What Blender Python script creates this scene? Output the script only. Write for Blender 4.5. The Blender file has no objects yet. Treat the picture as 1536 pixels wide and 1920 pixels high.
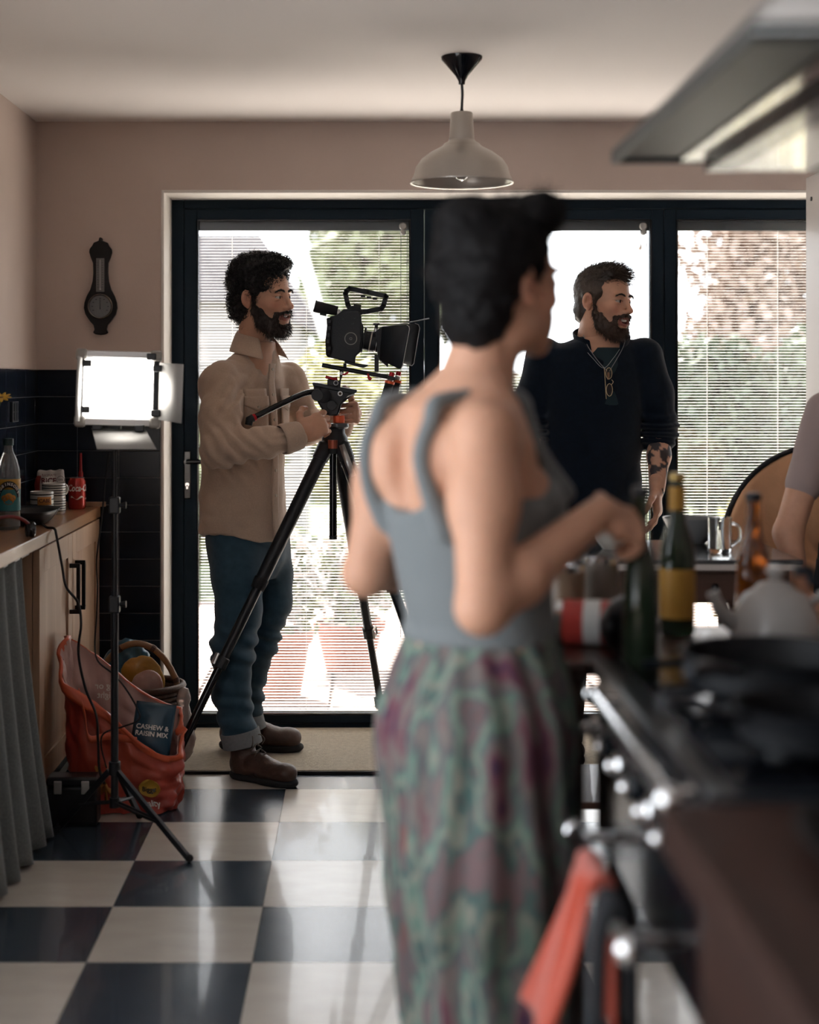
import bpy, bmesh, math, random
import numpy as np
from mathutils import Vector, Matrix
random.seed(7); np.random.seed(7)
S = bpy.context.scene
C = S.collection

# ------------------------------------------------------------------ camera, world, sun, exposure
FPX, VX, VY, CH = 2940.0, 685.0, 712.0, 1.38        # focal length in pixels, principal point, camera height
cd = bpy.data.cameras.new('camera'); cam = bpy.data.objects.new('camera', cd); C.objects.link(cam)
cam.location = (0, 0, CH); cam.rotation_euler = (math.pi/2, 0, 0)
cd.sensor_fit = 'AUTO'; cd.sensor_width = 36; cd.lens = FPX/1920*36
cd.shift_x = (768-VX)/1920; cd.shift_y = (VY-960)/1920
cd.clip_start = .05; cd.clip_end = 300
cd.dof.use_dof = True; cd.dof.focus_distance = 5.45; cd.dof.aperture_fstop = 1.75; cd.dof.aperture_blades = 0
S.camera = cam
w = bpy.data.worlds.new('sky'); S.world = w; w.use_nodes = True
bg = w.node_tree.nodes['Background']; bg.inputs[0].default_value = (.90, .95, 1.0, 1); bg.inputs[1].default_value = 3.4
sd = bpy.data.lights.new('sun', 'SUN'); sun = bpy.data.objects.new('sun', sd); C.objects.link(sun)
sd.energy = 24; sd.angle = math.radians(.6); sd.color = (1, .93, .84)
sun.rotation_euler = Vector((.30, -.85, -1.02)).to_track_quat('-Z', 'Y').to_euler()
S.view_settings.view_transform = 'Standard'; S.view_settings.look = 'None'
S.view_settings.gamma = 1; S.view_settings.use_curve_mapping = False
S.view_settings.exposure = 0.7
S.cycles.use_denoising = True
S.cycles.max_bounces = 10; S.cycles.diffuse_bounces = 5; S.cycles.glossy_bounces = 4
S.cycles.transmission_bounces = 6; S.cycles.transparent_max_bounces = 24
S.cycles.sample_clamp_indirect = 6; S.cycles.caustics_refractive = False; S.cycles.caustics_reflective = False

def W(px, py, d):
    """a point seen at that place of the photograph, d metres into the room"""
    return np.array(((px-VX)/FPX*d, d, CH-(py-VY)/FPX*d))
def V3(p): return Vector((float(p[0]), float(p[1]), float(p[2])))
# ------------------------------------------------------------------ materials
MATS = {}
def N(nt, t, **kw):
    n = nt.nodes.new(t)
    for k, v in kw.items(): setattr(n, k, v)
    return n
def mat(name, col, rough=.5, metal=0, var=0, vscale=8, bump=0, bscale=60, spec=.5, coat=0, sheen=0, emit=None, estr=0,
        trans=0, ior=1.45, attr=None, col2=None, stretch=None, sss=0, alpha=None, croug=.05, detail=4):
    """principled material with noise colour variation and bump"""
    if name in MATS: return MATS[name]
    m = bpy.data.materials.new(name); m.use_nodes = True; nt = m.node_tree
    b = nt.nodes['Principled BSDF']; I = b.inputs
    c4 = (*col, 1)
    I['Base Color'].default_value = c4; I['Roughness'].default_value = rough; I['Metallic'].default_value = metal
    I['Specular IOR Level'].default_value = spec; I['Coat Weight'].default_value = coat; I['Coat Roughness'].default_value = croug
    I['Sheen Weight'].default_value = sheen; I['Transmission Weight'].default_value = trans; I['IOR'].default_value = ior
    if sss: I['Subsurface Weight'].default_value = sss; I['Subsurface Radius'].default_value = (.01, .004, .002); I['Subsurface Scale'].default_value = 1
    if emit: I['Emission Color'].default_value = (*emit, 1); I['Emission Strength'].default_value = estr
    if alpha is not None: I['Alpha'].default_value = alpha
    tc = N(nt, 'ShaderNodeTexCoord'); vec = tc.outputs['Object']
    if stretch:
        mp = N(nt, 'ShaderNodeMapping'); mp.inputs['Scale'].default_value = stretch
        nt.links.new(vec, mp.inputs[0]); vec = mp.outputs[0]
    src = None
    if attr:
        a = N(nt, 'ShaderNodeAttribute', attribute_name=attr); src = a.outputs['Color']
        nt.links.new(src, I['Base Color'])
    if var or col2:
        nz = N(nt, 'ShaderNodeTexNoise'); nz.inputs['Scale'].default_value = vscale; nz.inputs['Detail'].default_value = detail
        nt.links.new(vec, nz.inputs['Vector'])
        mx = N(nt, 'ShaderNodeMix', data_type='RGBA')
        rp = N(nt, 'ShaderNodeMapRange'); rp.inputs[1].default_value = .3; rp.inputs[2].default_value = .7
        nt.links.new(nz.outputs['Fac'], rp.inputs[0]); nt.links.new(rp.outputs[0], mx.inputs['Factor'])
        if col2: mx.inputs[6].default_value = c4; mx.inputs[7].default_value = (*col2, 1)
        else:
            mx.inputs[6].default_value = tuple(x*(1-var) for x in col)+(1,); mx.inputs[7].default_value = tuple(min(1, x*(1+var)) for x in col)+(1,)
        if src is not None:
            mx.blend_type = 'MULTIPLY'; mx.inputs[0].default_value = 1
            mx2 = N(nt, 'ShaderNodeMix', data_type='RGBA', blend_type='MULTIPLY'); mx2.inputs[0].default_value = 1
            mx.blend_type = 'MIX'; mx.inputs[6].default_value = (1-var,)*3+(1,); mx.inputs[7].default_value = (1, 1, 1, 1)
            nt.links.new(src, mx2.inputs[6]); nt.links.new(mx.outputs[2], mx2.inputs[7]); nt.links.new(mx2.outputs[2], I['Base Color'])
        else: nt.links.new(mx.outputs[2], I['Base Color'])
    if bump:
        nb = N(nt, 'ShaderNodeTexNoise'); nb.inputs['Scale'].default_value = bscale; nb.inputs['Detail'].default_value = 3
        nt.links.new(vec, nb.inputs['Vector'])
        bp = N(nt, 'ShaderNodeBump'); bp.inputs['Strength'].default_value = bump; bp.inputs['Distance'].default_value = .01
        nt.links.new(nb.outputs['Fac'], bp.inputs['Height']); nt.links.new(bp.outputs[0], I['Normal'])
    MATS[name] = m; return m
def glassmat(name, col=(1, 1, 1), gloss=.08, rough=.02, fres=True):
    """thin clear glass: lets light straight through, mirrors a little"""
    m = bpy.data.materials.new(name); m.use_nodes = True; nt = m.node_tree; nt.nodes.clear()
    o = N(nt, 'ShaderNodeOutputMaterial'); mx = N(nt, 'ShaderNodeMixShader'); t = N(nt, 'ShaderNodeBsdfTransparent'); g = N(nt, 'ShaderNodeBsdfGlossy')
    t.inputs[0].default_value = (*col, 1); g.inputs['Roughness'].default_value = rough
    lw = N(nt, 'ShaderNodeLayerWeight'); lw.inputs[0].default_value = .35
    mr = N(nt, 'ShaderNodeMapRange'); mr.inputs[3].default_value = gloss*.4; mr.inputs[4].default_value = min(1, gloss*6)
    nt.links.new(lw.outputs['Facing'], mr.inputs[0]); nt.links.new(mr.outputs[0], mx.inputs[0])
    nt.links.new(t.outputs[0], mx.inputs[1]); nt.links.new(g.outputs[0], mx.inputs[2]); nt.links.new(mx.outputs[0], o.inputs[0])
    MATS[name] = m; return m
def woodmat(name, c1, c2, rough=.45, axis=1, scale=14, coat=0):
    m = bpy.data.materials.new(name); m.use_nodes = True; nt = m.node_tree; b = nt.nodes['Principled BSDF']
    tc = N(nt, 'ShaderNodeTexCoord'); mp = N(nt, 'ShaderNodeMapping')
    s = [scale]*3; s[axis] = scale*.07; mp.inputs['Scale'].default_value = s
    nz = N(nt, 'ShaderNodeTexNoise'); nz.inputs['Scale'].default_value = 1.6; nz.inputs['Detail'].default_value = 6; nz.inputs['Distortion'].default_value = .7
    cr = N(nt, 'ShaderNodeValToRGB'); cr.color_ramp.elements[0].position = .3; cr.color_ramp.elements[1].position = .7
    cr.color_ramp.elements[0].color = (*c1, 1); cr.color_ramp.elements[1].color = (*c2, 1)
    nt.links.new(tc.outputs['Object'], mp.inputs[0]); nt.links.new(mp.outputs[0], nz.inputs[0]); nt.links.new(nz.outputs[0], cr.inputs[0]); nt.links.new(cr.outputs[0], b.inputs['Base Color'])
    bp = N(nt, 'ShaderNodeBump'); bp.inputs['Strength'].default_value = .15; bp.inputs['Distance'].default_value = .003
    nt.links.new(nz.outputs[0], bp.inputs['Height']); nt.links.new(bp.outputs[0], b.inputs['Normal'])
    b.inputs['Roughness'].default_value = rough; b.inputs['Coat Weight'].default_value = coat
    MATS[name] = m; return m

# ------------------------------------------------------------------ mesh helpers
def wloc(o):
    v = Vector((0, 0, 0))
    while o is not None: v = v + o.location; o = o.parent
    return v
def prop(o, label=None, cat=None, group=None, kind=None):
    if label: o['label'] = label
    if cat: o['category'] = cat
    if group: o['group'] = group
    if kind: o['kind'] = kind
    return o
def thing(name, label, cat, loc=(0, 0, 0), group=None):
    o = bpy.data.objects.new(name, None); C.objects.link(o); o.location = V3(loc); o.empty_display_size = .1
    return prop(o, label, cat, group)
def link(name, me, m, parent=None, smooth=None, label=None, cat=None, group=None, kind=None):
    """one mesh object from a mesh given in world coordinates"""
    if m is not None: me.materials.append(m)
    o = bpy.data.objects.new(name, me); C.objects.link(o)
    if parent is not None:
        me.transform(Matrix.Translation(-wloc(parent))); o.parent = parent
    if smooth is not None:
        me.shade_smooth()
        if smooth < 179: me.set_sharp_from_angle(angle=math.radians(smooth))
    return prop(o, label, cat, group, kind)
def np_mesh(name, V, F):
    me = bpy.data.meshes.new(name); V = np.asarray(V, np.float32); F = np.asarray(F, np.int32)
    me.vertices.add(len(V)); me.vertices.foreach_set('co', V.ravel())
    k = F.shape[1]; me.loops.add(F.size); me.loops.foreach_set('vertex_index', F.ravel())
    me.polygons.add(len(F)); me.polygons.foreach_set('loop_start', np.arange(0, F.size, k, dtype=np.int32))
    me.update(calc_edges=True); me.validate(); return me
def paint(me, cols, name='Col'):
    a = me.color_attributes.new(name, 'FLOAT_COLOR', 'POINT'); c = np.ones((len(me.vertices), 4), np.float32); c[:, :3] = cols
    a.data.foreach_set('color', c.ravel())
def frame(d):
    d = V3(d).normalized(); a = Vector((0, 0, 1)) if abs(d.z) < .9 else Vector((1, 0, 0))
    u = d.cross(a).normalized(); return u, d.cross(u).normalized(), d
class MB:
    """collects shapes of one part"""
    def __init__(s): s.v = []; s.f = []
    def add(s, vs, fs, M=None):
        n = len(s.v); s.v += [(M @ V3(p)) if M is not None else V3(p) for p in vs]; s.f += [tuple(i+n for i in f) for f in fs]; return s
    def box(s, a, b, M=None):
        (x0, y0, z0), (x1, y1, z1) = a, b
        return s.add([(x0, y0, z0), (x1, y0, z0), (x1, y1, z0), (x0, y1, z0), (x0, y0, z1), (x1, y0, z1), (x1, y1, z1), (x0, y1, z1)],
                     [(0, 3, 2, 1), (4, 5, 6, 7), (0, 1, 5, 4), (1, 2, 6, 5), (2, 3, 7, 6), (3, 0, 4, 7)], M)
    def cyl(s, p0, p1, r0, r1=None, n=16, cap=True):
        return s.tube([p0, p1], [r0, r0 if r1 is None else r1], n, cap)
    def tube(s, pts, r, n=8, cap=True, closed=False):
        pts = [V3(p) for p in pts]; m = len(pts); rs = r if isinstance(r, (list, tuple, np.ndarray)) else [r]*m
        vs = []; fs = []; u = None
        for i, p in enumerate(pts):
            if closed: d = pts[(i+1) % m]-pts[i-1]
            else: d = pts[min(i+1, m-1)]-pts[max(i-1, 0)]
            d = d.normalized() if d.length > 1e-9 else Vector((0, 0, 1))
            if u is None: u = frame(d)[0]
            else:
                u = u-d*u.dot(d); u = u.normalized() if u.length > 1e-6 else frame(d)[0]
            v = d.cross(u)
            for k in range(n):
                a = 2*math.pi*k/n; vs.append(p+(u*math.cos(a)+v*math.sin(a))*rs[i])
        for i in range(m if closed else m-1):
            j = (i+1) % m
            for k in range(n): fs.append((i*n+k, i*n+(k+1) % n, j*n+(k+1) % n, j*n+k))
        if cap and not closed: fs += [tuple(range(n-1, -1, -1)), tuple((m-1)*n+k for k in range(n))]
        return s.add(vs, fs)
    def lathe(s, prof, c=(0, 0, 0), n=24, M=None, closed=False):
        """profile of (radius, height) about the z axis"""
        vs = []; fs = []; m = len(prof)
        for r, z in prof:
            for k in range(n):
                a = 2*math.pi*k/n; vs.append((c[0]+r*math.cos(a), c[1]+r*math.sin(a), c[2]+z))
        for i in range(m if closed else m-1):
            j = (i+1) % m
            for k in range(n): fs.append((i*n+k, i*n+(k+1) % n, j*n+(k+1) % n, j*n+k))
        if not closed:
            if prof[0][0] > 1e-6: fs.append(tuple(range(n-1, -1, -1)))
            if prof[-1][0] > 1e-6: fs.append(tuple((m-1)*n+k for k in range(n)))
        return s.add(vs, fs, M)
    def prism(s, poly, y0, y1, M=None):
        """polygon of (x, z) extruded from y0 to y1"""
        n = len(poly); vs = [(x, y0, z) for x, z in poly]+[(x, y1, z) for x, z in poly]
        fs = [tuple(range(n)), tuple(range(2*n-1, n-1, -1))]+[(i, i+n, (i+1) % n+n, (i+1) % n) for i in range(n)]
        return s.add(vs, fs, M)
    def sphere(s, c, r, n=12, m=8, M=None):
        rr = r if isinstance(r, (tuple, list)) else (r, r, r); vs = []; fs = []
        for i in range(m+1):
            t = math.pi*i/m
            for k in range(n):
                a = 2*math.pi*k/n; vs.append((c[0]+rr[0]*math.sin(t)*math.cos(a), c[1]+rr[1]*math.sin(t)*math.sin(a), c[2]+rr[2]*math.cos(t)))
        for i in range(m):
            for k in range(n): fs.append((i*n+k, (i+1)*n+k, (i+1)*n+(k+1) % n, i*n+(k+1) % n))
        return s.add(vs, fs, M)
    def sheet(s, fn, nu, nv):
        """grid of points fn(u, v)"""
        vs = [fn(i/nu, j/nv) for j in range(nv+1) for i in range(nu+1)]
        fs = [(j*(nu+1)+i, j*(nu+1)+i+1, (j+1)*(nu+1)+i+1, (j+1)*(nu+1)+i) for j in range(nv) for i in range(nu)]
        return s.add(vs, fs)
    def build(s, name, m, parent=None, smooth=35, bev=0, solid=0, sub=0, recalc=True, **kw):
        me = bpy.data.meshes.new(name); me.from_pydata([tuple(v) for v in s.v], [], s.f)
        if recalc:
            b = bmesh.new(); b.from_mesh(me); bmesh.ops.remove_doubles(b, verts=b.verts, dist=1e-6); bmesh.ops.recalc_face_normals(b, faces=b.faces); b.to_mesh(me); b.free()
        o = link(name, me, m, parent, smooth, **kw)
        if solid: md = o.modifiers.new('solid', 'SOLIDIFY'); md.thickness = solid; md.offset = 0
        if bev: md = o.modifiers.new('bevel', 'BEVEL'); md.width = bev; md.segments = 2; md.limit_method = 'ANGLE'
        if sub: md = o.modifiers.new('sub', 'SUBSURF'); md.levels = sub; md.render_levels = sub
        return o
def box(name, a, b, m, parent=None, bev=0, **kw): return MB().box(a, b).build(name, m, parent, bev=bev, **kw)
def rot(axis, ang, c=(0, 0, 0)):
    return Matrix.Translation(V3(c)) @ Matrix.Rotation(ang, 4, axis) @ Matrix.Translation(-V3(c))
def smooth_path(pts, n=8):
    P = [V3(p) for p in pts]; out = []
    for i in range(len(P)-1):
        p0, p1, p2, p3 = P[max(i-1, 0)], P[i], P[i+1], P[min(i+2, len(P)-1)]
        for k in range(n):
            t = k/n; out.append(.5*((2*p1)+(p2-p0)*t+(2*p0-5*p1+4*p2-p3)*t*t+(3*p1-p0-3*p2+p3)*t**3))
    out.append(P[-1]); return out
def lettering(name, txt, size, fn, m, parent, bold=0.0, shear=0.0, **kw):
    """flat print: the letters mapped onto a surface by fn(x, y)"""
    cu = bpy.data.curves.new(name, 'FONT'); cu.body = txt; cu.size = size; cu.align_x = 'CENTER'; cu.align_y = 'CENTER'; cu.offset = bold; cu.shear = shear; cu.resolution_u = 3
    t = bpy.data.objects.new(name, cu); C.objects.link(t)
    me = bpy.data.meshes.new_from_object(t.evaluated_get(bpy.context.evaluated_depsgraph_get()))
    bpy.data.objects.remove(t); bpy.data.curves.remove(cu)
    for v in me.vertices: v.co = V3(fn(v.co.x, v.co.y))
    me.name = name; me.materials.clear()
    return link(name, me, m, parent, **kw)

# ------------------------------------------------------------------ noise and signed-distance modelling
def _hash(i, j, k, s):
    h = (i.astype(np.int64)*374761393+j.astype(np.int64)*668265263+k.astype(np.int64)*2147483647+s*974711) & 0xffffffff
    h = ((h ^ (h >> 13))*1274126177) & 0xffffffff
    return ((h ^ (h >> 16)) & 0xffff)/65535.0
def vnoise(x, y, z, scale, seed=0):
    x, y, z = np.broadcast_arrays(np.asarray(x)*scale, np.asarray(y)*scale, np.asarray(z)*scale)
    i, j, k = np.floor(x), np.floor(y), np.floor(z); fx, fy, fz = x-i, y-j, z-k
    fx = fx*fx*(3-2*fx); fy = fy*fy*(3-2*fy); fz = fz*fz*(3-2*fz)
    r = 0
    for a in (0, 1):
        for b in (0, 1):
            for c in (0, 1):
                r = r+_hash(i+a, j+b, k+c, seed)*(fx if a else 1-fx)*(fy if b else 1-fy)*(fz if c else 1-fz)
    return r*2-1
def smin(a, b, k):
    if k <= 0: return np.minimum(a, b)
    h = np.maximum(k-np.abs(a-b), 0)/k; return np.minimum(a, b)-h*h*k*.25
class SDF:
    """solid built from blended primitives on a grid, meshed with surface nets"""
    def __init__(s, lo, hi, h):
        s.lo = np.array(lo, float); s.h = h; s.n = (np.ceil((np.array(hi)-s.lo)/h)+1).astype(int); s.F = np.full(s.n, .5, np.float32)
    def blk(s, lo, hi):
        i0 = np.clip(np.floor((np.array(lo)-s.lo)/s.h).astype(int), 0, s.n); i1 = np.clip(np.ceil((np.array(hi)-s.lo)/s.h).astype(int)+1, 0, s.n)
        sl = tuple(slice(a, b) for a, b in zip(i0, i1))
        return sl, np.meshgrid(*[(s.lo[a]+s.h*np.arange(i0[a], i1[a])).astype(np.float32) for a in range(3)], indexing='ij', sparse=True)
    def comb(s, sl, d, k, cut):
        if 0 in s.F[sl].shape: return s
        s.F[sl] = -smin(-s.F[sl], d, k) if cut else smin(s.F[sl], d, k); return s
    def ell(s, c, r, k=.02, R=None, sym=False, cut=False):
        c = np.array(c, float); r = np.array(r, float); m = r.max()*(1.9 if R is not None else 1)+k+3*s.h if R is not None else r+k+3*s.h
        lo, hi = c-m, c+m
        if sym: lo[0] = -abs(hi[0]) if abs(hi[0]) > abs(lo[0]) else -abs(lo[0]); hi[0] = -lo[0]
        sl, (X, Y, Z) = s.blk(lo, hi)
        if sym: X = np.abs(X)
        p = [X-c[0], Y-c[1], Z-c[2]]
        if R is not None: R = np.array(R, float); p = [p[0]*R[0][i]+p[1]*R[1][i]+p[2]*R[2][i] for i in range(3)]
        k0 = np.sqrt(sum((p[i]/r[i])**2 for i in range(3))); k1 = np.sqrt(sum((p[i]/r[i]**2)**2 for i in range(3)))
        return s.comb(sl, (k0*(k0-1)/np.maximum(k1, 1e-6)).astype(np.float32), k, cut)
    def cone(s, a, b, ra, rb, k=.02, sym=False, cut=False, flat=None):
        a = np.array(a, float); b = np.array(b, float); m = max(ra, rb)+k+3*s.h; lo = np.minimum(a, b)-m; hi = np.maximum(a, b)+m
        if sym: q = max(abs(lo[0]), abs(hi[0])); lo[0] = -q; hi[0] = q
        sl, (X, Y, Z) = s.blk(lo, hi)
        if sym: X = np.abs(X)
        d = b-a; L = max(d@d, 1e-12); t = np.clip(((X-a[0])*d[0]+(Y-a[1])*d[1]+(Z-a[2])*d[2])/L, 0, 1)
        D = np.sqrt((X-a[0]-t*d[0])**2+(Y-a[1]-t*d[1])**2+(Z-a[2]-t*d[2])**2)-(ra+(rb-ra)*t)
        return s.comb(sl, D.astype(np.float32), k, cut)
    def chain(s, pts, k=.02):
        """pts: (point, radius)"""
        for (a, ra), (b, rb) in zip(pts, pts[1:]): s.cone(a, b, ra, rb, k)
        return s
    def box(s, c, r, rd=.005, k=.01, R=None, cut=False):
        c = np.array(c, float); r = np.array(r, float); m = np.linalg.norm(r)+k+3*s.h
        sl, (X, Y, Z) = s.blk(c-m, c+m); p = [X-c[0], Y-c[1], Z-c[2]]
        if R is not None: R = np.array(R, float); p = [p[0]*R[0][i]+p[1]*R[1][i]+p[2]*R[2][i] for i in range(3)]
        q = [np.abs(p[i])-r[i]+rd for i in range(3)]
        D = np.sqrt(sum(np.maximum(x, 0)**2 for x in q))+np.minimum(np.maximum(np.maximum(q[0], q[1]), q[2]), 0)-rd
        return s.comb(sl, D.astype(np.float32), k, cut)
    def loft(s, rows, yaw, k=.03, ends=.02, pw=2.0, bottom=None):
        """rows: (z, cx, cy, rx, ry); rx across, ry along the facing direction turned by yaw"""
        A = np.array(sorted(rows)); m = A[:, 3:].max()+k+3*s.h
        sl, (X, Y, Z) = s.blk((A[:, 1].min()-m, A[:, 2].min()-m, A[0, 0]-k-3*s.h), (A[:, 1].max()+m, A[:, 2].max()+m, A[-1, 0]+k+3*s.h))
        g = lambda c: np.interp(Z, A[:, 0], A[:, c])
        ca, sa = math.cos(yaw), math.sin(yaw); x, y = X-g(1), Y-g(2); u = x*ca+y*sa; v = -x*sa+y*ca
        rx, ry = g(3), g(4); k0 = ((np.abs(u)/rx)**pw+(np.abs(v)/ry)**pw)**(1/pw)
        D = (k0-1)*np.minimum(rx, ry); zb = A[0, 0] if bottom is None else bottom(u, v)
        D = -smin(-smin(-D, -(Z-A[-1, 0]), 0)*1.0, 1e3, 0) if False else np.maximum(D, np.maximum(Z-A[-1, 0], zb-Z))
        return s.comb(sl, D.astype(np.float32), k, False)
    def noise(s, amp, scale, seed=0, lo=None, hi=None, sc3=(1, 1, 1), weight=None):
        sl, (X, Y, Z) = s.blk(s.lo if lo is None else lo, s.lo+s.h*s.n if hi is None else hi)
        msk = np.abs(s.F[sl]) < .03
        Xb, Yb, Zb = np.broadcast_arrays(X, Y, Z); F = s.F[sl].copy()
        n = amp*vnoise(Xb[msk]*sc3[0], Yb[msk]*sc3[1], Zb[msk]*sc3[2], scale, seed)
        if weight is not None: n = n*weight(Xb[msk], Yb[msk], Zb[msk])
        F[msk] += n; s.F[sl] = F; return s
    def warp(s, fn):
        """adds fn(x, y, z) to the distance near the surface"""
        sl, (X, Y, Z) = s.blk(s.lo, s.lo+s.h*s.n); msk = np.abs(s.F[sl]) < .04
        Xb, Yb, Zb = np.broadcast_arrays(X, Y, Z); s.F[sl][msk] += fn(Xb[msk], Yb[msk], Zb[msk]).astype(np.float32); return s
    def half(s, n, d, k=0):
        """keep the side where n.p < d"""
        X, Y, Z = np.meshgrid(*[(s.lo[a]+s.h*np.arange(s.n[a])).astype(np.float32) for a in range(3)], indexing='ij', sparse=True)
        s.F = (-smin(-s.F, -(X*n[0]+Y*n[1]+Z*n[2]-d).astype(np.float32), k)); return s
    def net(s):
        F = s.F; n = s.n; I = F < 0
        cor = [I[a:n[0]-1+a, b:n[1]-1+b, c:n[2]-1+c] for a in (0, 1) for b in (0, 1) for c in (0, 1)]
        cnt = sum(x.astype(np.int8) for x in cor); act = (cnt > 0) & (cnt < 8); ii, jj, kk = np.nonzero(act)
        idx = -np.ones(act.shape, np.int32); idx[ii, jj, kk] = np.arange(len(ii))
        acc = np.zeros((len(ii), 3)); num = np.zeros(len(ii)); o8 = [(a, b, c) for a in (0, 1) for b in (0, 1) for c in (0, 1)]
        val = {o: F[ii+o[0], jj+o[1], kk+o[2]] for o in o8}
        for o in o8:
            for ax in range(3):
                if o[ax] == 0:
                    p = list(o); p[ax] = 1; a, b = val[o], val[tuple(p)]; m = (a < 0) != (b < 0)
                    t = np.where(m, a/np.where(m, a-b, 1), 0); q = np.array(o, float)[None]*np.ones((len(ii), 1)); q[:, ax] = t
                    acc[m] += q[m]; num[m] += 1
        V = s.lo+s.h*(np.stack((ii, jj, kk), 1)+acc/num[:, None]); Q = []
        for ax in range(3):
            a = [slice(None)]*3; b = [slice(None)]*3; a[ax] = slice(0, n[ax]-1); b[ax] = slice(1, n[ax])
            A, B = I[tuple(a)], I[tuple(b)]; m = A != B; u, v = (ax+1) % 3, (ax+2) % 3
            p = np.stack(np.nonzero(m), 1); ok = (p[:, u] > 0) & (p[:, v] > 0) & (p[:, u] < n[u]-1) & (p[:, v] < n[v]-1); p = p[ok]
            def g(du, dv):
                q = p.copy(); q[:, u] -= du; q[:, v] -= dv; return idx[q[:, 0], q[:, 1], q[:, 2]]
            f = np.stack((g(1, 1), g(0, 1), g(0, 0), g(1, 0)), 1); ins = A[p[:, 0], p[:, 1], p[:, 2]]
            f[~ins] = f[~ins][:, ::-1]; Q.append(f)
        return V, np.concatenate(Q)
def relax(V, Q, it=1, f=.5):
    for _ in range(it):
        acc = np.zeros_like(V); num = np.zeros(len(V))
        for a, b in ((0, 1), (1, 2), (2, 3), (3, 0)):
            np.add.at(acc, Q[:, a], V[Q[:, b]]); np.add.at(num, Q[:, a], 1)
        V = V+f*(acc/np.maximum(num, 1)[:, None]-V)
    return V
def normals(V, Q):
    nq = np.cross(V[Q[:, 2]]-V[Q[:, 0]], V[Q[:, 3]]-V[Q[:, 1]]); nv = np.zeros_like(V)
    for a in range(4): np.add.at(nv, Q[:, a], nq)
    return nv/np.maximum(np.linalg.norm(nv, axis=1), 1e-12)[:, None]
def Rz(a): return np.array(((math.cos(a), -math.sin(a), 0), (math.sin(a), math.cos(a), 0), (0, 0, 1)))
def Rx(a): return np.array(((1, 0, 0), (0, math.cos(a), -math.sin(a)), (0, math.sin(a), math.cos(a))))
def Ry(a): return np.array(((math.cos(a), 0, math.sin(a)), (0, 1, 0), (-math.sin(a), 0, math.cos(a))))
def joined(parts):
    """several (V, Q, colours) as one set"""
    V = []; Q = []; K = []; n = 0
    for v, q, c in parts: V.append(v); Q.append(q+n); K.append(np.broadcast_to(np.asarray(c, float), v.shape)); n += len(v)
    return np.concatenate(V), np.concatenate(Q), np.concatenate(K)
def sdf_obj(name, parts, m, parent=None, **kw):
    V, Q, K = joined(parts); me = np_mesh(name, V, Q); paint(me, K); return link(name, me, m, parent, smooth=180, **kw)
def strands(roots, dirs, length, r, curl=0, droop=0, seg=4, sides=3, seed=1, turns=1.0):
    """tapered hairs as one mesh"""
    g = np.random.RandomState(seed); n = len(roots); V = []; D = dirs/np.linalg.norm(dirs, axis=1)[:, None]
    L = length*(.6+.8*g.rand(n)); t1 = np.cross(D, g.randn(n, 3)); t1 /= np.linalg.norm(t1, axis=1)[:, None]; t2 = np.cross(D, t1)
    ph = g.rand(n)*6.28; rings = []
    for i in range(seg+1):
        t = i/seg; a = ph+t*turns*6.28; ctr = roots+D*(L*t)[:, None]+curl*((np.cos(a)-np.cos(ph))[:, None]*t1+(np.sin(a)-np.sin(ph))[:, None]*t2)*min(1, t*2)
        ctr[:, 2] -= droop*L*t*t; rr = r*(1-.75*t)
        rings.append(np.stack([ctr+rr*(math.cos(6.283*k/sides)*t1+math.sin(6.283*k/sides)*t2) for k in range(sides)], 1))
    R = np.stack(rings, 1); V = R.reshape(-1, 3); per = (seg+1)*sides; f = []
    for i in range(seg):
        for k in range(sides): f.append((i*sides+k, i*sides+(k+1) % sides, (i+1)*sides+(k+1) % sides, (i+1)*sides+k))
    f = np.array(f); Q = (np.arange(n)[:, None, None]*per+f[None]).reshape(-1, 4)
    return V, Q
# ------------------------------------------------------------------ common materials
M_wall = mat('wall_paint', (.56, .455, .405), .75, var=.04, vscale=3, bump=.04, bscale=120)
M_ceil = mat('ceiling_paint', (.80, .755, .735), .85, bump=.03, bscale=90)
M_white = mat('white_gloss_paint', (.72, .68, .64), .4, bump=.02, bscale=40)
M_frame = mat('anthracite_frame', (.006, .014, .024), .55, bump=.02, bscale=300, spec=.15)
M_black = mat('black_plastic', (.006, .008, .012), .42, bump=.03, bscale=400)
M_blackg = mat('black_gloss', (.004, .005, .008), .12)
M_rubber = mat('black_rubber', (.008, .008, .01), .8, bump=.1, bscale=200)
M_chrome = mat('chrome', (.75, .75, .76), .12, 1, bump=.01, bscale=30)
M_steel = mat('brushed_steel', (.48, .48, .47), .26, 1, var=.1, vscale=30, stretch=(1, 8, 8))
M_alu = mat('silver_aluminium', (.55, .55, .55), .35, .9)
M_red = mat('red_anodised', (.45, .02, .03), .3, .6)
M_orange = mat('orange_anodised', (.75, .13, .05), .35, .4)
M_grout = mat('grout', (.23, .22, .23), .9, bump=.2, bscale=300)
M_tile = mat('navy_wall_tile', (.006, .010, .019), .2, var=.25, vscale=6, bump=.02, bscale=8, spec=.22)
M_fdark = mat('slate_floor_tile', (.016, .027, .043), .24, col2=(.030, .043, .060), vscale=6, stretch=(1, 2.5, 1), coat=.25, bump=.02, bscale=25)
M_flight = mat('cream_floor_tile', (.45, .41, .365), .24, col2=(.51, .47, .42), vscale=6, stretch=(1, 2.5, 1), coat=.25, bump=.02, bscale=25)
M_fbase = mat('floor_joint', (.07, .07, .075), .8, var=.1)
M_glass = glassmat('window_glass', gloss=.05)
M_slat = mat('silver_blind_slat', (.78, .76, .73), .5, bump=.02)
M_cord = mat('white_cord', (.7, .7, .68), .7)

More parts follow.
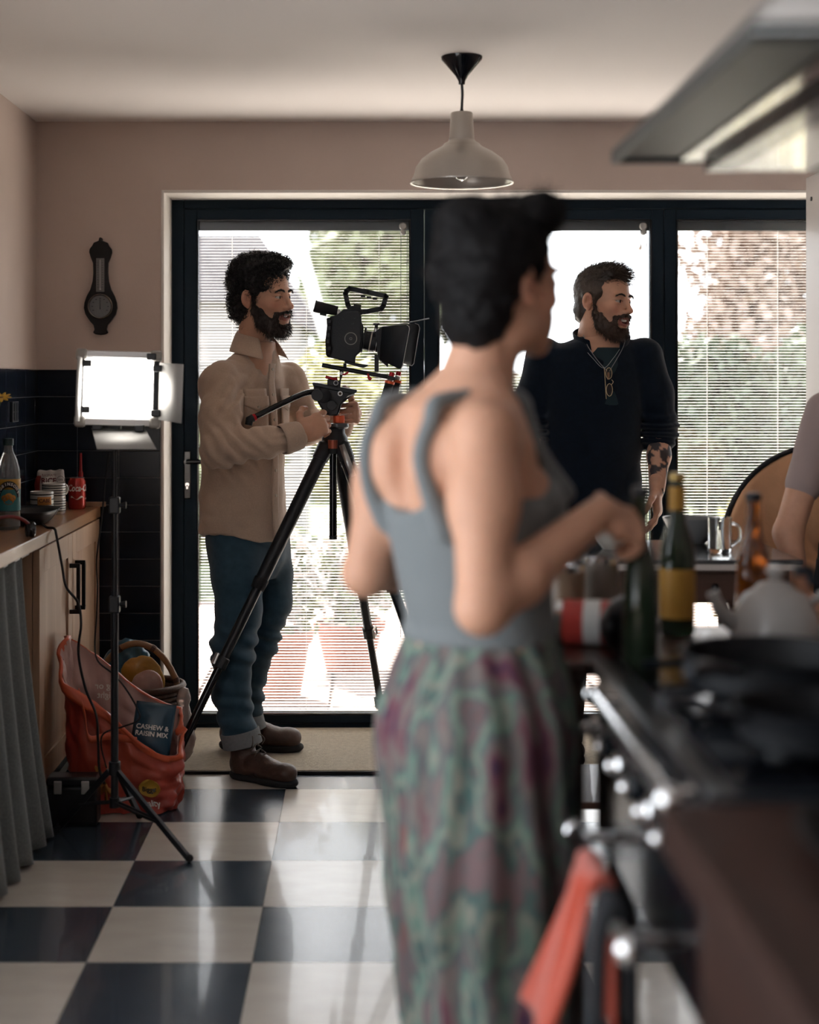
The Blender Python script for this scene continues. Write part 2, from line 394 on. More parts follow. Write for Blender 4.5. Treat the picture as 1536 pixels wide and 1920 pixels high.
# ------------------------------------------------------------------ room
XL, XR, YB, YN, ZC = -1.25, 2.45, 5.955, -1.6, 2.36
DX0, DX1, DZ = -.7637, 2.21, 2.089
DY = 6.185
T = .393; TX, TY = -.6613, 4.4995
def tilerow(a, b, o): return range(math.floor((a-o)/T), math.ceil((b-o)/T))
fl = box('floor', (XL-.1, YN, -.12), (XR+.1, DY+.1, -.006), M_fbase, label='dark and cream chequered vinyl tile floor of the kitchen', kind='structure')
tm = {}
for c, m in ((0, M_fdark), (1, M_flight)):
    o = MB().box((-T/2+.0006, -T/2+.0006, -.006), (T/2-.0006, T/2-.0006, 0)).build('tile', m, None, bev=.0008); tm[c] = o.data; bpy.data.objects.remove(o)
for i in tilerow(XL, XR, TX):
    for j in tilerow(1.2, 5.95, TY):
        x, y = TX+(i+.5)*T, TY+(j+.5)*T
        if x+T/2 > XR+.1 or x-T/2 < XL-.3: continue
        o = bpy.data.objects.new('tile', tm[(i+j) % 2 == 0]); C.objects.link(o); o.parent = fl; o.location = (x, y, 0)
box('floor_front', (XL-.1, YN, -.006), (XR+.1, TY+math.floor((1.2-TY)/T)*T, 0), M_flight, fl)
ce = box('ceiling', (XL-.1, YN, ZC), (XR+.1, YB+.3, ZC+.15), M_ceil, label='off white plaster ceiling over the kitchen', kind='structure')
wb = MB().box((XL-.2, YB, 0), (DX0-.012, YB+.32, ZC)).box((DX1+.012, YB, 0), (XR+.2, YB+.32, ZC)).box((DX0-.012, YB, DZ+.012), (DX1+.012, YB+.32, ZC))
wb = wb.build('wall_back', M_wall, label='pinkish beige wall around the glazed doors', kind='structure')
LW0, LW1, LWZ0, LWZ1 = -.1, 2.75, .45, 2.25                                          # unseen window added in the side wall to light the room from the left
wl = MB().box((XL-.2, YN, 0), (XL, LW0, ZC)).box((XL-.2, LW1, 0), (XL, YB, ZC)).box((XL-.2, LW0, 0), (XL, LW1, LWZ0)).box((XL-.2, LW0, LWZ1), (XL, LW1, ZC)).build('wall_left', M_wall, label='beige side wall with navy tiles above the counter', kind='structure')
box('wall_right', (XR, YN, 0), (XR+.2, YB, ZC), M_wall, label='beige side wall beyond the tall fridge', kind='structure')
box('wall_front', (XL-.2, YN-.2, 0), (XR+.2, YN, ZC), M_wall, label='beige wall behind the photographer', kind='structure')
wf = MB(); LWM = (LW0+LW1)/2
for y in (LW0, LWM-.025, LW1-.05): wf.box((XL-.14, y, LWZ0), (XL-.08, y+.05, LWZ1))
for z in (LWZ0, LWZ1-.05): wf.box((XL-.14, LW0, z), (XL-.08, LW1, z+.05))
wf = wf.build('added_window', M_white, label='unseen white framed window added in the side wall to light the room', kind='structure')
for y0_, y1_ in ((LW0+.05, LWM-.025), (LWM+.025, LW1-.05)): box('pane', (XL-.112, y0_, LWZ0+.05), (XL-.108, y1_, LWZ1-.05), M_glass, wf)
# reveal lining
tr = box('trim_1', (DX0-.012, YB-.004, 0), (DX0, DY+.1, DZ+.012), M_white, bev=.003, label='white reveal beside the glazed doors and navy tiles', kind='structure')
box('trim_2', (DX0, YB-.004, DZ), (DX1, DY+.1, DZ+.012), M_white, bev=.003, label='white reveal above the glazed doors', kind='structure')
box('trim_3', (DX1, YB-.004, 0), (DX1+.012, DY+.1, DZ+.012), M_white, bev=.003, label='white reveal behind the tall fridge', kind='structure')
# wall tiles: back wall beside the doors, and side wall over the counter
def wall_tiles(parent, plane, a0, a1, z0, z1, tw, th, off, zo):
    gb = MB().box((a0, plane-.004, z0), (a1, plane, z1)) if parent is wb else MB().box((plane, a0, z0), (plane+.004, a1, z1))
    gb.build('grout_bed', M_grout, parent)
    cache = {}
    k = math.floor((a0-off)/tw)
    while off+k*tw < a1-.004:
        u0, u1 = max(a0, off+k*tw), min(a1, off+(k+1)*tw); k += 1
        if u1-u0 < .012: continue
        r = math.floor((z0-zo)/th)
        while zo+r*th < z1-.004:
            q0, q1 = max(z0, zo+r*th), min(z1, zo+(r+1)*th); r += 1
            if q1-q0 < .01: continue
            key = (round(u1-u0, 3), round(q1-q0, 3))
            if key not in cache:
                a, b = (u1-u0)/2-.0013, (q1-q0)/2-.0013
                o = (MB().box((-a, -.009, -b), (a, 0, b)) if parent is wb else MB().box((0, -a, -b), (.009, a, b))).build('tile', M_tile, None, bev=.0015)
                cache[key] = o.data; bpy.data.objects.remove(o)
            o = bpy.data.objects.new('tile', cache[key]); C.objects.link(o); o.parent = parent
            o.modifiers.new('bevel', 'BEVEL').width = .0015
            o.location = ((u0+u1)/2, plane, (q0+q1)/2) if parent is wb else (plane, (u0+u1)/2, (q0+q1)/2)
ZT = CH-(693-VY)/FPX*YB
wall_tiles(wb, YB, XL, DX0-.012, 0, ZT, .1575, .1027, XL+.0, ZT-.1027*14)
wall_tiles(wl, XL, 4.6, YB-.01, .85, ZT, .1575, .1027, 5.1, ZT-.1027*14)
box('baseboard_left', (XL, YN, 0), (XL+.015, 3.5, .1), M_white, label='white skirting along the side wall', kind='structure')

# ------------------------------------------------------------------ glazed folding doors with blinds inside the glass
def xz(px, py): p = W(px, py, DY); return p[0], p[2]
od = MB(); x0, x1 = DX0, DX1
zt = xz(0, 372)[1]; zi = xz(0, 391)[1]
xj0, xj1 = xz(345, 0)[0], x1-(xz(345, 0)[0]-x0)
od.box((x0, DY, 0), (xj0, DY+.075, zt)).box((xj1, DY, 0), (x1, DY+.075, zt)).box((xj0, DY, zi), (xj1, DY+.075, zt)).box((xj0, DY, 0), (xj1, DY+.075, .022))
od.box((x0, DY-.005, zt), (x1, DY+.08, DZ))
od.build('door_1', M_frame, bev=.003, label='anthracite outer frame of the folding glazed doors', kind='structure')
slat_me = {}
def leaf(n, a, b, ga, gb, cords, label, chain, handle=False):
    xa, xb = xz(a, 0)[0]+.0015, xz(b, 0)[0]-.0015; g0, g1 = xz(ga, 0)[0], xz(gb, 0)[0]
    z0, z1 = .026, zi-.003; q0, q1 = xz(0, 1340)[1], xz(0, 412)[1]
    d = thing('door_%d' % n, label, 'door', ((xa+xb)/2, DY+.04, 0)); d['kind'] = 'structure'; del d['category']
    for u0, u1 in ((xa, g0), (g1, xb)): box('stile', (u0, DY-.004, z0), (u1, DY+.07, z1), M_frame, d, bev=.003)
    for u0, u1 in ((z0, q0), (q1, z1)): box('rail', (g0, DY-.004, u0), (g1, DY+.07, u1), M_frame, d, bev=.003)
    bd = MB()                                                     # glazing bead
    for u0, u1 in ((g0, g0+.006), (g1-.006, g1)): bd.box((u0, DY-.008, q0), (u1, DY+.004, q1))
    for u0, u1 in ((q0, q0+.006), (q1-.006, q1)): bd.box((g0+.006, DY-.008, u0), (g1-.006, DY+.004, u1))
    bd.build('glazing_bead', M_blackg, d, bev=.001)
    for y in (.014, .048): box('pane', (g0, DY+y, q0), (g1, DY+y+.003, q1), M_glass, d)
    hz = xz(0, 431)[1]
    bl = box('blind', (g0+.004, DY+.022, hz), (g1-.004, DY+.044, q1), mat('blind_headrail', (.075, .09, .10), .5), d)
    key = round(g1-g0, 3)
    if key not in slat_me:
        h = (g1-g0)/2-.006; m = MB(); ca, sa = math.cos(.05), math.sin(.05)
        def sl(u, v):
            t = (v-.5)*.0105; return (-h+2*h*u, t*ca, t*sa+.0006*(1-(2*v-1)**2))
        m.sheet(sl, 1, 3); o = m.build('slat', M_slat, None, smooth=60); slat_me[key] = o.data; bpy.data.objects.remove(o)
    z = hz-.006; k = 0; L = wloc(bl)
    while z > q0+.012:
        o = bpy.data.objects.new('slat', slat_me[key]); C.objects.link(o); o.parent = bl
        o.location = Vector(((g0+g1)/2, DY+.033, z))-L; z -= .01165; k += 1
    box('bottom_rail', (g0+.006, DY+.027, q0+.003), (g1-.006, DY+.039, q0+.010), M_slat, bl)
    for c in cords:
        x = xz(c, 0)[0]; m = MB()
        m.cyl((x, DY+.0265, q0+.01), (x, DY+.0265, hz), .0008, n=5).cyl((x, DY+.0395, q0+.01), (x, DY+.0395, hz), .0008, n=5); m.build('ladder_cord', M_cord, bl)
    for c in chain:
        x = xz(c, 0)[0]; m = MB(); m.cyl((x, DY+.020, q0+.3), (x, DY+.020, hz), .0014, n=5); m.build('pull_cord', M_black, bl)
    if chain:
        x = xz(chain[0]+4, 0)[0]; zc = xz(0, 424)[1]
        m = MB().lathe([(.0, -.006), (.014, -.006), (.016, 0), (.012, .006), (0, .007)], n=16, M=Matrix.Translation((x, DY+.006, zc)) @ Matrix.Rotation(math.pi/2, 4, 'X'))
        m.lathe([(.0, -.006), (.010, -.006), (.012, 0), (.008, .006), (0, .007)], n=16, M=Matrix.Translation((x, DY+.006, zc-.024)) @ Matrix.Rotation(math.pi/2, 4, 'X'))
        m.build('magnet_slider', mat('clear_grey_plastic', (.35, .34, .33), .25), d)
    if handle:
        x = xz(352, 0)[0]; h = MB().box((x-.014, DY-.014, xz(0, 935)[1]), (x+.014, DY-.003, xz(0, 845)[1])).build('handle_plate', M_blackg, d, bev=.004)
        zz = xz(0, 865)[1]
        MB().cyl((x, DY-.012, zz), (x, DY-.05, zz), .010).cyl((x, DY-.05, zz), (x+.115, DY-.05, zz), .009).build('lever', M_blackg, h)
        zk = xz(0, 908)[1]
        MB().cyl((x, DY-.020, zk), (x, DY-.01, zk), .0085).box((x-.004, DY-.020, zk-.018), (x+.004, DY-.01, zk)).build('lock_cylinder', M_chrome, h, bev=.001)
    return d
leaf(2, 345, 796, 370, 770, (434, 574, 711), 'anthracite glazed door leaf with lever handle and open blind', (752, 764), True)
leaf(3, 796, 1245, 822, 1222, (880, 1025, 1170), 'anthracite glazed middle door leaf with open blind', (1203, 1214))
leaf(4, 1245, 1693, 1268, 1668, (1330, 1463, 1610), 'anthracite glazed door leaf with open blind beside the tall fridge', ())

# ------------------------------------------------------------------ garden
M_pave = mat('pink_paving', (.15, .105, .088), .85, var=.15, vscale=2, bump=.1)
M_lawn = mat('lawn', (.055, .07, .028), .9, var=.3, vscale=3)
gd = box('garden_ground', (-14, 6.3, -.3), (20, 34, -.16), M_lawn, label='lawn of the garden behind the glazed doors', kind='structure')
pv = box('patio', (-3.2, 6.27, -.17), (5, 10.4, -.09), M_pave, label='pink paved patio outside the glazed doors', kind='structure')
sm = MB().box((-.295, -.295, 0), (.295, .295, .03)).build('slab', M_pave, None, bev=.006); sme = sm.data; bpy.data.objects.remove(sm)
for i in range(13):
    for j in range(6):
        o = bpy.data.objects.new('paving_slab', sme); C.objects.link(o); o.parent = pv; o.location = (-2.9+i*.61, 6.6+j*.61, -.09+random.uniform(-.002, .002))
def foliage(n, c, r, size, seed, shell=.55, squash=1.0, lump=.5):
    g = np.random.RandomState(seed); d = g.randn(n, 3); d /= np.linalg.norm(d, axis=1)[:, None]
    rad = (shell+(1-shell)*g.rand(n)); lumpf = 1+lump*vnoise(d[:, 0]+seed, d[:, 1], d[:, 2], 1.8, seed)
    P = np.array(c)+d*(rad*lumpf)[:, None]*np.array(r); a = g.randn(n, 3); a /= np.linalg.norm(a, axis=1)[:, None]
    b = np.cross(a, g.randn(n, 3)); b /= np.linalg.norm(b, axis=1)[:, None]; s = size*(.5+g.rand(n))[:, None]
    nn = np.cross(a, b)*.18
    V = np.stack((P-a*s, P+b*s*.45+nn*s, P+a*s, P-b*s*.45+nn*s), 1).reshape(-1, 3)
    return V, np.arange(4*n).reshape(-1, 4)
def leafmat(name, c1, c2):
    m = mat(name, c1, .6, col2=c2, vscale=1.7); b = m.node_tree.nodes['Principled BSDF']; return m
def shrub(name, label, cat, base, blobs, m, size, n, seed, trunk, group=None):
    t = thing(name, label, cat, base, group); Vs = []; Qs = []; k = 0
    for i, (c, r) in enumerate(blobs):
        V, Q = foliage(int(n*r[0]*r[2]/(blobs[0][1][0]*blobs[0][1][2])), np.array(base)+np.array(c), r, size, seed+i); Vs.append(V); Qs.append(Q+k); k += len(V)
    me = np_mesh('foliage', np.concatenate(Vs), np.concatenate(Qs)); o = link('foliage', me, m, t); o['kind'] = 'stuff'
    b = np.array(base); mb = MB()
    for i, (c, r) in enumerate(blobs):
        e = b+np.array(c); j = np.array((trunk*.4*math.cos(i*2.1), trunk*.4*math.sin(i*2.1), 0)); mb.tube([b+j, b+j+(e-b)*np.array((.3, .3, .5)), e], [trunk, trunk*.7, trunk*.25], 7)
    mb.build('trunk', mat('bark', (.06, .045, .035), .9, bump=.5, bscale=30), t)
    return t
M_l1 = leafmat('pale_green_leaves', (.11, .135, .06), (.19, .20, .10))
M_l2 = leafmat('autumn_leaves', (.25, .17, .13), (.34, .25, .20))
M_l3 = leafmat('yellow_green_leaves', (.20, .20, .06), (.31, .28, .10))
M_l4 = leafmat('dark_green_leaves', (.035, .055, .03), (.085, .105, .055))
M_fw = mat('white_petals', (.5, .46, .43), .6)
shrub('tree', 'tall green tree above the shed roof in the garden', 'tree', (.05, 19, -.2), [((0, 0, 2.9), (1.0, .9, 1.15)), ((.35, .2, 3.6), (.7, .8, .8))], M_l1, .12, 5200, 3, .12)
shrub('tree', 'pale autumn tree rising beside the tall fridge', 'tree', (4.3, 14.3, -.2), [((0, 0, 2.7), (1.4, 1.1, 1.1)), ((-.65, -.2, 1.85), (.95, .8, .7)), ((.9, .1, 2.0), (.9, .9, .8))], M_l2, .065, 9000, 11, .09)
shrub('bush', 'green and olive bush under the pale autumn tree', 'bush', (2.75, 10.9, -.12), [((0, 0, .95), (.75, .55, .65)), ((.5, .2, 1.3), (.5, .5, .5)), ((-.3, .1, 1.35), (.45, .4, .45))], M_l4, .05, 5200, 21, .05)
shrub('bush', 'yellow green bush behind the gold reflector', 'bush', (3.0, 9.0, -.12), [((0, 0, .7), (.6, .45, .5)), ((-.5, .1, .5), (.45, .4, .4)), ((.45, 0, .5), (.4, .4, .4))], M_l3, .05, 4200, 31, .04)
shrub('hedge', 'low green hedge along the end of the garden', 'hedge', (1.6, 20.5, -.2), [((0, 0, .75), (1.6, .5, .75)), ((2.2, 0, .7), (1.4, .5, .75)), ((-2.2, .2, .85), (1.5, .5, .8)), ((4.2, 0, .8), (1.3, .5, .8))], M_l4, .10, 3600, 41, .05)
shrub('bush', 'yellow flowering bush beside the white shed', 'bush', (-.05, 12.0, -.15), [((0, 0, .95), (.42, .4, .55)), ((-.15, 0, 1.45), (.3, .3, .35))], M_l3, .05, 1900, 51, .04)
shrub('bush', 'dark leafy bush in front of the garden shed', 'bush', (-1.25, 11.2, -.15), [((0, 0, .8), (.5, .4, .5)), ((.35, 0, 1.0), (.35, .35, .35))], M_l1, .05, 2300, 61, .04)
# garden shed
M_shed = mat('white_boarding', (.26, .24, .23), .7); M_roof = mat('grey_roof', (.11, .10, .105), .8, var=.2, bump=.2)
sh = thing('garden_shed', 'white boarded garden shed with a grey felt roof', 'shed', (-1.75, 14.6, -.16))
MB().prism([(-3.1, -.16), (-.55, -.16), (-.55, 1.9), (-.95, 2.1), (-3.1, 2.1)], 13.6, 15.6).build('wall', M_shed, sh)
for k in range(13): box('board', (-3.1, 13.575, -.1+k*.16), (-.56, 13.6, .045+k*.16), M_shed, sh, bev=.004)
MB().prism([(-3.3, 2.05), (-.95, 2.05), (-.42, 1.78), (-.40, 1.86), (-.9, 2.62), (-3.3, 2.62)], 13.4, 15.8).build('roof', M_roof, sh)
MB().prism([(-.60, 2.45), (-.38, 1.72), (-.28, 1.74), (-.50, 2.5)], 13.34, 13.4).build('bargeboard', M_white, sh)
# low brick wall and neighbour's house
gw = box('wall_garden', (-6, 22.2, -.2), (9, 22.5, 1.5), mat('garden_brick', (.20, .13, .10), .9, var=.2, vscale=6), label='low brick wall at the end of the garden', kind='structure')
# terracotta pot with white flowers
def flowerpot(px, d, r, h, label, seed):
    p = W(px, 0, d); c = np.array((p[0], d, -.06)); t = thing('flowerpot', label, 'flowerpot', c)
    MB().lathe([(r*.68, 0), (r*.95, h*.82), (r*1.05, h*.83), (r*1.08, h), (r*.96, h), (r*.9, h*.85), (0, h*.85)], c, 28).build('pot', mat('terracotta', (.30, .11, .07), .8, var=.12, bump=.1), t)
    MB().cyl(c+(0, 0, h*.84), c+(0, 0, h*.87), r*.9, n=24).build('soil', mat('soil', (.05, .035, .025), .95, bump=.5), t)
    V, Q = foliage(700, c+np.array((0, 0, h+.2)), (r*1.3, r*1.2, .26), .035, seed, .3); o = link('leaves', np_mesh('leaves', V, Q), M_l1, t); o['kind'] = 'stuff'
    V, Q = foliage(520, c+np.array((.02, -.03, h+.26)), (r*1.35, r*1.25, .26), .03, seed+1, .6); o = link('blossom', np_mesh('blossom', V, Q), M_fw, t); o['kind'] = 'stuff'
flowerpot(520, 7.15, .155, .30, 'wide terracotta pot by the glazed door with the lever handle', 70)
flowerpot(655, 7.8, .17, .24, 'terracotta pot full of white blossom on the patio', 80)
# ------------------------------------------------------------------ pendant lamp
M_shade = mat('champagne_enamel', (.46, .41, .36), .32, .35, bump=.01)
M_inner = mat('lamp_inner', (.55, .52, .48), .3, .6)
pc_ = W(866, 0, 4.76); pX, pY = pc_[0], 4.76
pl = thing('pendant_lamp', 'cream enamel dome pendant lamp hanging on a black cord', 'lamp', (pX, pY, W(0, 355, pY)[2]))
zc = lambda py: W(0, py, pY)[2]; pr = lambda px: px/FPX*pY
MB().lathe([(pr(6), zc(158)), (pr(6.5), zc(152)), (pr(12), zc(142)), (pr(38), zc(112)), (pr(39), zc(106)), (pr(39), ZC)], (pX, pY, 0), 36).build('ceiling_rose', M_blackg, pl, 40)
MB().tube(smooth_path([(pX, pY, zc(156)), (pX+.002, pY, zc(175)), (pX+.001, pY, zc(190)), (pX, pY, zc(206))], 5), .0042, 8).build('cord', M_black, pl, 180)
MB().lathe([(pr(4), zc(212)), (pr(4), zc(210)), (pr(2.5), zc(203)), (.004, zc(202))], (pX, pY, 0), 16).build('cord_grip', M_black, pl)
MB().lathe([(.004, zc(210)), (pr(19), zc(211)), (pr(20.5), zc(213)), (pr(24), zc(262)), (pr(24), zc(264))], (pX, pY, 0), 32).build('neck', M_shade, pl, 40)
sh_ = [(r_, 262+(y_-262)*.945) for r_, y_ in [(pr(24), 262), (pr(26), 266), (pr(33), 270), (pr(36), 274), (pr(40), 277), (pr(58), 287), (pr(76), 301), (pr(86), 316), (pr(90), 332), (pr(93), 338), (pr(96), 346), (pr(94), 347), (pr(90), 341), (pr(88), 333), (pr(84), 318), (pr(74), 303), (pr(56), 290), (pr(38), 280), (pr(22), 268)]]
shd = MB().lathe([(r, zc(y)) for r, y in sh_], (pX, pY, 0), 56, closed=True).build('shade', M_shade, pl, 50)
MB().lathe([(pr(93), zc(340.5)), (pr(97), zc(342)), (pr(97), zc(344)), (pr(93), zc(343))], (pX, pY, 0), 56, closed=True).build('rim', M_inner, shd, 50)
MB().lathe([(0, zc(340)), (pr(10), zc(335)), (pr(15), zc(324)), (pr(14), zc(312)), (pr(8), zc(296)), (pr(7), zc(284))], (pX, pY, 0), 20).build('bulb', glassmat('bulb_glass', (.95, .95, .95), .25), pl, 180)

# ------------------------------------------------------------------ barometer on the wall
bc = W(190, 540, YB); s_ = YB/FPX
bm = thing('barometer', 'dark wooden banjo barometer hanging on the beige wall', 'barometer', (bc[0], YB, bc[2]))
half_ = [(1.5, 446), (3, 448), (3, 452), (13, 456), (15, 461), (20.5, 468), (21, 474), (18, 484), (14, 494), (13.5, 512), (15, 528), (19, 543), (26, 556), (30, 568), (31, 578), (28, 590), (20, 602), (13, 610), (11, 618), (14, 624), (9, 627), (1, 628)]
poly = [(bc[0]+x*s_, W(0, y, YB)[2]) for x, y in half_]+[(bc[0]-x*s_, W(0, y, YB)[2]) for x, y in half_[::-1]]
MB().prism(poly, YB-.022, YB).build('case', mat('black_walnut', (.005, .004, .005), .45, bump=.05, spec=.3), bm, bev=.003)
tz0, tz1 = W(0, 548, YB)[2], W(0, 485, YB)[2]
tp = box('thermometer_plate', (bc[0]-.0155, YB-.026, tz0), (bc[0]+.0155, YB-.022, tz1), mat('silvered_scale', (.16, .16, .16), .5), bm, bev=.001)
MB().cyl((bc[0], YB-.028, tz0+.01), (bc[0], YB-.028, tz1-.006), .0022, n=8).sphere((bc[0], YB-.028, tz0+.01), .004).build('thermometer_tube', mat('tube_glass', (.4, .4, .4), .1), tp, 180)
mk = MB()
for k in range(11):
    z = tz0+.018+k*.0092
    for sx in (-1, 1): mk.box((bc[0]+sx*.009-.003, YB-.0268, z-.0007), (bc[0]+sx*.009+.003, YB-.026, z+.0007))
o = mk.build('scale_marks', M_black, tp); o['kind'] = 'stuff'
dz_ = W(0, 575, YB)[2]; Mx = Matrix.Translation((bc[0], YB-.022, dz_)) @ Matrix.Rotation(math.pi/2, 4, 'X')
dl = MB().lathe([(0, 0), (.041, 0), (.041, .004), (0, .004)], n=36, M=Mx).build('dial', mat('dial_face', (.13, .14, .15), .4), bm, 40)
MB().lathe([(.040, 0), (.047, 0), (.048, .006), (.045, .009), (.041, .007)], n=36, M=Mx, closed=True).build('bezel', mat('dull_brass', (.12, .11, .10), .25, .8), dl, 50)
nm = MB()
for k in range(9):
    a = math.radians(-30+k*30); c = (bc[0]+.030*math.cos(a), YB-.0268, dz_+.030*math.sin(a)); nm.box((c[0]-.003, c[1], c[2]-.0012), (c[0]+.003, c[1]+.0006, c[2]+.0012))
o = nm.build('dial_marks', M_black, dl); o['kind'] = 'stuff'
MB().add([(bc[0]-.0015, YB-.028, dz_-.012), (bc[0]+.0015, YB-.028, dz_-.012), (bc[0]+.001, YB-.028, dz_+.03), (bc[0]-.001, YB-.028, dz_+.03)], [(0, 1, 2, 3)]).build('needle', M_black, dl, solid=.001)

# ------------------------------------------------------------------ counter on the left, its cupboard and curtain
M_wtop = woodmat('worktop_wood', (.20, .095, .042), (.36, .19, .095), .32, 1, 10, .2)
M_pine = woodmat('pale_oak', (.27, .155, .092), (.38, .235, .145), .5, 2, 9)
M_hnd = mat('bronze_handle', (.012, .012, .014), .35, .7)
CX = -1.003; CT = .90
wt = box('worktop', (XL+.01, 3.6, CT-.040), (CX, YB-.014, CT), M_wtop, bev=.003, label='oiled wooden worktop along the side wall', cat='worktop')
box('upstand', (XL+.012, YB-.028, CT), (W(200, 0, YB)[0], YB-.012, CT+.018), M_pine, wt, bev=.002)
cb = thing('base_cabinet', 'pale oak two door base cabinet under the wooden worktop', 'cabinet', (-1.12, 5.37, 0))
y0, y1, zb, zt2 = 4.83, 5.925, .115, CT-.042
MB().box((XL+.012, y0, zb), (CX-.024, y0+.018, zt2)).box((XL+.012, y1-.018, zb), (CX-.024, y1, zt2)).box((XL+.012, y0+.018, zb), (CX-.024, y1-.018, zb+.018)).box((XL+.012, y0+.018, zb), (XL+.02, y1-.018, zt2)).build('carcass', M_pine, cb, bev=.001)
box('plinth', (XL+.02, y0, 0), (CX-.075, y1, zb-.002), M_black, cb)
ym = (y0+y1)/2
for a, b, hy in ((y0+.002, ym-.0015, ym-.05), (ym+.0015, y1-.002, ym+.05)):
    d = box('door', (CX-.022, a, zb+.002), (CX-.008, b, zt2-.003), M_pine, cb, bev=.001)
    for u0, u1, v0, v1 in ((a, a+.075, zb+.002, zt2-.003), (b-.075, b, zb+.002, zt2-.003), (a+.075, b-.075, zb+.002, zb+.08), (a+.075, b-.075, zt2-.08, zt2-.003)):
        box('frame_rail', (CX-.009, u0+.0004, v0), (CX-.001, u1-.0004, v1), M_pine, d, bev=.0015)
    hz0, hz1 = W(0, 1128, hy)[2] if False else .585, .755
    MB().box((CX-.001, hy-.006, hz1-.014), (CX+.034, hy+.006, hz1)).box((CX-.001, hy-.006, hz0), (CX+.034, hy+.006, hz0+.014)).box((CX+.022, hy-.006, hz0+.014), (CX+.034, hy+.006, hz1-.014)).build('handle', M_hnd, d, bev=.001)
# curtain below the open part of the worktop
M_curt = mat('grey_check_cotton', (.13, .145, .145), .9, var=.2, vscale=160, bump=.15, bscale=400, sheen=.2)
def curt(u, v):
    y = 3.62+1.06*u; z = .012+(CT-.058)*v; a = u*44+.7*math.sin(u*9); w_ = .011+.020*(1-v)
    flare = .07*(1-v)**1.5*(.4+.6*u); return (CX-.026+flare+w_*math.sin(a+.6*(1-v)*math.sin(u*21)), y+.035*(1-v)*u, z+.006*math.sin(u*30)*(1-v)**3)
MB().sheet(curt, 190, 26).build('curtain', M_curt, None, 180, solid=.002, label='grey checked curtain hanging under the worktop', cat='curtain')
MB().cyl((CX-.03, 3.5, CT-.052), (CX-.03, 4.80, CT-.052), .005).build('curtain_rail', M_alu, None, 180, label='thin metal rail that carries the grey checked curtain', cat='rail')
# light switch on the side wall
sw = thing('light_switch', 'square wall switch set in the navy tiles', 'switch', (XL, 5.47, W(20, 0, 5.47)[2]*0+1.27))
swx = XL+.009; c = W(20, 772, 5.53)
box('plate', (swx, c[1]-.04, c[2]-.035), (swx+.008, c[1]+.04, c[2]+.035), mat('dark_switch', (.02, .024, .03), .3), sw, bev=.002)
sw.location.z = c[2]; sw.location.y = c[1]; sw.location.x = swx
for ob in sw.children: ob.location = V3((0, 0, 0)); 
for ob in sw.children: ob.data.transform(Matrix.Translation((XL-swx, 5.47-c[1], 1.27-c[2])))
for a, b in ((-.032, -.002), (.002, .032)):
    for z0_, z1_ in ((-.029, -.002), (.002, .029)): box('rocker', (swx+.008, c[1]+a, c[2]+z0_), (swx+.011, c[1]+b, c[2]+z1_), mat('rocker_grey', (.03, .034, .04) if not (a < 0 and z0_ < -.01) else (.03, .034, .04), .3), sw, bev=.001)
MB().box((swx+.007, c[1]-.041, c[2]-.036), (swx+.009, c[1]+.041, c[2]-.0345)).box((swx+.007, c[1]-.041, c[2]+.0345), (swx+.009, c[1]+.041, c[2]+.036)).box((swx+.007, c[1]-.042, c[2]-.036), (swx+.009, c[1]-.0405, c[2]+.036)).box((swx+.007, c[1]+.0405, c[2]-.036), (swx+.009, c[1]+.042, c[2]+.036)).build('edge_trim', M_alu, sw)

# ------------------------------------------------------------------ things on the worktop
def on_top(px, py, z=CT): d = FPX*(CH-z)/(py-VY); return np.array(((px-VX)/FPX*d, d, z))
def wrap(c, r, zc_, a0=0): return lambda x, y: (c[0]+r*math.sin(a0+x/r), c[1]-r*math.cos(a0+x/r), zc_+y)
# squash bottle
c = np.array((-1.145, 5.03, CT)); bt = thing('squash_bottle', 'orange squash bottle with arched black lettering on teal label', 'bottle', c)
r = .038; bs = lambda k: k
MB().lathe([(0, .002), (r*.8, 0), (r, .012), (r, .055), (r*.985, .060), (r*.985, .165), (r, .17), (r*.95, .195), (r*.75, .225), (r*.42, .25), (.014, .262), (.013, .285), (.011, .285), (.012, .262), (r*.40, .247), (0, .24)], c, 32).build('body', mat('clear_bottle', (.55, .60, .62), .08, trans=.75), bt, 40)
MB().lathe([(.0165, .270), (.0165, .291), (.0, .293)], c, 24).build('cap', mat('dark_cap', (.02, .05, .05), .4), bt, 40)
MB().cyl(c+(0, 0, .012), c+(0, 0, .058), r*.93, n=24).build('squash', mat('orange_squash', (.30, .13, .03), .2), bt)
lb = MB().lathe([(r*.99, .062), (r*1.01, .062), (r*1.01, .164), (r*.99, .164)], c, 36, closed=True).build('label_band', mat('label_teal', (.035, .17, .18), .5), bt, 40, label='teal paper band')
fx = wrap(c, r*1.015, c[2]+.125, .25)
def disc(cx, cy, rx, ry, n=24, a0=0, a1=6.2832): return [(cx+rx*math.cos(a0+(a1-a0)*k/(n-1)), cy+ry*math.sin(a0+(a1-a0)*k/(n-1))) for k in range(n)]
def decal(name, pts, fn, m, parent): return MB().add([fn(x, y) for x, y in pts], [tuple(range(len(pts)))]).build(name, m, parent, solid=.0004)
def band(name, inner, outer, fn, m, parent):
    n = len(inner); return MB().add([fn(*p) for p in inner]+[fn(*p) for p in outer], [(i, i+1, n+i+1, n+i) for i in range(n-1)]).build(name, m, parent, solid=.0004)
band('yellow_field', [(x, .005) for x in np.linspace(-.06, .06, 20)], [(x, .038) for x in np.linspace(-.06, .06, 20)], wrap(c, r*1.0125, c[2]+.125, .25), mat('label_yellow', (.45, .24, .03), .5), lb)
band('arch', disc(0, -.028, .030, .040, 24, .15, 2.99), disc(0, -.028, .044, .060, 24, .15, 2.99), wrap(c, r*1.017, c[2]+.125, .25), M_black, lb)
